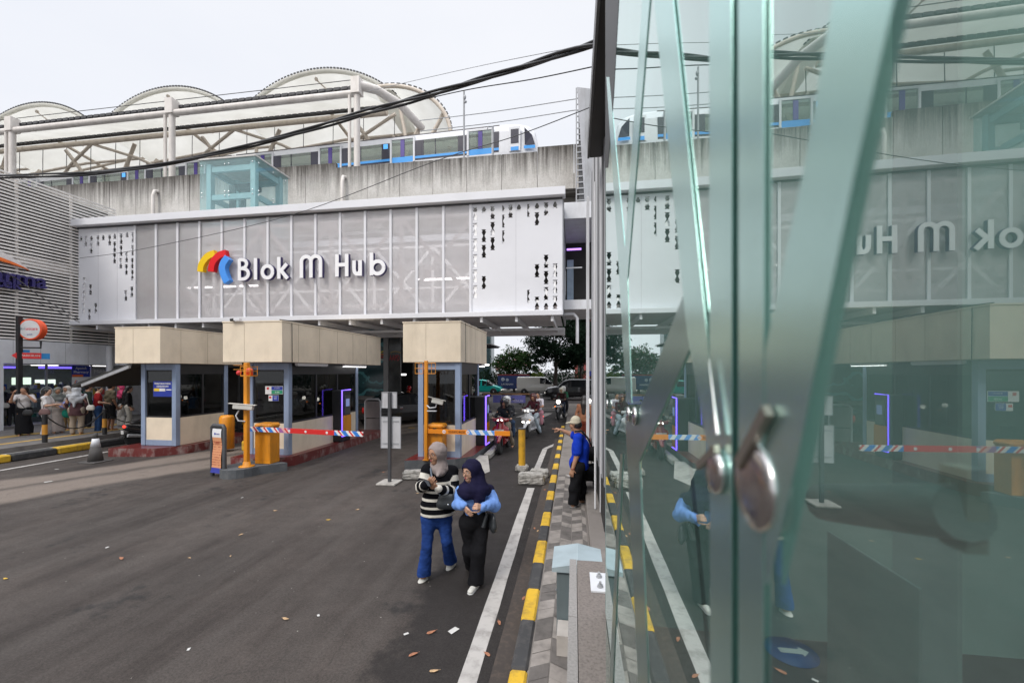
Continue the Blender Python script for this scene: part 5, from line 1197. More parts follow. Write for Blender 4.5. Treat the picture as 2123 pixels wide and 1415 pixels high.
a = AX(1975, 960, .31); b = AX(2035, 1150, .31); u = MB(); u.box(.30, .315, b.y, a.y, b.z, a.z); u.build('inner_plate', pm('inner_plate', (.22, .25, .22), .6, var=.3, scale=20), gb)
a = AX(1715, 1100, .5); b = AX(1905, 1100, .5); u = MB(); u.box(.5, .504, b.y, a.y, .9, a.z); u.build('inner_column', pm('inner_column_paint', (.20, .25, .245), .5), gb)
a = AX(1850, 0, .9); b = AX(1985, 0, .9); u = MB(); u.box(.9, .91, b.y, a.y, .9, 4.9); u.build('inner_column', pm('inner_column_paint', (.20, .25, .245), .5), gb)
u = MB(); u.box(.125, 2.499, -1.5, 2.599, .86, .899); u.build('inner_floor', pm('inner_floor', (.075, .08, .08), .4), gb)
IW = pm('inner_wall', (.27, .36, .34), .7, var=.25, scale=.8)
u = MB(); u.box(2.5, 2.6, -1.5, 2.7, .9, 7.5); u.build('inner_wall', IW, gb)
u = MB(); u.box(.2, 2.499, 2.6, 2.7, .9, 7.5); u.build('inner_wall', IW, gb)
u = MB(); u.box(.2, 2.499, -1.6, -1.5, .9, 7.5); u.build('inner_wall', IW, gb)
c = G(1640, 1350, .9); u = MB(); u.lathe([(.13, .9005), (.13, .904), (.0005, .9045)], 24, 0, Matrix.Translation((c.x, c.y, 0))); u.prism([(-.03, -.02), (.05, -.02), (.05, -.04), (.09, 0), (.05, .04), (.05, .02), (-.06, .02), (-.06, -.02)], Matrix.Translation((c.x, c.y, .905)), 0, .002, 1)
u.build('floor_sticker', [pm('sticker_blue', (.015, .09, .28), .4), NW], gb)
# plinth
pl = thing('granite_plinth', (.3, 1, .13), 'speckled brown granite plinth carrying the glass wall at lower right', 'plinth')
u = MB(); u.box(.024, .8, -2, 3.42, .13, .90); u.build('slab', GRAN, pl)
u = MB()
for y0_, y1_ in ((-2, 1.62), (1.625, 2.62), (2.625, 3.425)): u.box(-.035, .020, y0_, y1_, .131, .902)
u.build('edge_stone', GRANL, pl)
u = MB(); u.box(.028, .5, 2.0, 2.006, .8995, .9012); u.build('slab_joint', DKCONC, pl)
bp = thing('base_plate', (.2, 3.05, .9), 'pale steel base plate with two bolts on the granite plinth', 'plate')
u = MB(); u.box(.118, .30, 2.93, 3.20, .902, .914); u.build('plate', WHITE2, bp)
for y_ in (2.99, 3.13):
    u = MB(); M = Matrix.Translation((.185, y_, .915)); u.lathe([(.022, 0), (.022, .004)], 16, 0, M); u.lathe([(.017, .004), (.017, .02)], 6, 0, M, False); u.lathe([(.009, .02), (.009, .038), (.0005, .04)], 10, 0, M); u.build('bolt', GREYM, bp)
# grey service cabinet behind the plinth
cb = thing('service_cabinet', (0, 3.75, .13), 'grey-green metal service cabinet with pitched lid beside the granite plinth', 'cabinet')
CBM = dirty('cabinet_grey', (.125, .16, .17), (.07, .08, .08), .4, .5, 5)
u = MB(); u.box(-.15, .22, 3.60, 3.96, .13, .715); u.build('case', CBM, cb)
u = MB(); M = frame((0, 3.56, 0), (1, 0, 0), (0, 0, 1)); u.prism([(-.19, .72), (.25, .72), (.25, .755), (.035, .80), (-.19, .755)], M, 0, -.44, 0); u.build('lid', pm('cabinet_lid', (.33, .40, .43), .4, var=.2), cb)
u = MB(); u.box(-.13, .2, 3.592, 3.599, .16, .69); u.build('door', CBM, cb)
u = MB(); u.box(-.162, -.15, 3.62, 3.65, .5, .53); u.build('latch', STEEL, cb)
u = MB(); u.box(-.14, -.037, 3.36, 3.58, .132, .30, 0); tag(u.build('broken_slab', pm('broken_slab', (.42, .39, .36), .8, var=.3), origin=(-.1, 3.4, .13)), 'broken pale stone slab at the foot of the grey cabinet', 'slab')
# ledge along the wall
u = MB(); u.box(.2, 1.2, 4.3, 10.6, .131, .31, 0, ch=.02); tag(u.build('granite_ledge', PAVE, origin=(.4, 6, .13)), 'low stained stone ledge along the metal wall behind the man in blue', 'ledge')
# ribbed metal wall
mw = thing('metal_wall', (.5, 8, .3), 'ribbed grey metal wall with white posts between the glass and the footbridge', 'wall')
RIB = dirty('rib_grey', (.42, .43, .46), (.2, .19, .18), .4, .45, 3); RIBD = pm('rib_dark', (.05, .052, .055), .5, var=.3)
u = MB(); u.box(.44, .6, 5.0, 8.4, .9, 7.9); u.box(.44, .6, 8.401, 9.9, .9, 7.0); u.box(.40, .6, 5.6, 9.9, .31, .9); u.build('cladding', [RIBD], mw)
y = 5.1; k = 0
for yy in np.arange(5.15, 9.8, .24):
    u = MB(); u.box(.40 - (.012 if k % 5 == 0 else 0), .439, yy, yy + .07, .32, 7.0); u.build('rib', (WHITE2, RIBD, RIB, RIBD, RIB)[k % 5], mw); k += 1
u = MB(); u.box(.372, .439, 5.0, 5.05, .9, 7.0); u.build('edge_strip', RIBD, mw)  # added dark plate standing in for the black gap by the glass
while y < 0:
    u = MB(); d_ = (.10, .05, .07)[k % 3]; wv = (.10, .16, .07)[k % 3]
    u.box(.44 - d_, .439, y, y + wv, .32, 7.0); u.build('rib', [RIB, WHITE2, RIBD][k % 3] if k % 3 != 2 else RIB, mw); y += wv + (.16, .10, .22)[k % 3]; k += 1
u = MB(); u.tube([(.325, 6.5, .32), (.325, 6.5, 5.4)], .014, 10); u.build('post', WHITE, mw)
u = MB(); u.box(.30, .36, 9.92, 9.98, .62, 6.6); u.box(.30, .36, 10.32, 10.38, .62, 6.6)
for k in range(14): u.box(.31, .35, 9.98, 10.32, .9 + k * .44, .93 + k * .44)
u.build('ladder', WHITE2, mw)
# dark eave over the wall
ev = thing('eave', (.35, 3.5, 5.6), 'dark grey eave panel hanging high over the ribbed wall', 'eave')
u = MB(); u.box(.225, .62, .5, 6.15, 5.60, 5.70); u.build('soffit', pm('eave_dark', (.028, .026, .025), .45, var=.25, scale=2), ev)
u = MB(); u.box(.195, .222, .5, 6.16, 5.595, 5.86); u.build('edge_strip', pm('eave_trim', (.16, .16, .165), .5), ev)
u = MB()
for y_ in (2.2, 3.5, 4.8): u.box(.5, .6, y_, y_ + .6, 5.592, 5.599)
u.build('eave_vent', DGREY, ev)
u = MB(); u.tube([AX(1262, 175, .2), AX(1275, 450, .25), AX(1262, 560, .3)], .008, 6); u.build('cable_loop', STEEL, ev)
# stair tower beyond and the link to the footbridge
tw = thing('stair_tower', (1, 19.6, 0), 'tall dark slatted tower end at the right end of the railway parapet', 'tower')
u = MB(); u.box(.22, 4, 19.4, 20.6, 6.0, 15.6); u.build('tower_wall', DGREY, tw)
u = MB(); u.box(.08, .14, 19.38, 19.5, 6, 15.7)
for k in range(24): u.box(.14, .5, 19.36, 19.39, 9.0 + k * .28, 9.06 + k * .28)
u.box(.5, 4, 19.3, 19.39, 8.5, 15.5); u.build('tower_slats', GREYM, tw)
u = MB(); u.add([(.14, 19.35, 15.7), (2.5, 19.35, 15.2), (2.5, 19.35, 8.6), (.6, 19.35, 8.6)], [(0, 3, 2, 1)]); u.build('tower_panel', RIB, tw)
lk = thing('link_corridor', (.2, 17, 5), 'short open corridor joining the footbridge to the right building', 'corridor')
u = MB(); u.box(-.36, 1.2, 15.3, 18.3, 8.1, 8.7); u.build('roof', WHITE2, lk)
u = MB(); u.box(-.36, 1.2, 15.3, 18.3, 4.75, 5.1); u.build('floor', WHITE2, lk)
u = MB(); u.box(-.30, -.02, 18.0, 18.05, 5.4, 7.3); u.build('pane', pm('link_pane', (.25, .33, .42), .2), lk)
u = MB(); u.box(-.36, 1.2, 18.25, 18.3, 5.1, 8.1); u.build('rear_wall', DARK, lk)
u = MB(); u.tube([(-.3, 15.6, 6.35), (.3, 15.6, 6.35)], .025, 6); u.tube([(-.36, 15.5, 4.6), (.0, 15.5, 4.6), (.12, 15.5, 4.45), (.12, 15.5, 3.5)], .06, 8); u.build('pipe', WHITE2, lk)
u = MB(); u.box(-.3, .3, 17.4, 17.45, 7.55, 7.62); u.build('violet_tube', emit('violet_tube', (.45, .2, 1), 1.5), lk)

# ================================================================== organic surfaces (distance field -> mesh)
def _smin(a, b, k):
    if k <= 0: return np.minimum(a, b)
    h = np.clip(.5 + .5 * (a - b) / k, 0, 1); return a * (1 - h) + b * h - k * h * (1 - h)
class Body:
    """rounded limbs blended into one skin; prims are tapered capsules, optionally flattened along an axis"""
    def __init__(s): s.p = []; s.cut = []; s.pl = []
    def cap(s, a, b, ra, rb=None, k=.02, flat=None, fr=1.0, tag=None):
        s.p.append((np.array(a, float), np.array(b, float), ra, ra if rb is None else rb, k, None if flat is None else np.array(Vector(flat).normalized()), fr)); return s
    def chain(s, pts, rs, k=.02, flat=None, fr=1.0):
        for i in range(len(pts) - 1): s.cap(pts[i], pts[i + 1], rs[i], rs[i + 1], k, flat, fr)
        return s
    def sub(s, a, b, ra, rb=None, k=.01, flat=None, fr=1.0): s.cut.append((np.array(a, float), np.array(b, float), ra, ra if rb is None else rb, k, None if flat is None else np.array(Vector(flat).normalized()), fr)); return s
    def plane(s, p, n): s.pl.append((np.array(p, float), np.array(Vector(n).normalized(), float))); return s     # keeps the side the normal points away from
    @staticmethod
    def _dist(P, q):
        a, b, ra, rb, k, ax, fr = q
        pa = P - a; ba = b - a
        if ax is not None:
            pa = pa + (pa @ ax)[..., None] * ax * (1 / fr - 1); ba = ba + (ba @ ax) * ax * (1 / fr - 1)
        d2 = ba @ ba
        h = np.clip((pa @ ba) / d2, 0, 1) if d2 > 1e-12 else np.zeros(pa.shape[:-1])
        d = np.sqrt(((pa - h[..., None] * ba) ** 2).sum(-1)) - (ra + (rb - ra) * h)
        return d * (min(1, fr) if ax is not None else 1)
    def mesh(s, res, fold=None):
        lo = np.min([np.minimum(q[0], q[1]) - max(q[2], q[3]) * max(1, q[6]) for q in s.p], 0) - 3 * res
        hi = np.max([np.maximum(q[0], q[1]) + max(q[2], q[3]) * max(1, q[6]) for q in s.p], 0) + 3 * res
        n = np.maximum(4, np.ceil((hi - lo) / res).astype(int) + 1)
        ax = [lo[i] + np.arange(n[i]) * res for i in range(3)]
        D = np.full(n, 1.0)
        def win(q, m):
            r = max(q[2], q[3]) * max(1, q[6]) + m
            i0 = np.clip(np.floor((np.minimum(q[0], q[1]) - r - lo) / res).astype(int), 0, n - 1); i1 = np.clip(np.ceil((np.maximum(q[0], q[1]) + r - lo) / res).astype(int) + 1, 1, n)
            sl = tuple(slice(i0[i], i1[i]) for i in range(3))
            return sl, np.stack(np.meshgrid(*[ax[i][sl[i]] for i in range(3)], indexing='ij'), -1)
        for q in s.p:
            sl, P = win(q, 2.5 * res + q[4] * 1.6); D[sl] = _smin(D[sl], s._dist(P, q), q[4])
        for q in s.cut:
            sl, P = win(q, 2.5 * res + q[4] * 1.6); D[sl] = -_smin(-D[sl], s._dist(P, q), q[4])
        if s.pl:
            P = np.stack(np.meshgrid(*ax, indexing='ij'), -1)
            for p, nn in s.pl: D = np.maximum(D, (P - p) @ nn)
        if fold is not None:
            P = np.stack(np.meshgrid(*ax, indexing='ij'), -1); near = np.abs(D) < .06
            D[near] += fold(P[near])
        # surface nets
        ins = D < 0
        c = [ins[i:n[0] - 1 + i, j:n[1] - 1 + j, k:n[2] - 1 + k] for i in (0, 1) for j in (0, 1) for k in (0, 1)]
        sm = sum(x.astype(np.int8) for x in c); act = (sm > 0) & (sm < 8)
        idx = -np.ones(act.shape, int); ids = np.argwhere(act); idx[act] = np.arange(len(ids))
        pos = np.zeros((len(ids), 3)); cnt = np.zeros(len(ids))
        cor = [(i, j, k) for i in (0, 1) for j in (0, 1) for k in (0, 1)]
        for a in range(8):
            for b in range(a + 1, 8):
                if sum(abs(cor[a][t] - cor[b][t]) for t in range(3)) != 1: continue
                da = D[tuple((ids + cor[a]).T)]; db = D[tuple((ids + cor[b]).T)]; m = (da < 0) != (db < 0)
                t = np.where(m, da / np.where(m, da - db, 1), 0)
                pos += np.where(m[:, None], np.array(cor[a]) + t[:, None] * (np.array(cor[b]) - np.array(cor[a])), 0); cnt += m
        V = lo + (ids + pos / np.maximum(cnt, 1)[:, None]) * res
        F = []
        for d in range(3):
            u, v = (d + 1) % 3, (d + 2) % 3
            s0 = [slice(None)] * 3; s1 = [slice(None)] * 3; s0[d] = slice(0, n[d] - 1); s1[d] = slice(1, n[d])
            A = ins[tuple(s0)]; B = ins[tuple(s1)]; ch = np.argwhere(A != B)
            ch = ch[(ch[:, u] > 0) & (ch[:, v] > 0) & (ch[:, u] < n[u] - 1) & (ch[:, v] < n[v] - 1)]
            if not len(ch): continue
            e = np.zeros(3, int); eu = e.copy(); eu[u] = 1; ev_ = e.copy(); ev_[v] = 1
            q = np.stack([idx[tuple((ch - eu - ev_).T)], idx[tuple((ch - ev_).T)], idx[tuple(ch.T)], idx[tuple((ch - eu).T)]], 1)
            fl = ~A[tuple(ch.T)]; q[fl] = q[fl][:, ::-1]; q = q[(q >= 0).all(1)]; F.append(q)
        return V, np.concatenate(F)
    def build(s, name, mat, parent, res, attr=None, fold=None, world=True, smooth_it=0):
        V, F = s.mesh(res, fold)
        off = np.array(parent.location) if (parent is not None and world) else np.zeros(3)
        if parent is not None and world and parent.parent is not None: off = off + np.array(parent.parent.location)
        me = bpy.data.meshes.new(name); me.from_pydata((V - off).tolist(), [], F.tolist())
        for m in (mat if isinstance(mat, list) else [mat]): me.materials.append(m)
        me.polygons.foreach_set('use_smooth', [True] * len(F))
        if attr is not None:
            at = me.attributes.new('band', 'FLOAT', 'POINT'); at.data.foreach_set('value', attr(V).astype(np.float32))
        me.update(); o = bpy.data.objects.new(name, me); COL.objects.link(o)
        if parent is not None: o.parent = parent
        return o
def npv(v): return np.array(v, float)
def folds(amp, f=30, seed=0, dirn=(0, 0, 1)):
    r = np.random.RandomState(seed); A = r.uniform(-1, 1, (5, 3)) * f; ph = r.uniform(0, 6, 5)
    return lambda P: amp * sum(np.sin(P @ A[i] + ph[i]) for i in range(5)) / 2.2
def folds2(amp, f=30, seed=0):
    """sharp-crested cloth wrinkles of two sizes"""
    r = np.random.RandomState(seed); A = r.uniform(-1, 1, (4, 3)) * f; A[:, 2] *= 1.6; ph = r.uniform(0, 6, 4); A2 = r.uniform(-1, 1, (4, 3)) * f * 2.3; ph2 = r.uniform(0, 6, 4)
    def fn(P):
        w_ = .35 * np.sin(P @ A[3] * .5 + ph[3])
        a = sum(1 - 2 * np.abs(np.sin(P @ A[i] * .5 + ph[i] + w_)) for i in range(3)) / 3
        b = sum(1 - 2 * np.abs(np.sin(P @ A2[i] * .5 + ph2[i] + 2 * w_)) for i in range(3)) / 3
        return amp * (.8 * a + .4 * b)
    return fn
# ---- skin with slight variation
def skin(name, c): 
    m = pm(name, c, .5, var=.10, scale=14, spec=.35); return m
SK1 = skin('skin_light', (.50, .295, .205)); SK2 = skin('skin_tan', (.40, .215, .135)); SK3 = skin('skin_brown', (.30, .155, .095))
HAIR = pm('hair_black', (.014, .012, .012), .5, var=.4, scale=30, stretch=(1, 1, .2)); LIPS = pm('lips', (.38, .06, .07), .4); EYE = pm('eye_dark', (.015, .01, .01), .2); EYEW = pm('eye_white', (.6, .58, .56), .3)
def cloth(name, c, var=.22, rough=.85, scale=10, sheen=0): return pm(name, c, rough, var=var, scale=scale, bump=.35, bscale=28, dist=.012, sheen=0, spec=.12)
def hand_prims(B, wrist, tip, palm_n, s=1.0, curl=.35, side=1, k=.006, point=False):
    """palm and five fingers: wrist -> tip is the hand's axis, palm_n the way the palm faces, side the thumb's side"""
    w_ = npv(wrist); ax = npv(tip) - w_; ax /= np.linalg.norm(ax); n_ = npv(palm_n); n_ = n_ - ax * (n_ @ ax); n_ /= np.linalg.norm(n_); sd = np.cross(ax, n_) * side
    pl = .085 * s
    for t in (-.028, -.009, .010, .028): B.cap(w_ + ax * .012 * s + sd * t * .5 * s, w_ + ax * pl + sd * t * s, .0125 * s, .0115 * s, .012)
    for i, (t, ln) in enumerate(((.031, .070), (.011, .080), (-.010, .074), (-.029, .058))):
        c_ = 0.05 if (point and i == 0) else (1.5 if point else curl * (1 + .12 * i)); p = w_ + ax * pl + sd * t * s; a = 0
        for j, f in enumerate((.45, .32, .23)):
            a += c_ * (.8 if j == 0 else .75); d = ax * math.cos(a) + n_ * math.sin(a); q = p + d * ln * f * s; B.cap(p, q, (.0092 - .0009 * j) * s, (.0084 - .0009 * j) * s, k); p = q
    p = w_ + ax * .028 * s + sd * .026 * s
    for d, ln in ((ax * .55 + sd * .75 + n_ * .35, .042), (ax * .85 + sd * .25 + n_ * (.3 + .5 * curl), .032), (ax * .9 + n_ * (.3 + .6 * curl), .026)):
        d = d / np.linalg.norm(d); q = p + d * ln * s; B.cap(p, q, .0115 * s if ln > .04 else .0098 * s, .0092 * s, k); p = q
def head_prims(B, c, fwd, up=(0, 0, 1), s=1.0):
    """c: head centre; a skull, jaw, nose, brow and ears"""
    c = npv(c); f = npv(Vector(fwd).normalized()); u = npv(Vector(up).normalized()); u = u - f * (f @ u); u /= np.linalg.norm(u); r = np.cross(f, u)
    B.cap(c + u * .03 * s - f * .018 * s, c + u * .035 * s + f * .012 * s, .084 * s, .080 * s, .02, r, .88)
    B.cap(c - u * .02 * s + f * .032 * s, c - u * .078 * s + f * .048 * s, .062 * s, .036 * s, .03, r, .95)
    B.cap(c + u * .012 * s + f * .088 * s, c - u * .022 * s + f * .106 * s, .009 * s, .0125 * s, .012)
    B.cap(c - u * .056 * s + f * .082 * s - r * .014 * s, c - u * .056 * s + f * .082 * s + r * .014 * s, .010 * s, None, .012)
    for sg_ in (-1, 1):
        B.cap(c + u * .028 * s + f * .076 * s + r * sg_ * .018 * s, c + u * .026 * s + f * .068 * s + r * sg_ * .045 * s, .010 * s, .008 * s, .014)
        B.cap(c - u * .02 * s + f * .06 * s + r * sg_ * .04 * s, c - u * .03 * s + f * .055 * s + r * sg_ * .045 * s, .022 * s, None, .02)
        B.cap(c + u * .02 * s - f * .005 * s + r * sg_ * .078 * s, c - u * .025 * s + f * .0 * s + r * sg_ * .074 * s, .016 * s, .011 * s, .008, f, .7)
    return c, f, u, r
def face_parts(root, c, f, u, r, s=1.0, glasses=False, lip=True, mask=None):
    def W(a, b, d): return Vector(c + u * a * s + f * b * s + r * d * s)
    m = MB()
    for g_ in (-1, 1):
        m.ball(W(.012, .078, .033 * g_), .0125 * s, 10, 0, sc=(1, 1, .55)); m.ball(W(.012, .0862, .033 * g_), .0062 * s, 8, 1)
        m.tube([W(.034, .091, .014 * g_), W(.040, .090, .032 * g_), W(.034, .077, .052 * g_)], [.0035 * s, .004 * s, .002 * s], 6, 2)
    m.build('eyes_and_brows', [EYEW, EYE, HAIR], root)
    if lip:
        m = MB(); m.tube([W(-.052, .082, -.021), W(-.049, .093, -.007), W(-.051, .095, 0), W(-.049, .093, .007), W(-.052, .082, .021)], [.003 * s, .0055 * s, .006 * s, .0055 * s, .003 * s], 6); m.tube([W(-.059, .084, -.016), W(-.062, .092, 0), W(-.059, .084, .016)], [.003 * s, .006 * s, .003 * s], 6)
        m.build('lips', LIPS, root)
    if glasses:
        m = MB()
        for g_ in (-1, 1): m.tube([W(.010 + .024 * math.cos(a * math.pi / 8), .104 - .3 * (.026 + .027 * math.sin(a * math.pi / 8)), g_ * (.035 + .027 * math.sin(a * math.pi / 8))) for a in range(17)], .0016 * s, 5); m.tube([W(.014, .088, g_ * .062), W(.016, .0, g_ * .084)], .0016 * s, 5)
        m.tube([W(.014, .104, -.009), W(.014, .104, .009)], .0016 * s, 5); m.build('glasses', pm('glasses_frame', (.05, .04, .04), .3, .5), root)
def shoe(root, ankle, toe_dir, mat, s=1.0, sole=None, name='shoe'):
    a = npv(ankle); d = npv(Vector((toe_dir[0], toe_dir[1], 0)).normalized()); z = npv((0, 0, 1.0)); g_ = a[2] - .085 * s
    tz = toe_dir[2] if len(toe_dir) > 2 else 0
    B = Body(); h = a - d * .035 * s; h[2] = g_ + .045 * s; t = a + d * .155 * s; t[2] = g_ + .036 * s + tz * .15
    sd = np.cross(d, z)
    B.cap(h, t, .043 * s, .036 * s, .02, z, .82); B.cap(a - d * .02 * s - z * .01, h + d * .06 * s + z * .02, .044 * s, .04 * s, .03); B.plane((0, 0, g_ + .006), (0, 0, -1)) if not tz else None
    o = B.build(name, mat, root, .012 * s if s < .98 else .010)
    if sole: 
        B = Body(); h2 = h.copy(); t2 = t.copy(); h2[2] -= .022 * s; t2[2] -= .02 * s; B.cap(h2, t2, .046 * s, .040 * s, .01, z, .45)
        B.build('sole', sole, o, .011) if False else None
        m = B.build('shoe_sole', sole, root, .011)
    return o
SHW = cloth('shoe_white', (.62, .61, .57), .1); SHB = cloth('shoe_black', (.03, .03, .032)); SHG = cloth('shoe_grey', (.27, .27, .28)); SOLE = pm('sole_cream', (.55, .5, .36), .7)

# ================================================================== the two women and the man on the pavement
def lit(c, n_): return tuple(c)
def sweater_mat():
    m, n, l, b = _new('striped_knit'); a = n.new('ShaderNodeAttribute'); a.attribute_name = 'band'
    wob = _math(n, l, 'MULTIPLY', _math(n, l, 'SUBTRACT', _noise(n, l, 6, 3), .5), .012)
    f = _math(n, l, 'ADD', a.outputs['Fac'], wob)
    BK, WT = (.006, .006, .008), (.62, .59, .53)
    c = _ramp(n, l, f, [(0, WT), (.055, BK), (.165, WT), (.215, BK), (.33, WT), (.385, BK), (.50, WT), (.55, BK), (.655, WT), (.735, BK)], True)
    l.new(c, b.inputs['Base Color']); b.inputs['Roughness'].default_value = .95; b.inputs['Specular IOR Level'].default_value = .1
    _bump(n, l, b, _noise(n, l, 160, 2), .5, .006); return m
def denim_mat(name, c):
    m, n, l, b = _new(name)
    f = _noise(n, l, 4.5, 5, stretch=(1, 1, .5)); k = _noise(n, l, 26, 4, stretch=(1, 1, 2.2))
    base = _ramp(n, l, f, [(.3, sc(c, .6)), (.55, c), (.75, sc(c, 1.8))])
    l.new(_mix(n, l, .4, base, k, 'OVERLAY'), b.inputs['Base Color']); b.inputs['Roughness'].default_value = .9; b.inputs['Specular IOR Level'].default_value = .12
    _bump(n, l, b, k, .5, .01); return m
def seg_attr(limbs, torso_z, hem, span):
    """stripe coordinate: height on the torso, distance along the sleeve on the arms"""
    def fn(V):
        best = np.full(len(V), 9.9); val = (V[:, 2] - hem) / span
        best = np.minimum(best, .0 * best + .30)
        for pts, rad, o0 in limbs:  # sleeves
            acc = 0
            for i in range(len(pts) - 1):
                a, b = npv(pts[i]), npv(pts[i + 1]); ba = b - a; L2 = ba @ ba; h = np.clip(((V - a) @ ba) / L2, 0, 1)
                d = np.sqrt((((V - a) - h[:, None] * ba) ** 2).sum(1)) - rad; t = acc + h * math.sqrt(L2)
                m = d < np.minimum(best, .02); val = np.where(m & (d < .012), o0 - t / span / 1.45, val); best = np.where(m, d, best); acc += math.sqrt(L2)
        return val
    return fn

# ---- woman in the striped sweater, walking towards the camera with a phone
Zc = 4.88
root1 = thing('person', G(902, 1194), 'woman in black and white striped sweater, grey headscarf and flared jeans holding a phone', 'person', 'people walking on the road')
hd = J(905, 941, Zc - .02); fd = Vector((-.50, -.86, -.10)).normalized()
neck = J(911, 968, Zc + .02); sL = J(886, 974, Zc - .02); sR = J(937, 977, Zc + .04)
eL = J(874, 1008, Zc - .10); eR = J(942, 1022, Zc - .02); wL = J(884, 1004, Zc - .32); wR = J(909, 1012, Zc - .30)
hLt = J(890, 999, Zc - .36); hRt = J(893, 1003, Zc - .36)
hipL = J(889, 1078, Zc - .02); hipR = J(921, 1078, Zc + .04); kL = J(885, 1130, Zc - .10); kR = J(926, 1120, Zc + .02); aL = J(877, 1199, Zc - .05); aR = J(935, 1164, Zc + .28)
chest = J(911, 1000, Zc); waist = J(908, 1045, Zc)
sx1 = (sR - sL).normalized(); fw1 = Vector((0, 0, 1)).cross(sx1).normalized() * -1
if fw1.y > 0: fw1 = -fw1
B = Body(); c, f, u, r = head_prims(B, hd, fd)
B.cap(hd - Vector((0, 0, .05)), neck, .05, .055, .02); B.cap(neck, chest, .08, .105, .04, fw1, .75); B.cap(chest, waist, .11, .10, .05, fw1, .7); B.cap(hipL, hipR, .066, .066, .03)
B.chain([sL, eL, wL], [.045, .038, .026]); B.chain([sR, eR, wR], [.045, .038, .026]); B.chain([hipL, kL, aL], [.062, .044, .035]); B.chain([hipR, kR, aR], [.062, .044, .035])
hand_prims(B, wL, hLt, Vector((.3, .6, .7)), .95, .55, -1); hand_prims(B, wR, hRt, Vector((-.5, .4, .75)), .95, .55, 1)
B.build('body', SK2, root1, .0065)
face_parts(root1, c, f, u, r, 1.0, glasses=True)
KN = sweater_mat()
B = Body(); B.cap(neck - Vector((0, 0, .035)), chest, .085, .14, .05, fw1, .72); B.cap(sL, sR, .068, .068, .05); B.chain([chest, waist], [.165, .182], .05, fw1, .74); hz = J(908, 1064, Zc).z
B.cap(waist, J(908, 1062, Zc), .192, .198, .03, fw1, .74)
B.chain([sL, eL, wL], [.068, .066, .046], .03); B.chain([sR, eR, wR], [.07, .068, .046], .03); B.plane((0, 0, hz), (0, 0, -1))
B.plane(wL + (wL - eL).normalized() * .01, (wL - eL)) if False else None
B.build('sweater', KN, root1, .0085, attr=seg_attr([([sL, eL, wL], .066, .80), ([sR, eR, wR], .068, .80)], 0, hz, neck.z - hz), fold=folds2(.006, 40, 3))
B = Body(); B.cap(hipL, hipR, .092, .092, .03, fw1, .9); B.chain([hipL, kL], [.086, .059], .025); B.chain([kL, aL - Vector((0, 0, .035))], [.059, .086], .02); B.chain([hipR, kR], [.086, .060], .025); B.chain([kR, aR - Vector((0, 0, .02))], [.060, .082], .02)
B.cap(hipL + Vector((0, 0, .1)), hipR + Vector((0, 0, .1)), .09, .09, .04, fw1, .8)
B.plane((0, 0, .065), (0, 0, -1)); B.build('jeans', denim_mat('denim_blue', (.020, .056, .225)), root1, .0075, fold=folds2(.007, 34, 8))
shoe(root1, aL, (-.2, -.97, 0), SHW, 1.06, SOLE); shoe(root1, aR, (-.15, -.98, -.4), SHW, 1.06, SOLE)
SCG = cloth('scarf_grey', (.27, .225, .215), .18, .8, 6)
B = Body(); cc = Vector(c); uf, ur = Vector(f), Vector(r)
B.cap(cc + Vector((0, 0, .040)) - uf * .02, cc + Vector((0, 0, .032)) - uf * .003, .103, .101, .02); B.cap(cc - uf * .04, neck + Vector((0, 0, .03)), .086, .078, .04); B.cap(cc - Vector((0, 0, .092)) + uf * .028, neck + fw1 * .07 - Vector((0, 0, .03)), .052, .05, .04)
B.cap(neck, neck - Vector((0, 0, .02)) + fw1 * .02, .10, .108, .05, Vector((0, 0, 1)), .6); B.cap(neck + fw1 * .10 - Vector((0, 0, .04)), J(907, 986, Zc - .16), .05, .014, .03)
B.sub(cc + uf * .09 + Vector((0, 0, .0)), cc + uf * .075 - Vector((0, 0, .055)), .080, .068, .008, ur, .95)
B.build('headscarf', SCG, root1, .007, fold=folds2(.006, 46, 4))
p = (hLt + hRt) / 2 + Vector((-.015, -.03, .01)); t = Vector((-.55, -.5, .35)).normalized()
u = MB(); M = frame(p, Vector((.6, -.7, .1)), Vector((-.3, -.2, .9))); u.box(-.075, .075, -.037, .037, -.005, .005, 0, M, ch=.004); u.box(-.068, .068, -.033, .033, .0051, .006, 1, M)
tag(u.build('phone', [BLACK, emit('phone_screen', (.3, .35, .4), .15, (.05, .05, .06))], origin=p), 'black phone held by the woman in the striped sweater', 'phone')
BAGL = pm('bag_leather', (.028, .032, .036), .38, var=.25, scale=12, bump=.1, bscale=50)
bg_ = thing('shoulder_bag', J(925, 1040, Zc - .22), 'black leather crossbody bag on the hip of the woman in stripes', 'bag')
bp_ = Vector(bg_.location); B = Body(); B.cap(bp_ + Vector((-.06, 0, -.03)), bp_ + Vector((.06, .02, -.03)), .058, .054, .03, (0, 1, 0), .6); B.cap(bp_ + Vector((-.05, 0, .05)), bp_ + Vector((.05, .02, .05)), .04, .04, .03, (0, 1, 0), .6)
B.build('bag_body', BAGL, bg_, .009); u = MB(); u.tube([bp_ + Vector((-.06, -.02, .08)), J(897, 1004, Zc - .2), J(893, 972, Zc - .09), J(895, 962, Zc + .0)], .011, 6); u.build('strap', pm('strap_grey', (.10, .125, .16), .5), bg_)
u = MB(); u.ball(bp_ + Vector((.04, -.055, -.01)), .011, 8, 0); u.build('clasp', STEEL, bg_)

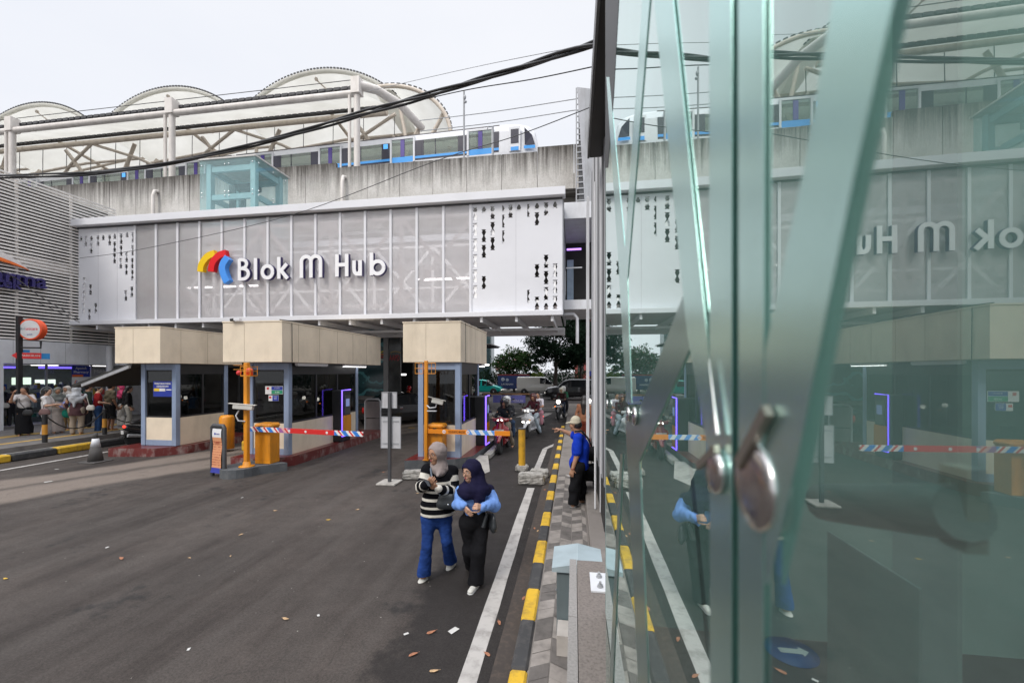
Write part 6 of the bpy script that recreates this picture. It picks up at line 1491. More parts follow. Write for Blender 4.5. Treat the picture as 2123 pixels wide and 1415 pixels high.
# ---- woman in the navy headscarf and blue blouse
Zc = 4.72
root2 = thing('person', G(988, 1207), 'woman in navy headscarf, light blue puff-sleeved blouse and wide black trousers', 'person', 'people walking on the road')
hd = J(976, 977, Zc - .03); fd = Vector((-.54, -.84, -.08)).normalized()
neck = J(982, 1006, Zc); sL = J(957, 1016, Zc - .04); sR = J(1012, 1016, Zc + .05); eL = J(949, 1043, Zc - .06); eR = J(1024, 1046, Zc + .0); wL = J(961, 1047, Zc - .20); wR = J(1001, 1050, Zc - .20)
hLt = J(975, 1066, Zc - .25); hRt = J(985, 1049, Zc - .27); chest = J(983, 1030, Zc); waist = J(983, 1058, Zc)
hipL = J(968, 1083, Zc - .01); hipR = J(1001, 1083, Zc + .03); kL = J(975, 1137, Zc + .04); aL = J(981, 1176, Zc + .36); kR = J(993, 1142, Zc - .06); aR = J(986, 1203, Zc - .05)
sx2 = (sR - sL).normalized(); fw2 = Vector((0, 0, 1)).cross(sx2).normalized()
if fw2.y > 0: fw2 = -fw2
B = Body(); c, f, u, r = head_prims(B, hd, fd, s=.96)
B.cap(hd - Vector((0, 0, .05)), neck, .05, .055, .02); B.cap(neck, chest, .08, .10, .04, fw2, .75); B.cap(chest, waist, .105, .095, .05, fw2, .7); B.cap(hipL, hipR, .068, .068, .03)
B.chain([sL, eL, wL], [.042, .036, .025]); B.chain([sR, eR, wR], [.042, .036, .025]); B.chain([hipL, kL, aL], [.07, .05, .035]); B.chain([hipR, kR, aR], [.07, .05, .035])
hand_prims(B, wL, hLt, Vector((.5, .8, .1)), .92, .22, -1); hand_prims(B, wR, hRt, Vector((-.2, .9, -.3)), .92, .9, 1)
B.build('body', SK1, root2, .0065); face_parts(root2, c, f, u, r, .96, glasses=True)
BL = cloth('blouse_blue', (.17, .31, .68), .16, .75, 5)
B = Body(); B.cap(neck, chest, .08, .125, .05, fw2, .75); B.cap(sL, sR, .056, .058, .05); B.chain([chest, waist], [.13, .118], .05, fw2, .78)
B.chain([sL, eL], [.054, .060], .025); B.chain([eL, wL - (wL - eL) * .25], [.059, .050], .02); B.chain([sR, eR], [.058, .070], .025); B.chain([eR, wR - (wR - eR) * .22], [.068, .052], .02); B.cap(wL - (wL - eL) * .2, wL, .04, .038, .006); B.cap(wR - (wR - eR) * .18, wR, .042, .04, .006)
B.plane((0, 0, waist.z - .02), (0, 0, -1)); B.build('blouse', BL, root2, .007, fold=folds2(.013, 46, 5))
BT = cloth('trousers_black', (.010, .010, .012), .4, .85, 5)
B = Body(); B.cap(waist - Vector((0, 0, .02)), waist - Vector((0, 0, .09)), .118, .128, .03, fw2, .78); B.cap(hipL, hipR, .084, .084, .05, fw2, .9); B.chain([hipL, kL], [.084, .072], .03); B.chain([kL, aL], [.095, .088], .03); B.chain([hipR, kR], [.086, .074], .03); B.chain([kR, aR - Vector((0, 0, .03))], [.074, .088], .03)
B.plane((0, 0, waist.z + .005), (0, 0, 1)); B.plane((0, 0, .05), (0, 0, -1)); B.build('trousers', BT, root2, .0075, fold=folds2(.009, 30, 6))
shoe(root2, aR, (-.15, -.98, 0), SHW, .95, pm('sole_white', (.6, .6, .6), .7)); shoe(root2, aL, (-.1, -.9, -.9), SHB, .9)
SCN = cloth('scarf_navy', (.011, .010, .034), .3, .8, 6, .12)
B = Body(); cc = Vector(c); uf, ur = Vector(f), Vector(r)
B.cap(cc + Vector((0, 0, .038)) - uf * .024, cc + Vector((0, 0, .028)) - uf * .004, .103, .102, .02); B.cap(cc - uf * .05, neck - Vector((0, 0, .01)) - uf * .03, .09, .095, .04); B.cap(cc - Vector((0, 0, .09)) + uf * .028, neck + fw2 * .07 - Vector((0, 0, .03)), .052, .06, .04)
B.cap(neck + fw2 * .05 - Vector((0, 0, .0)), J(969, 1020, Zc - .11), .09, .075, .06); B.cap(neck + fw2 * .03, J(1003, 1014, Zc - .04), .085, .07, .06); B.cap(J(966, 1019, Zc - .1), J(990, 1022, Zc - .1), .06, .055, .06); B.cap(neck, sL + Vector((0, 0, .0)), .08, .066, .05); B.cap(neck, sR, .08, .07, .05)
B.cap(J(998, 1018, Zc - .1), J(986, 1046, Zc - .17), .05, .02, .03, fw2, .7); B.cap(J(994, 985, Zc), J(1000, 1030, Zc - .1), .06, .035, .04)
B.sub(cc + uf * .088 - Vector((0, 0, .006)), cc + uf * .072 - Vector((0, 0, .055)), .078, .066, .008, ur, .95)
B.build('headscarf', SCN, root2, .007, fold=folds2(.008, 40, 9))
bg_ = thing('shoulder_bag', J(1020, 1080, Zc - .02), 'black handbag hanging at the side of the woman in the navy headscarf', 'bag'); bp_ = Vector(bg_.location)
B = Body(); B.cap(bp_ + Vector((-.04, .08, -.04)), bp_ + Vector((.03, -.06, -.04)), .07, .07, .03, (1, .3, 0), .55); B.cap(bp_ + Vector((-.04, .08, .05)), bp_ + Vector((.03, -.06, .05)), .05, .05, .03, (1, .3, 0), .5); B.build('bag_body', BAGL, bg_, .009)
u = MB(); u.tube([bp_ + Vector((-.04, -.02, .08)), J(1004, 1048, Zc - .1), J(1003, 1014, Zc - .06)], .010, 6); u.tube([bp_ + Vector((-.05, -.03, .09)), bp_ + Vector((-.09, -.06, -.05))], [.02, .03], 8); u.build('strap', BAGL, bg_)

# ---- man pointing, seen from behind
Zc = 7.13
root3 = thing('person', G(1192, 1058, .13), 'man in bright blue T-shirt and beige cap pointing left, seen from behind on the pavement', 'person')
hd = J(1193, 880, Zc); fd = Vector((-.93, .35, -.05)).normalized()
neck = J(1201, 900, Zc); sN = J(1199, 906, Zc - .14); sF = J(1203, 906, Zc + .20); eN = J(1196, 944, Zc - .17); wN = J(1187.5, 971, Zc - .19); hNt = J(1184, 986, Zc - .20); eF = J(1183, 899, Zc + .28); wF = J(1163, 890.5, Zc + .30); hFt = J(1150, 887.5, Zc + .31)
chest = J(1204, 925, Zc + .02); waist = J(1202, 958, Zc + .02); hipN = J(1198, 968, Zc - .09); hipF = J(1201, 968, Zc + .11); kN = J(1191, 1012, Zc - .11); kF = J(1204, 1012, Zc + .13); aN = J(1188, 1050, Zc - .10); aF = J(1207, 1047, Zc + .18)
fw3 = Vector((-.95, .3, 0)).normalized()
B = Body(); c, f, u, r = head_prims(B, hd, fd); B.cap(hd - Vector((0, 0, .05)) - uf * 0, neck, .056, .062, .02); B.cap(neck, chest, .09, .13, .04, fw3, .8); B.cap(chest, waist, .13, .13, .05, fw3, .85); B.cap(hipN, hipF, .1, .1, .04)
B.chain([sN, eN, wN], [.05, .044, .029]); B.chain([sF, eF, wF], [.05, .042, .029]); B.chain([hipN, kN, aN], [.085, .055, .04]); B.chain([hipF, kF, aF], [.085, .055, .04])
hand_prims(B, wN, hNt, Vector((.2, .9, .2)), 1.05, .5, 1); hand_prims(B, wF, hFt, Vector((.1, .2, -.95)), 1.05, .3, 1, point=True)
B.build('body', SK2, root3, .008); face_parts(root3, c, f, u, r)
BS = cloth('shirt_blue', (.010, .045, .47), .2, .85, 5)
B = Body(); B.cap(neck + Vector((0, 0, -.045)), chest, .10, .165, .05, fw3, .78); B.cap(sN, sF, .075, .075, .05); B.chain([chest, waist], [.165, .165], .05, fw3, .86); B.cap(waist, waist - Vector((0, 0, .07)), .17, .165, .03, fw3, .86); B.cap(waist + fw3 * .06, waist + fw3 * .05 - Vector((0, 0, .04)), .12, .12, .05)
B.cap(sN, sN.lerp(eN, .8), .075, .082, .03); B.cap(sF, sF.lerp(eF, .6), .075, .078, .03); B.plane((0, 0, J(1200, 971, Zc).z), (0, 0, -1)); B.build('t_shirt', BS, root3, .009, fold=folds2(.010, 30, 2))
B = Body(); B.cap(hipN, hipF, .125, .125, .05); B.cap(waist - Vector((0, 0, .02)), (hipN + hipF) / 2, .14, .13, .05, fw3, .85); B.chain([hipN, kN, aN], [.115, .092, .085], .04); B.chain([hipF, kF, aF], [.115, .092, .085], .04); B.plane((0, 0, .185), (0, 0, -1)); B.build('trousers', BT, root3, .0095, fold=folds(.007, 36, 11))
shoe(root3, aN, (-.96, -.15, 0), SHG, 1.08, pm('sole_grey', (.33, .33, .34), .7)); shoe(root3, aF, (-.9, .3, 0), SHG, 1.05)
B = Body(); B.cap(Vector(c) + Vector((0, 0, .02)) - Vector(f) * .02, Vector(c) + Vector((0, 0, .0)) - Vector(f) * .03, .09, .088, .02, r, .9); B.plane(Vector(c) - Vector((0, 0, .05)), (0, 0, -1)); B.sub(Vector(c) + Vector(f) * .1, Vector(c) + Vector(f) * .06 - Vector((0, 0, .1)), .075, .08, .01); B.build('hair', HAIR, root3, .009)
B = Body(); q = Vector(c) + Vector((0, 0, .055)) - Vector(f) * .005; B.cap(q, q + Vector((0, 0, .012)), .099, .092, .02, r, .92); B.cap(q + Vector(f) * .07 + Vector((0, 0, -.012)), q + Vector(f) * .145 - Vector((0, 0, .03)), .07, .05, .02, (0, 0, 1), .14); B.plane(q - Vector((0, 0, .036)), Vector((0, 0, -1)) - Vector(f) * .0); B.build('cap', cloth('cap_beige', (.48, .44, .34), .12), root3, .008)
u = MB(); u.tube([J(1192, 894, Zc - .18), J(1206, 893, Zc - .15), J(1219, 908, Zc - .08), J(1227, 925, Zc + .0)], .018, 6); u.build('bag_strap', BLACK, root3)
u = MB(); u.tube([wN + Vector((.0, 0, .0)) + (wN - eN).normalized().orthogonal() * .032 * 0 + Vector((.034 * math.cos(a), .034 * math.sin(a), .004 * math.cos(a))) for a in [i * math.pi / 6 for i in range(13)]], .005, 6); u.build('wristband', pm('band_red', (.25, .04, .03), .5), root3)
u = MB(); a_ = J(1181.5, 986, Zc - .22); u.tube([a_, a_ + Vector((-.05, 0, .008))], .004, 8, 0); tag(u.build('cigarette', WHITE, origin=a_), 'white cigarette in the lowered hand of the man in blue', 'cigarette')
bgp = J(1226, 960, Zc + .45); bd_ = thing('duffel_bag', (bgp.x, bgp.y, .31), 'big black duffel bag standing behind the man in blue', 'bag')
B = Body(); B.cap(bgp + Vector((-.16, 0, .18)), bgp + Vector((.1, .05, .18)), .13, .13, .08); B.cap(bgp + Vector((-.18, 0, -.18)), bgp + Vector((.14, .05, -.18)), .17, .17, .08); B.build('bag_body', cloth('nylon_black', (.014, .014, .016), .3, .55), bd_, .014, fold=folds(.012, 20, 3))
u = MB(); u.bar(bgp + Vector((.05, 0, -.34)), Vector((bgp.x + .06, bgp.y, .31)), .06, .06); u.bar(bgp + Vector((-.12, 0, -.34)), Vector((bgp.x - .12, bgp.y, .31)), .05, .05); u.build('bag_foot', BLACK, bd_)

# ================================================================== other people
def person(x, y, z0, h, face, label, top=(.5, .5, .5), bottom=(.05, .05, .06), kind='trousers', sleeves='short', head='short', headc=(.3, .3, .3), sk=SK2, wide=1.0,
           arms=None, seat=False, look=None, group=None, res=.017, shoes=None, mat_top=None, longtop=0.0, legs=None, feet=True):
    """face: direction the body faces (x, y). Local axes: x to the person's right, y forward."""
    rz = math.atan2(face[1], face[0]) - math.pi / 2; s = h / 1.65
    t = thing('person', (x, y, z0), label, 'person', group, rz)
    V = lambda *p: Vector(p) * s
    dz = 0.0
    hd, neck = V(0, .03, 1.53), V(0, 0, 1.385)
    shs = [V(-.155 * wide, 0, 1.33), V(.155 * wide, 0, 1.33)]; el = [V(-.215 * wide, -.02, 1.06), V(.215 * wide, -.02, 1.06)]; wr = [V(-.21 * wide, .07, .83), V(.21 * wide, .07, .83)]
    hp = [V(-.085 * wide, 0, .86), V(.085 * wide, 0, .86)]; kn = [V(-.09 * wide, .03, .47), V(.09 * wide, .03, .47)]; an = [V(-.10, -.02, .085), V(.10, .0, .085)]
    if legs: an = [V(*legs[0]), V(*legs[1])]; kn = [(hp[i] + an[i]) / 2 + V(0, .04, 0) for i in (0, 1)]
    if seat:          # riding: thighs forward, feet on the footboard, hips at seat height
        o = V(0, 0, 0); hp = [V(-.09, 0, .0), V(.09, 0, .0)]; kn = [V(-.19, .40, -.06), V(.19, .40, -.06)]; an = [V(-.20, .34, -.46), V(.20, .34, -.46)] if seat is True else [V(-.27, .1, -.62), V(.27, .1, -.62)]
        up = .53; hd, neck = V(0, .10, .67), V(0, .05, .525); shs = [V(-.17 * wide, .05, .475), V(.17 * wide, .05, .475)]; el = [V(-.25, .20, .26), V(.25, .20, .26)]; wr = [V(-.28, .44, .24), V(.28, .44, .24)]
        if seat == 'pillion': el = [V(-.23, .14, .24), V(.23, .14, .24)]; wr = [V(-.12, .30, .22), V(.12, .30, .22)]; an = [V(-.24, .28, -.40), V(.24, .28, -.40)]; kn = [V(-.25, .36, .0), V(.25, .36, .0)]
    if arms:
        for i, a in enumerate(arms):
            if a: el[i], wr[i] = V(*a[0]), V(*a[1])
    fd = Vector(look) if look else Vector((0, 1, -.05))
    F_ = Vector((0, 1, 0)); chest = neck.lerp((hp[0] + hp[1]) / 2, .30); waist = neck.lerp((hp[0] + hp[1]) / 2, .72)
    B = Body(); c, f, u, r = head_prims(B, hd, fd, s=s); B.cap(hd - V(0, 0, .05), neck, .05 * s, .055 * s, .02); B.cap(neck, chest, .085 * s, .11 * s * wide, .04, F_, .75); B.cap(chest, waist, .11 * s * wide, .105 * s * wide, .05, F_, .75); B.cap(hp[0], hp[1], .075 * s, .075 * s, .03)
    for i in (0, 1):
        B.chain([shs[i], el[i], wr[i]], [.045 * s * wide, .038 * s * wide, .026 * s], .02); B.chain([hp[i], kn[i], an[i]], [.07 * s * wide, .05 * s * wide, .036 * s], .03)
        ax = (wr[i] - el[i]).normalized(); hand_prims(B, wr[i], wr[i] + ax * .15 * s, Vector((0, .2, -1)) if abs(ax.z) < .7 else Vector((-1 if i else 1, 0, 0)), s * 1.08, .5, 1 if i else -1, k=.004)
        if kind in ('shorts', 'skirt') or shoes == 'sandal': B.cap(an[i] - V(0, .02, .05), an[i] + V(0, .13, -.058), .036 * s, .03 * s, .02)
    B.build('body', sk, t, min(res, .015), world=False); face_parts(t, c, f, u, r, s)
    T = mat_top or cloth('top_%d_%d_%d' % tuple(int(v * 255) for v in top), top)
    B = Body(); B.cap(neck - V(0, 0, .04), chest, .09 * s, .125 * s * wide, .05, F_, .78); B.cap(shs[0], shs[1], .06 * s, .06 * s, .04); B.chain([chest, waist], [.13 * s * wide, .13 * s * wide], .05, F_, .82)
    B.cap(waist, waist - V(0, 0, .10 + longtop), .135 * s * wide, (.14 + longtop * .22) * s * wide, .03, F_, .85)
    for i in (0, 1):
        if sleeves == 'long': B.chain([shs[i], el[i], wr[i]], [.058 * s, .05 * s, .04 * s], .03)
        elif sleeves == 'short': B.cap(shs[i], shs[i].lerp(el[i], .72), .056 * s * wide, .06 * s * wide, .03)
    B.plane(waist - V(0, 0, .13 + longtop), (0, 0, -1)); B.build('top', T, t, res, world=False, fold=folds(.009, 34, int(abs(x * 37)) % 90))
    Bm = cloth('bottom_%d_%d_%d' % tuple(int(v * 255) for v in bottom), bottom)
    B = Body(); B.cap(hp[0], hp[1], .10 * s * wide, .10 * s * wide, .05)
    if kind == 'skirt':
        B.cap((hp[0] + hp[1]) / 2, V(0, 0, .10), .14 * s * wide, .20 * s * wide, .05, F_, .85); B.plane(V(0, 0, .06), (0, 0, -1))
    else:
        for i in (0, 1):
            e = kn[i].lerp(an[i], .22) if kind == 'shorts' else an[i]
            B.chain([hp[i], kn[i]], [.098 * s * wide, .07 * s * wide], .04); B.cap(kn[i], e, .07 * s * wide, (.085 if kind == 'shorts' else .062 if kind != 'wide' else .105) * s * wide, .03)
        if not seat: B.plane(V(0, 0, .055 if kind != 'shorts' else .40), (0, 0, -1))
    if not seat: B.plane(waist - V(0, 0, .02), (0, 0, 1))
    B.build('bottoms', Bm, t, res, world=False, fold=folds(.008, 30, 7))
    if kind not in ('shorts', ) and feet and shoes != 'sandal':
        for i in (0, 1): shoe(t, an[i], (.1 if i else -.1, 1, 0), shoes or SHW, s, world_fix(t))
    up3 = Vector((0, 0, 1)); C = Vector(c); fv, rv = Vector(f), Vector(r)
    if head in ('short', 'long', 'bun'):
        B = Body(); B.cap(C + V(0, 0, .045) - fv * .02 * s, C + V(0, 0, .04), .095 * s, .09 * s, .02, rv, .92); B.cap(C + V(0, 0, .02) - fv * .045 * s, C - V(0, 0, .03) - fv * .05 * s, .075 * s, .06 * s, .03)
        if head == 'long': B.chain([C - fv * .05 * s, neck - fv * .09 * s, neck - fv * .12 * s - V(0, 0, .26)], [.085 * s, .085 * s, .05 * s], .04, F_, .8)
        if head == 'bun': B.cap(C - fv * .12 * s + V(0, 0, .03), C - fv * .13 * s + V(0, 0, .02), .045 * s, None, .02)
        B.sub(C + fv * .10 * s - V(0, 0, .005), C + fv * .07 * s - V(0, 0, .10), .066 * s, .085 * s, .012, rv, .95); B.build('hair', HAIR, t, .013, world=False)
    elif head == 'hijab':
        M_ = cloth('scarf_%d_%d_%d' % tuple(int(v * 255) for v in headc), headc, .25, .85, 8)
        B = Body(); B.cap(C + V(0, 0, .04) - fv * .025 * s, C + V(0, 0, .025), .108 * s, .103 * s, .02); B.cap(C - fv * .04 * s, neck, .10 * s, .11 * s, .04); B.cap(neck, chest + V(0, -.01, .02), .115 * s, .175 * s * wide, .05, F_, .9); B.cap(shs[0], shs[1], .085 * s, .085 * s, .05)
        B.cap(neck - V(0, .1, .05), V(0, -.15 * wide, .98) if not seat else neck - V(0, .14, .2), .10 * s, .02, .05); B.sub(C + fv * .09 * s + V(0, 0, .012), C + fv * .075 * s - V(0, 0, .05), .066 * s, .058 * s, .01, rv, .92); B.plane(chest - V(0, 0, .16), (0, 0, -1)) if False else None
        B.build('headscarf', M_, t, .013, world=False, fold=folds(.008, 40, 5))
    elif head == 'helmet':
        M_ = pm('helmet_%d_%d_%d' % tuple(int(v * 255) for v in headc), headc, .18, var=.1, coat=.6)
        B = Body(); B.cap(C + V(0, 0, .03) - fv * .01 * s, C + V(0, 0, .045), .132 * s, .13 * s, .02); B.cap(C - V(0, 0, .06) - fv * .01 * s, C - V(0, 0, .05), .118 * s, None, .03); B.sub(C + fv * .13 * s, C + fv * .11 * s - V(0, 0, .10), .07 * s, .075 * s, .015, rv, .85); B.plane(C - V(0, 0, .13), (0, 0, -1)); o = B.build('helmet', M_, t, .011, world=False)
        B = Body(); B.cap(C + fv * .035 * s + V(0, 0, .012), C + fv * .04 * s, .108 * s, None, .01); B.plane(C + fv * .085 * s, -fv); v_ = MB(); v_.ball(C + fv * .04 * s + V(0, 0, .015), .105 * s, 14, 0, sc=(.9, .9, .55)); v_.build('visor', pm('visor_dark', (.02, .022, .025), .08), o)
    elif head == 'bare': pass
    return t
def world_fix(t): return None
GRP = 'people queuing on the pharmacy pavement'
def bag(x, y, z, label, c, w_=.26, h_=.2, strap=None, d_=.09, name='shoulder_bag'):
    w_ *= .72; h_ *= .8; t = thing(name, (x, y, z), label, 'bag'); p = Vector((x, y, z)); B = Body(); B.cap(p + Vector((-w_ * .22, -w_ * .15, -h_ * .18)), p + Vector((w_ * .22, w_ * .15, -h_ * .18)), h_ * .33, None, .03, (.6, -.8, 0), .5); B.cap(p + Vector((-w_ * .18, -w_ * .12, h_ * .18)), p + Vector((w_ * .18, w_ * .12, h_ * .18)), h_ * .25, None, .03, (.6, -.8, 0), .5)
    B.build('bag_body', pm('bag_%d_%d_%d' % tuple(int(v * 255) for v in c), c, .5, var=.2), t, .014)
    if strap: u = MB(); u.tube([p + Vector((-.06, 0, h_ * .4)), *[Vector(q) for q in strap]], .012, 6); u.build('strap', pm('bag_%d_%d_%d' % tuple(int(v * 255) for v in c), c), t)
    return t
Z0 = .31
def QP(x, y): p = G(x, y, .31); return p.x, p.y
# queue on the left pavement, left to right
person(*QP(2, 886), Z0, 1.62, (.9, .3), 'woman with black hair, dark top and grey trousers cut off by the left edge', (.05, .055, .065), (.12, .11, .115), 'wide', head='long', sk=SK2, arms=[((-.2, .1, 1.08), (-.1, .32, 1.0)), None], group=GRP, shoes=SHB)
bq = QP(2, 886); bag(bq[0] + .28, bq[1] - .05, 1.17, 'white shoulder bag of the woman at the left edge', (.55, .53, .5), .3, .26, [(bq[0] + .1, bq[1], 1.6)])
person(*QP(50, 902), Z0, 1.64, (.75, -.55), 'woman in pale blouse and long black skirt raising her hand to her mouth', (.56, .53, .52), (.012, .012, .014), 'skirt', head='long', sk=SK2, wide=1.06, arms=[((-.26, .2, 1.14), (-.06, .16, 1.40)), ((.27, .22, 1.16), (.2, .36, 1.42))], look=(.35, .9, .05), group=GRP)
bq = QP(50, 902); bag(bq[0] + .32, bq[1] - .1, 1.1, 'black crossbody bag of the woman in the long black skirt', (.02, .02, .022), .34, .26, [(bq[0] + .12, bq[1] - .2, 1.45), (bq[0] - .1, bq[1] - .05, 1.66)])
person(*QP(27, 884), Z0, 1.55, (-.7, .3), 'person in black beside the white column, behind the woman in the skirt', (.03, .03, .045), (.03, .03, .035), head='short', group=GRP, shoes=SHW)
person(*QP(96, 902), Z0, 1.57, (.85, .5), 'woman with long black hair in white top and white trousers looking at her phone', (.66, .64, .63), (.52, .50, .50), 'wide', head='long', sk=SK1, arms=[((-.2, .1, 1.05), (-.08, .34, 1.06)), ((.21, .1, 1.05), (.10, .36, 1.10))], look=(.1, 1, -.3), group=GRP)
bq = QP(96, 902); bag(bq[0] + .24, bq[1] - .2, 1.13, 'mauve slouchy shoulder bag of the woman in white', (.17, .095, .09), .34, .3, [(bq[0] + .05, bq[1] - .05, 1.62)])
person(*QP(119, 897), Z0, 1.58, (.8, -.3), 'woman in sage headscarf and long beige dress', (.50, .45, .40), (.46, .40, .37), 'skirt', 'long', 'hijab', (.17, .18, .165), group=GRP, look=(.2, 1, -.2), arms=[((-.2, .05, 1.05), (-.12, .3, 1.0)), ((.2, .05, 1.05), (.12, .3, 1.0))])
person(*QP(140, 890), Z0, 1.6, (.2, -.95), 'woman in cream headscarf and khaki trousers facing the road', (.42, .40, .38), (.28, .20, .10), head='hijab', sleeves='long', headc=(.5, .46, .42), sk=SK2, group=GRP, shoes='sandal')
person(*QP(159, 900), Z0, 1.62, (-.55, .8), 'stout woman in grey headscarf, brown tunic and khaki trousers seen from behind', (.075, .038, .042), (.33, .27, .21), 'trousers', 'long', 'hijab', (.40, .41, .43), wide=1.18, group=GRP, longtop=.22, shoes='sandal', look=(.3, 1, 0))
bq = QP(159, 900); bag(bq[0] + .36, bq[1] + .15, 1.22, 'small white handbag on the arm of the stout woman', (.58, .55, .5), .26, .25, [(bq[0] + .26, bq[1] + .1, 1.62)])
u = thing('plastic_bag', (QP(141, 897)[0], QP(141, 897)[1], .9), 'shiny green plastic bag carried in the queue', 'bag'); p = Vector((u.location.x, u.location.y, .98)); B = Body(); B.cap(p, p + Vector((.1, 0, 0)), .15, None, .05, (.3, -.9, 0), .6); B.cap(p, p + Vector((.05, 0, .22)), .12, .04, .05, (.3, -.9, 0), .6); B.build('bag_body', pm('bag_green', (.01, .27, .19), .25, var=.4, scale=14), u, .016, fold=folds(.02, 30, 2))
u = thing('plastic_bag', (QP(136, 897)[0], QP(136, 897)[1], 1.25), 'pale blue plastic bag above the green one', 'bag'); p = Vector((u.location.x, u.location.y, 1.27)); B = Body(); B.cap(p, p + Vector((.1, 0, .1)), .12, .1, .05, (.3, -.9, 0), .5); B.build('bag_body', pm('bag_paleblue', (.25, .33, .72), .4, var=.2), u, .016, fold=folds(.02, 30, 4))
person(*QP(182, 888), Z0, 1.66, (.3, .95), 'person in dark green jacket waiting behind the stout woman', (.03, .045, .035), (.02, .02, .022), head='short', sleeves='long', group=GRP)
person(*QP(203, 896), Z0, 1.63, (.45, .9), 'person with short black hair in red T-shirt and blue jeans', (.21, .012, .014), (.025, .06, .15), head='short', sk=SK1, wide=1.03, arms=[None, ((.24, .0, 1.08), (.26, .17, 1.05))], look=(.5, .8, 0), group=GRP, shoes=SHG)
person(*QP(229, 891), Z0, 1.72, (.2, .95), 'man in olive T-shirt and black shorts seen from behind', (.10, .082, .055), (.018, .018, .02), 'shorts', head='short', sk=SK3, wide=1.1, group=GRP)
bq = QP(229, 891); bag(bq[0] - .28, bq[1] - .2, 1.05, 'black bag hanging by the man in olive', (.015, .015, .017), .3, .3)
person(*QP(252, 884), Z0, 1.6, (-.3, -.9), 'woman in black top and pale trousers with a pink headscarf behind the awning', (.018, .018, .02), (.42, .40, .37), 'wide', 'long', 'hijab', (.50, .06, .14), group=GRP)
person(*QP(266, 890), Z0, 1.62, (.6, .7), 'woman in black jacket and off-white trousers beside the parked scooter', (.02, .02, .022), (.50, .48, .43), 'wide', 'long', 'long', sk=SK1, group=GRP)
for i, (x, y, lab) in enumerate(((-11.5, 14.0, 'man in white shirt and black trousers between the two left booths, nearer'), (-11.0, 14.8, 'person in white shirt seen from behind beyond the orange camera pole'))):
    person(x, y, 0, 1.66, (.4, .9), lab, (.68, .67, .66), (.02, .022, .03), head='short', sk=SK2, shoes=SHB, arms=[None, ((.25, .05, 1.08), (.05, .22, 1.0))], group='people in white shirts between the booths')
person(-14.2, 15.6, 0, 1.72, (.3, .9), 'man in mustard yellow shirt seen through the leftmost booth windows', (.60, .30, .05), (.12, .12, .13), head='short', sk=SK2)
person(-12.35, 11.7, .3, 1.3, (.8, .5), 'attendant in bright blue cap and shirt sitting inside the leftmost booth', (.02, .25, .6), (.05, .05, .06), head='helmet', headc=(.02, .22, .55), sk=SK2, sleeves='long')
person(-.0 + .30, 12.4, .13, 1.6, (.2, .98), 'woman in brown jacket with long dark hair walking away behind the pointing man', (.235, .105, .06), (.14, .03, .018), 'wide', 'long', 'long', sk=SK2, wide=1.1, shoes=SHB)

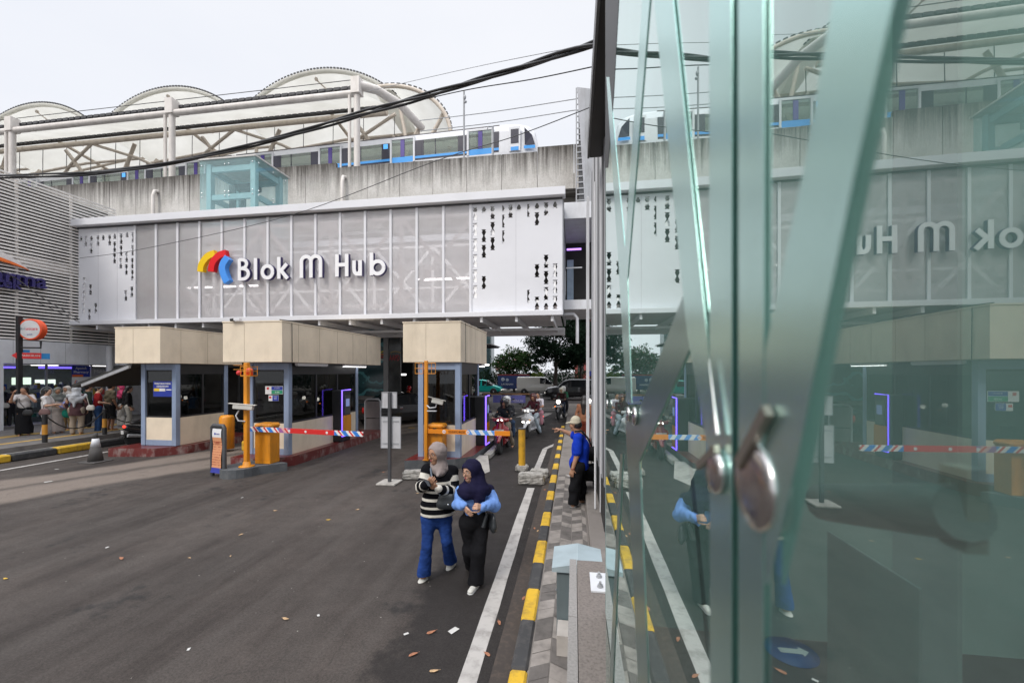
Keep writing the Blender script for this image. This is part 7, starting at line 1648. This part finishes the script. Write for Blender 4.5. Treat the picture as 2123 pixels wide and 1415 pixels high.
# ================================================================== scooters and riders
def scooter(x, y, head, label, col, group=None, lamp=True, round_lamp=False, tail=True, plate='', z0=0.0):
    rz = math.atan2(head[1], head[0]) - math.pi / 2; t = thing('scooter', (x, y, z0), label, 'scooter', group, rz)
    P = pm('scooter_paint_%d_%d_%d' % tuple(int(v * 255) for v in col), col, .22, var=.06, coat=.7); PB = pm('scooter_plastic', (.02, .02, .022), .5)
    for nm, yy in (('front_wheel', .62), ('rear_wheel', -.62)):
        M = Matrix.Translation((0, yy, .255)) @ Matrix.Rotation(math.pi / 2, 4, 'Y')
        w_ = MB(); w_.lathe([(.17, -.045), (.225, -.055), (.255, -.03), (.26, 0), (.255, .03), (.225, .055), (.17, .045)], 22, 0, M); wo = w_.build(nm, TIRE, t, world=False)
        w_ = MB(); w_.lathe([(.17, -.03), (.15, -.02), (.05, -.03), (.05, .03), (.15, .02), (.17, .03)], 16, 0, M); w_.build('rim', GREYM, wo, world=False)
    B = Body(); B.cap((0, .50, .98), (0, .60, .62), .10, .16, .05, (0, 1, .2), .55); B.cap((-.13, .50, .70), (.13, .50, .70), .13, None, .06, (0, 1, .2), .6); B.cap((0, .52, .60), (0, .44, .32), .15, .12, .05, (0, 1, 0), .5); B.build('front_shield', P, t, .016, world=False)
    B = Body(); B.cap((0, .66, .53), (0, .82, .40), .075, .05, .04); B.cap((0, .60, .54), (0, .45, .42), .075, .05, .04); B.build('front_fender', P, t, .015, world=False)
    B = Body(); B.cap((0, .36, .30), (0, -.15, .30), .13, .13, .04, (0, 0, 1), .5); B.cap((0, -.2, .42), (0, -.8, .62), .15, .10, .06); B.cap((0, -.1, .45), (0, -.3, .55), .16, .15, .05); B.build('rear_body', P, t, .017, world=False)
    B = Body(); B.cap((0, -.02, .72), (0, -.62, .77), .13, .12, .04, (0, 0, 1), .5); B.build('seat', PB, t, .017, world=False)
    B = Body(); B.cap((0, -.55, .33), (0, -.1, .30), .09, .1, .04); B.build('engine', PB, t, .018, world=False)
    B = Body(); B.cap((-.2, .46, 1.0), (.2, .46, 1.0), .055, .055, .04); B.cap((0, .5, 1.02), (0, .56, .98), .085, None, .04); B.build('handlebar_cover', P if not round_lamp else PB, t, .015, world=False)
    u = MB(); u.tube([(-.34, .40, 1.0), (-.2, .46, 1.02), (.2, .46, 1.02), (.34, .40, 1.0)], .017, 8); u.build('handlebar', PB, t, world=False)
    for g_ in (-1, 1):
        u = MB(); u.tube([(g_ * .22, .44, 1.03), (g_ * .30, .42, 1.22)], .008, 6); u.ball((g_ * .33, .42, 1.24), .06, 10, 0, sc=(1, .3, .7)); u.build('mirror', PB, t, world=False)
        u = MB(); u.ball((g_ * .13, .64, .68), .055, 8, 0, sc=(1.2, .45, .5)); u.build('turn_signal', AMBER if (lamp and g_ > 0 and round_lamp) else pm('signal_lens', (.6, .3, .1), .2), t, world=False)
        u = MB(); u.tube([(g_ * .06, .62, .56), (g_ * .075, .64, .26)], .028, 8); u.build('fork', PB, t, world=False)
    u = MB()
    if round_lamp: u.lathe([(.10, 0), (.10, .04), (.0005, .06)], 18, 0, Matrix.Translation((0, .62, .92)) @ Matrix.Rotation(-math.pi / 2, 4, 'X'))
    else: u.ball((0, .60, 1.0), .075, 10, 0, sc=(1.2, .5, .5)); u.ball((-.10, .68, .60), .06, 8, 0, sc=(1.1, .4, .45)); u.ball((.10, .68, .60), .06, 8, 0, sc=(1.1, .4, .45))
    u.build('headlight', HEADL if lamp else pm('lamp_glass', (.6, .6, .6), .1), t, world=False)
    u = MB(); u.box(-.14, .14, .715, .722, .70 - .05, .70 + .05, 0); u.build('number_plate', pm('plate_white', (.55, .55, .55), .5), t, world=False)
    u = MB(); u.ball((0, -.88, .66), .06, 10, 0, sc=(1.5, .5, .7)); u.build('taillight', REDL if tail else NR, t, world=False)
    u = MB(); u.box(-.09, .09, -.93, -.92, .42, .54); u.build('number_plate', pm('plate_white', (.55, .55, .55)), t, world=False)
    u = MB(); u.bar((0, -.78, .5), (0, -.98, .3), .2, .02); u.build('rear_fender', PB, t, world=False)
    u = MB(); u.tube([(.14, -.2, .3), (.16, -.5, .32), (.16, -.85, .38)], [.03, .05, .055], 10); u.build('exhaust', GREYM, t, world=False)
    return t
def ride(x, y, hv_, back=0.0, z=.80, **kw):
    d = Vector((hv_[0], hv_[1], 0)).normalized(); return person(x - d.x * back, y - d.y * back, z, 1.64, hv_, **kw)
RG = 'scooters riding up to the gate'
hv = (-.03, -1); x, y = -2.16, 12.6
scooter(x, y, hv, 'red scooter with lit headlight waiting behind the orange boom', (.22, .008, .012), RG)
ride(x, y, hv, .15, label='rider in black jacket and dark helmet on the red scooter', top=(.02, .022, .025), bottom=(.24, .20, .15), head='helmet', headc=(.02, .02, .022), sleeves='long', seat='foot', shoes='sandal', look=(.1, 1, -.25), res=.014)
ride(x, y, hv, .58, .84, label='passenger in white helmet behind the rider of the red scooter', top=(.03, .03, .035), bottom=(.05, .08, .14), head='helmet', headc=(.55, .55, .55), sleeves='long', seat='pillion', look=(-.4, 1, 0), arms=None)
hv = (-.30, -.95); x, y = -1.55, 15.6
scooter(x, y, hv, 'white scooter with headlights on in the lane by the kerb', (.55, .56, .58), RG)
ride(x, y, hv, .15, label='rider in maroon jacket, dark helmet and pale jeans on the white scooter', top=(.045, .012, .018), bottom=(.36, .42, .47), head='helmet', headc=(.09, .03, .03), sleeves='long', seat='foot', res=.014)
ride(x, y, hv, .58, .86, label='passenger in white T-shirt and pink trousers on the white scooter', top=(.60, .58, .64), bottom=(.50, .25, .29), head='short', sk=SK2, seat='pillion', look=(-.2, 1, 0))
hv = (-.2, -.97); x, y = -.66, 21.6
scooter(x, y, hv, 'black scooter with round white headlight and amber signal on the zebra crossing', (.02, .02, .023), RG, round_lamp=True)
ride(x, y, hv, .15, label='rider in black with cream helmet on the black scooter', top=(.03, .012, .012), bottom=(.02, .025, .04), head='helmet', headc=(.45, .44, .36), sleeves='long', seat=True)
ride(x, y, hv, .6, .86, label='passenger in green jacket and white helmet on the black scooter', top=(.02, .09, .05), bottom=(.02, .02, .025), head='helmet', headc=(.5, .5, .48), sleeves='long', seat='pillion')
scooter(1.12, 22.6, (-.5, -.85), 'white scooter with amber signal by the right wall beyond the woman in brown', (.5, .5, .5), RG, round_lamp=True)
scooter(G(281, 925)[0], G(281, 925)[1] + .7, (.3, .95), 'black scooter with red tail lamp parked beside the leftmost booth', (.02, .02, .023))
for i, (px_, Zc, lab, lab2) in enumerate(((826, 25, 'red and white scooter in the dark left of the right booth', 'rider in red helmet and white sleeves in the dark left of the right booth'), (852, 24, 'red scooter with bright tail lamp half hidden by the right booth', 'rider in red helmet half hidden by the right booth'))):
    p = J(px_, 850, Zc); scooter(p.x, p.y, (.8, .5), lab, (.25, .01, .012), 'scooters under the railway')
    ride(p.x, p.y, (.8, .5), .2, label=lab2, top=(.3, .3, .3) if i == 0 else (.4, .08, .03), bottom=(.02, .02, .03), head='helmet', headc=(.45, .01, .015), sleeves='long', seat=True)

# ================================================================== cars
def vehicle(x, y, head, label, cat, name, col, L, st, wheels, wr_=.32, glass_rows=(), pillars=(), lamp=(1, .9), name_pl=False):
    """st: list of (y, z_bottom, z_belt, z_roof, half width at belt, half width at roof); cabin cells between belt and roof become windows"""
    rz = math.atan2(head[1], head[0]) - math.pi / 2; t = thing(name, (x, y, 0), label, cat, None, rz)
    P = pm('car_paint_%d_%d_%d' % tuple(int(v * 255) for v in col), col, .2, var=.04, coat=.8); DGl = pm('car_glass', (.015, .017, .019), .05, var=.1)
    def sec(q):
        yy, zb_, zt, zr, wb, wr = q
        h = [(wb * .9, zb_), (wb * .985, zb_ + .12), (wb, (zb_ + zt) / 2), (wb * .985, zt), (wr * 1.02, zr - .07), (wr * .86, zr - .01), (wr * .4, zr + .012)]
        return [(a, yy, b) for a, b in h] + [(-a, yy, b) for a, b in reversed(h)]
    S_ = [sec(q) for q in st]; n_ = len(S_[0]); body = MB(); win = {'side': MB(), 'front': MB()}
    for i in range(len(S_) - 1):
        a, b = S_[i], S_[i + 1]; cab0 = st[i][3] - st[i][2] > .25; cab1 = st[i + 1][3] - st[i + 1][2] > .25
        for j in range(n_):
            k = (j + 1) % n_; q = [a[j], b[j], b[k], a[k]]
            side = j in (3, n_ - 5); topc = j in (4, 5, 6, 7, 8)
            if side and cab0 and cab1 and i not in pillars:
                c = sum((Vector(v) for v in q), Vector()) / 4; ins = [Vector(v).lerp(c, .07) for v in q]
                win['side'].add(ins, [(0, 1, 2, 3)], 0, False)
                body.add([*q, *ins], [(0, 1, 5, 4), (1, 2, 6, 5), (2, 3, 7, 6), (3, 0, 4, 7)], 0, True)
            elif (topc or side) and cab0 != cab1 and glass_rows: win['front'].add(q, [(0, 1, 2, 3)], 0, False)
            else: body.add(q, [(0, 1, 2, 3)], 0, True)
    body.add(S_[0], [list(range(n_))], 0); body.add(S_[-1], [list(range(n_))[::-1]], 0); body.build('body', P, t, world=False)
    win['side'].build('side_window', DGl, t, world=False)
    if win['front'].v: win['front'].build('windscreen', DGl, t, world=False)
    hw = max(q[4] for q in st)
    for yy in wheels:
        for sx__ in (-1, 1):
            M = Matrix.Translation((sx__ * (hw - .10), yy, wr_)) @ Matrix.Rotation(math.pi / 2 * sx__, 4, 'Y')
            u = MB(); u.lathe([(wr_ * 1.22, .02), (wr_ * 1.22, .105), (wr_ * .9, .106)], 22, 0, M); u.build('wheel_arch', BLACK, t, world=False)
            u = MB(); u.lathe([(wr_ * .66, -.08), (wr_ * .95, -.08), (wr_, -.04), (wr_, .09), (wr_ * .94, .125), (wr_ * .66, .115)], 22, 0, M); wo = u.build('wheel', TIRE, t, world=False)
            u = MB(); u.lathe([(wr_ * .66, .112), (wr_ * .5, .1), (wr_ * .16, .12), (.0005, .12)], 10, 0, M, False); u.build('rim', GREYM, wo, world=False)
    f = st[-1]; r = st[0]
    for sx__ in (-1, 1):
        u = MB(); u.ball((sx__ * f[4] * .78, f[0] - .02, f[2] - .12), .13, 10, 0, sc=(1.3, .6, .6)); u.build('headlight', emit('car_headlamp', (1, .95, .85), lamp[0]), t, world=False)
        u = MB(); u.ball((sx__ * r[4] * .8, r[0] + .0, r[2] - .1), .12, 10, 0, sc=(.8, .4, 1.2)); u.build('taillight', pm('tail_lens', (.35, .01, .01), .2), t, world=False)
        u = MB(); cb_ = [q for q in st if q[3] - q[2] > .25][-1]; u.ball((sx__ * (hw + .1), cb_[0] - .1, cb_[2] + .1), .1, 10, 0, sc=(1, .6, .8)); u.build('mirror', P, t, world=False)
    u = MB(); u.box(-.26, .26, f[0] + .01, f[0] + .03, .42, .54); u.build('number_plate', pm('plate_white', (.55, .55, .55)), t, world=False)
    u = MB(); u.box(-hw * .75, hw * .75, f[0] - .03, f[0] + .02, .28, .42); u.build('bumper', BLACK, t, world=False)
    for sx__ in (-1, 1):
        u = MB()
        for yy in wheels[:1]: u.box(sx__ * (hw + .001), sx__ * (hw + .012), (wheels[0] + wheels[1]) / 2 - .6, (wheels[0] + wheels[1]) / 2 - .45, st[len(st) // 2][2] - .12, st[len(st) // 2][2] - .09)
        u.build('door_handle', GREYM, t, world=False)
    return t
vehicle(-4.1, 44.8, (1, .02), 'white delivery van with blank side panels on the far road', 'van', 'parked_van', (.60, .585, .54), 4.1,
        [(-2.05, .35, 1.1, 1.80, .80, .70), (-1.95, .3, 1.12, 1.88, .83, .74), (.35, .3, 1.12, 1.9, .83, .74), (.45, .3, 1.12, 1.9, .83, .74), (1.05, .3, 1.12, 1.84, .83, .70), (1.75, .3, 1.08, 1.16, .82, .74), (2.05, .35, .85, .95, .76, .66)], (-1.25, 1.35), .29, (1,), pillars=(0, 1, 2))
vehicle(-9.9, 44.2, (1, .02), 'turquoise taxi hatchback on the far road left of the white van', 'car', 'taxi', (.008, .42, .36), 4.2,
        [(-2.1, .4, .85, .95, .78, .6), (-1.9, .3, .9, 1.3, .83, .6), (-1.3, .25, .9, 1.55, .85, .62), (-.1, .25, .9, 1.6, .85, .64), (.0, .25, .9, 1.6, .85, .64), (.5, .25, .9, 1.5, .85, .62), (1.2, .25, .92, 1.02, .85, .72), (1.95, .3, .72, .8, .8, .66), (2.1, .35, .6, .68, .72, .6)], (-1.3, 1.3), .31, (1,), pillars=(3,))
vehicle(-.1, 36.4, (-1, -.03), 'black sport utility car on the far road behind the scooters', 'car', 'parked_car', (.012, .012, .014), 4.8,
        [(-2.4, .45, 1.1, 1.25, .86, .7), (-2.25, .35, 1.12, 1.7, .9, .68), (-1.2, .3, 1.12, 1.82, .92, .70), (-1.1, .3, 1.12, 1.82, .92, .7), (.2, .3, 1.12, 1.82, .92, .7), (.3, .3, 1.12, 1.82, .92, .7), (.75, .3, 1.12, 1.68, .92, .68), (1.3, .3, 1.1, 1.2, .92, .8), (2.2, .35, .95, 1.04, .88, .76), (2.4, .4, .75, .85, .8, .7)], (-1.45, 1.5), .38, (1,), pillars=(2, 4), lamp=(.8, 0))
p = G(770, 884)
vehicle(-8.1, 18.6, (.62, .78), 'black sedan behind the hoop board and the middle booth', 'car', 'parked_car', (.014, .013, .013), 4.4,
        [(-2.2, .4, .88, .98, .8, .66), (-1.6, .28, .92, 1.02, .86, .7), (-1.0, .25, .93, 1.4, .87, .6), (-.1, .25, .93, 1.46, .87, .62), (.0, .25, .93, 1.46, .87, .62), (.4, .25, .93, 1.42, .87, .6), (1.1, .25, .92, 1.0, .87, .74), (2.0, .3, .76, .84, .83, .68), (2.2, .35, .62, .7, .76, .6)], (-1.35, 1.35), .32, (1,), pillars=(3,), lamp=(.3, 0))
# ================================================================== barricade on the road
q0, q1 = J(1006, 816, 27.9), J(1094, 815, 27.9)
t = thing('barricade', ((q0.x + q1.x) / 2, q0.y, 0), 'low trestle barricade with brown beam and blue banner across the road', 'barricade')
u = MB(); u.bar((q0.x - .15, q0.y, .93), (q1.x + .15, q1.y, .93), .09, .09); u.build('beam', pm('beam_brown', (.24, .12, .05), .7, var=.4), t)
for q in (q0, q1):
    u = MB()
    for s_ in (-1, 1): u.tube([(q.x + .1 * s_, q.y, .9), (q.x + .34 * s_, q.y + .05 * s_, 0)], .03, 6)
    u.build('trestle', pm('trestle_rust', (.06, .045, .04), .7), t)
u = MB(); xa, xb = q0.x + .55, q1.x - .1; yy = q0.y - .06; u.box(xa, xb, yy, yy + .015, .36, .86, 0)
text_mb(u, 'MAAF', MF((xa + xb) / 2 - .2, yy - .001, .73), .26, .004, 1, bold=.006); text_mb(u, 'PARKIR PENUH', MF((xa + xb) / 2 + .2, yy - .001, .48), .22, .004, 1, width=1.5, bold=.004); u.build('banner', [pm('banner_blue', (.14, .14, .44), .6), pm('banner_text', (.48, .46, .58), .6)], t)
# ================================================================== trees and what stands beyond the road
def leaf_mat(name, c, var=.5):
    m = bpy.data.materials.new(name); m.use_nodes = True; n = m.node_tree.nodes; l = m.node_tree.links; n.clear(); MATS[name] = m
    o = n.new('ShaderNodeOutputMaterial'); d = n.new('ShaderNodeBsdfDiffuse'); tl = n.new('ShaderNodeBsdfTranslucent'); a = n.new('ShaderNodeMixShader'); a.inputs[0].default_value = .3
    cc = _ramp(n, l, _noise(n, l, 1.3, 4), [(.3, sc(c, 1 - var)), (.55, c), (.75, sc(c, 1 + var))]); l.new(cc, d.inputs[0]); l.new(cc, tl.inputs[0]); l.new(d.outputs[0], a.inputs[1]); l.new(tl.outputs[0], a.inputs[2]); l.new(a.outputs[0], o.inputs[0]); return m
BARK = pm('bark', (.045, .036, .028), .9, var=.4, scale=9, bump=.4)
def tree(x, y, h, blobs, label, lm, n_leaf, ls, name='tree', droop=0.0, trunk=.16, seed=1, dots=None):
    r = random.Random(seed); t = thing(name, (x, y, 0), label, 'tree'); B0 = Vector((x, y, 0))
    u = MB(); top = Vector((x + r.uniform(-.3, .3), y, h * .62)); u.tube([B0, B0.lerp(top, .5) + Vector((r.uniform(-.2, .2), 0, 0)), top], [trunk, trunk * .75, trunk * .45], 9)
    for bx, by, bz, rr in blobs:
        st_ = B0.lerp(top, r.uniform(.5, .95)); e = Vector((x + bx, y + by, bz)); u.tube([st_, st_.lerp(e, .5) + Vector((0, 0, .2)), e], [trunk * .4, trunk * .25, trunk * .1], 6)
    u.build('trunk', BARK, t)
    vs = []; fs = []; mi = []
    tot = sum(b[3] ** 2 for b in blobs)
    for bx, by, bz, rr in blobs:
        k = int(n_leaf * rr * rr / tot); nc = max(4, k // 26)
        cl = []
        for _ in range(nc):
            d = Vector((r.gauss(0, 1), r.gauss(0, 1), r.gauss(0, 1))).normalized() * rr * (r.random() ** .45); d.z *= .7; cl.append(Vector((x + bx, y + by, bz)) + d)
        for i in range(k):
            c = r.choice(cl) + Vector((r.gauss(0, 1), r.gauss(0, 1), r.gauss(0, .7))) * rr * .17
            a = Vector((r.gauss(0, 1), r.gauss(0, 1), r.gauss(0, .6) - droop)).normalized(); b = a.cross(Vector((r.gauss(0, 1), r.gauss(0, 1), r.gauss(0, 1)))).normalized()
            s_ = ls * r.uniform(.6, 1.3); w_ = s_ * (.42 if not droop else .2); q = len(vs)
            vs += [c - a * s_ * .5, c + b * w_ * .5, c + a * s_ * .5, c - b * w_ * .5]; fs.append((q, q + 1, q + 2, q + 3)); mi.append(1 if dots and r.random() < .03 else 0)
    me = bpy.data.meshes.new('crown'); me.from_pydata([tuple(v - B0) for v in vs], [], fs); me.materials.append(lm)
    if dots: me.materials.append(dots)
    me.polygons.foreach_set('material_index', mi); me.update(); o = bpy.data.objects.new('crown', me); COL.objects.link(o); o.parent = t; return t
LD = leaf_mat('leaf_dark', (.022, .042, .026)); LM = leaf_mat('leaf_mid', (.05, .095, .035)); LY = leaf_mat('leaf_yellowgreen', (.12, .17, .03))
p = J(1066, 790, 49); tree(p.x, p.y, 4.2, [(-1.6, 0, 3.6, 1.3), (0, .3, 4.4, 1.5), (1.5, 0, 3.9, 1.3), (.6, -.4, 3.0, 1.3), (-.8, -.3, 2.9, 1.2), (2.2, .2, 3.0, 1.0)], 'round green frangipani tree with pink flowers beyond the far road', LM, 5200, .34, dots=pm('petal_pink', (.55, .28, .27), .7), seed=3)
p = J(1150, 800, 43); tree(p.x, p.y, 9, [(-1.6, 0, 5.6, 1.6), (.4, 0, 7.2, 1.9), (-.6, .6, 8.6, 1.6), (2.0, 0, 6.4, 1.7), (1.2, .4, 9.2, 1.9), (2.8, .5, 8.2, 1.6), (.2, -.2, 4.6, 1.6), (2.6, -.3, 4.6, 1.5), (-1.4, .2, 4.0, 1.2), (3.4, .2, 6.0, 1.4)], 'tall dark feathery tree hanging over the far road under the footbridge end', LD, 19000, .46, droop=.5, seed=5, trunk=.24)
p = J(1205, 800, 47); tree(p.x, p.y, 8, [(0, 0, 4.4, 1.8), (-1.6, 0, 3.6, 1.4), (1.6, 0, 5.6, 1.7), (.4, 0, 6.8, 1.6)], 'dark leafy tree behind the black sport utility car', LD, 8000, .45, seed=9)
p = J(1114, 790, 47.5); tree(p.x, p.y, 2.2, [(0, 0, 1.9, .75), (.6, 0, 1.5, .6), (-.6, 0, 1.5, .6)], 'small yellow-green bush between the two far trees', LY, 1400, .24, 'bush', trunk=.06, seed=12)
p = J(1085, 640, 40); tree(p.x, p.y + 1, 9.5, [(0, 0, 7.6, .9), (.7, 0, 7.3, .8)], 'thin dark tree branch tips hanging just under the footbridge edge', LD, 700, .4, droop=.4, seed=15, trunk=.1) if False else None
hd_ = MB(); r = random.Random(21); vs = []; fs = []
for i in range(9000):
    c = Vector((r.uniform(-16, 30), 50.5 + r.gauss(0, .5), .2 + 2.6 * r.random() ** .8 * (.75 + .25 * math.sin(r.random() * 9)))); a = Vector((r.gauss(0, 1), r.gauss(0, 1), r.gauss(0, 1))).normalized(); b = a.orthogonal().normalized(); s_ = .42 * r.uniform(.6, 1.3)
    hd_.add([c - a * s_ * .5, c + b * s_ * .2, c + a * s_ * .5, c - b * s_ * .2], [(0, 1, 2, 3)])
o = tag(hd_.build('hedge', LD, origin=(0, 50.5, 0)), 'long dark hedge along the far pavement behind the traffic', 'hedge'); o['kind'] = 'stuff'
q0, q1 = J(1032, 778, 47), J(1098, 800, 47); u = MB(); u.box(q0.x, q1.x, q0.y, q0.y + .2, .5, q0.z, 0); u.box(q0.x - .05, q1.x + .05, q0.y - .02, q0.y + .22, q0.z, q0.z + .12, 1)
text_mb(u, 'LAYANAN', MF(q0.x + 1.1, q0.y - .002, q0.z - 1.0), .3, .004, 2); u.ball((q0.x + .6, q0.y - .03, q0.z - .45), .22, 10, 3, sc=(1, .1, 1)); u.ball((q0.x + 1.1, q0.y - .03, q0.z - .5), .18, 10, 3, sc=(1, .1, 1))
for xx in (q0.x + .2, q1.x - .2): u.box(xx - .06, xx + .06, q0.y + .05, q0.y + .15, 0, .5, 1)
tag(u.build('billboard', [pm('board_navy', (.03, .05, .16), .5, var=.5, scale=2), pm('board_red', (.25, .03, .03), .5), NW, pm('board_pale', (.4, .42, .5), .5)], origin=(q0.x, q0.y, 0)), 'dark blue billboard with red rim behind the white van', 'billboard')
q = J(1214, 700, 62); u = MB(); u.box(q.x - 1.6, q.x + 8, q.y, q.y + 6, 0, 16, 0)
bb = thing('brick_building', (q.x, q.y, 0), 'red brick building behind the dark trees', 'building'); u.build('wall', pm('brick_red', (.20, .045, .04), .85, var=.3, scale=6), bb)
for k in range(5): u = MB(); u.box(q.x - 1.2, q.x - .3, q.y - .05, q.y - .01, 2 + k * 3, 3.8 + k * 3); u.build('window', DARK, bb)
q = J(1013, 700, 53); gt = thing('glass_corner', (q.x, q.y, 0), 'narrow teal glass building corner right of the right booth', 'building'); u = MB(); u.box(q.x - 2.2, q.x + .35, q.y, q.y + 2, 0, 7.8); u.build('glass_wall', pm('corner_glass', (.06, .10, .11), .1, var=.5, scale=1), gt)
for k in range(4): u = MB(); u.box(q.x - 2.2 + k * .8, q.x - 2.12 + k * .8, q.y - .04, q.y - .005, 0, 7.8); u.build('mullion', pm('corner_mullion', (.25, .30, .31), .5), gt)
for k, (px_, h_) in enumerate(((950, 11), (880, 14), (1300, 9))):
    q = J(px_, 700, 90); u = MB(); u.box(q.x - 6, q.x + 6, q.y, q.y + 10, 0, h_, 0)
    bb = thing('far_building', (q.x, q.y, 0), ('low pale building far behind the right booth', 'grey far building behind the middle booth', 'pale far building behind the right wall')[k], 'building'); u.build('wall', pm('far_wall_%d' % k, (.35, .35, .36), .8), bb)
q = J(1228, 775, 40); u = MB(); u.box(q.x - .5, q.x + .5, q.y, q.y + .1, q.z - .2, q.z + 1.6, 0); u.box(q.x - .5, q.x + .5, q.y - .01, q.y - .001, q.z - .2, q.z + .3, 1); u.box(q.x - .05, q.x + .05, q.y + .02, q.y + .08, 0, q.z - .2, 2)
tag(u.build('bus_stop_sign', [pm('stop_grey', (.4, .42, .45), .5), NB, GREYM], origin=(q.x, q.y, 0)), 'grey and blue bus stop sign above the black sport utility car', 'sign')
# ================================================================== leaves, petals and paper on the ground
LFM = [pm('dry_leaf', (.36, .155, .085), .8, var=.4, scale=30), pm('dry_leaf_tan', (.48, .32, .18), .8, var=.4, scale=30), pm('paper_scrap', (.55, .54, .52), .8, var=.1), pm('yellow_leaf', (.55, .35, .05), .8, var=.3)]
LV = [(252, 1157, 0, .13), (680, 1077, 3, .10), (593, 1282, 1, .10), (894, 1310, 0, .12), (857, 1356, 0, .11), (1035, 1290, 0, .10), (1010, 1355, 0, .10), (940, 1306, 2, .13), (842, 1313, 2, .06), (1085, 1240, 0, .10), (1108, 1095, 0, .10), (1115, 1100, 1, .09), (499, 1108, 1, .10), (740, 1056, 1, .10), (570, 1058, 1, .09), (12, 1199, 3, .09), (100, 998, 2, .16), (222, 1134, 2, .06), (118, 972, 2, .1), (870, 1012, 3, .1), (866, 1022, 1, .09), (795, 978, 0, .1), (1131, 1015, 0, .1), (393, 1156, 1, .07), (478, 1152, 1, .06), (502, 1031, 2, .06), (660, 1275, 2, .05), (391, 1345, 2, .05), (900, 1390, 1, .1)]
pos_words = {0: 'reddish dry leaf', 1: 'tan dry leaf', 2: 'white paper scrap', 3: 'yellow leaf'}
WHERE = ['in the left middle of the road', 'on the road left of the striped sweater', 'on the lower middle of the road', 'left of the white line near the bottom', 'at the bottom left of the white line', 'just right of the white line near the bottom', 'right of the white line at the bottom', 'flat and rectangular by the white line', 'tiny, left of the leaves by the white line', 'in the gutter beside the grey cabinet', 'in the gutter beside the yellow kerb', 'touching the kerb past the white line', 'below the grey island nose', 'between the island nose and the sweater', 'small, right of the island nose', 'at the left edge of the picture', 'long, on the pale wheel track at far left', 'tiny, left of the big reddish leaf', 'beside the traffic cone', 'by the long wheel stop', 'just in front of the wheel stop', 'by the sign stand', 'by the mottled block', 'small, on the middle of the road', 'tiny, right of the small tan leaf', 'tiny, below the island nose', 'tiny, on the lower road', 'tiny, at the bottom left', 'at the bottom edge of the road']
for i, (px_, py_, k, s_) in enumerate(LV):
    s_ *= .78
    p = G(px_, py_, .006); r = random.Random(i); a = r.uniform(0, 3.14); u = MB(); n_ = 8
    if k == 2: vs = [(-.5, -.28, 0), (.5, -.3, .02), (.48, .3, 0), (-.46, .26, .03)]; u.add([(x_ * s_, y_ * s_, z_ * s_ + .002) for x_, y_, z_ in vs], [(0, 1, 2, 3)])
    else:
        rim = [(math.cos(t_) * .5, math.sin(t_) * .2 * (1 + .2 * math.cos(t_)), .07 + .05 * math.sin(2 * t_ + i)) for t_ in [2 * math.pi * j / n_ for j in range(n_)]]
        u.add([(0, 0, .01)] + [(x_ * s_, y_ * s_, z_ * s_) for x_, y_, z_ in rim], [(0, 1 + j, 1 + (j + 1) % n_) for j in range(n_)], 0, True); u.tube([(.5 * s_, 0, .07 * s_), (.68 * s_, .03 * s_, .05 * s_)], .004 * s_ * 4, 5)
    o = u.build('paper_scrap' if k == 2 else 'fallen_leaf', LFM[k]); o.location = (p.x, p.y, .006); o.rotation_euler = (0, 0, a)
    tag(o, pos_words[k] + ' ' + WHERE[i], 'litter' if k == 2 else 'leaf', 'litter and fallen leaves on the road')
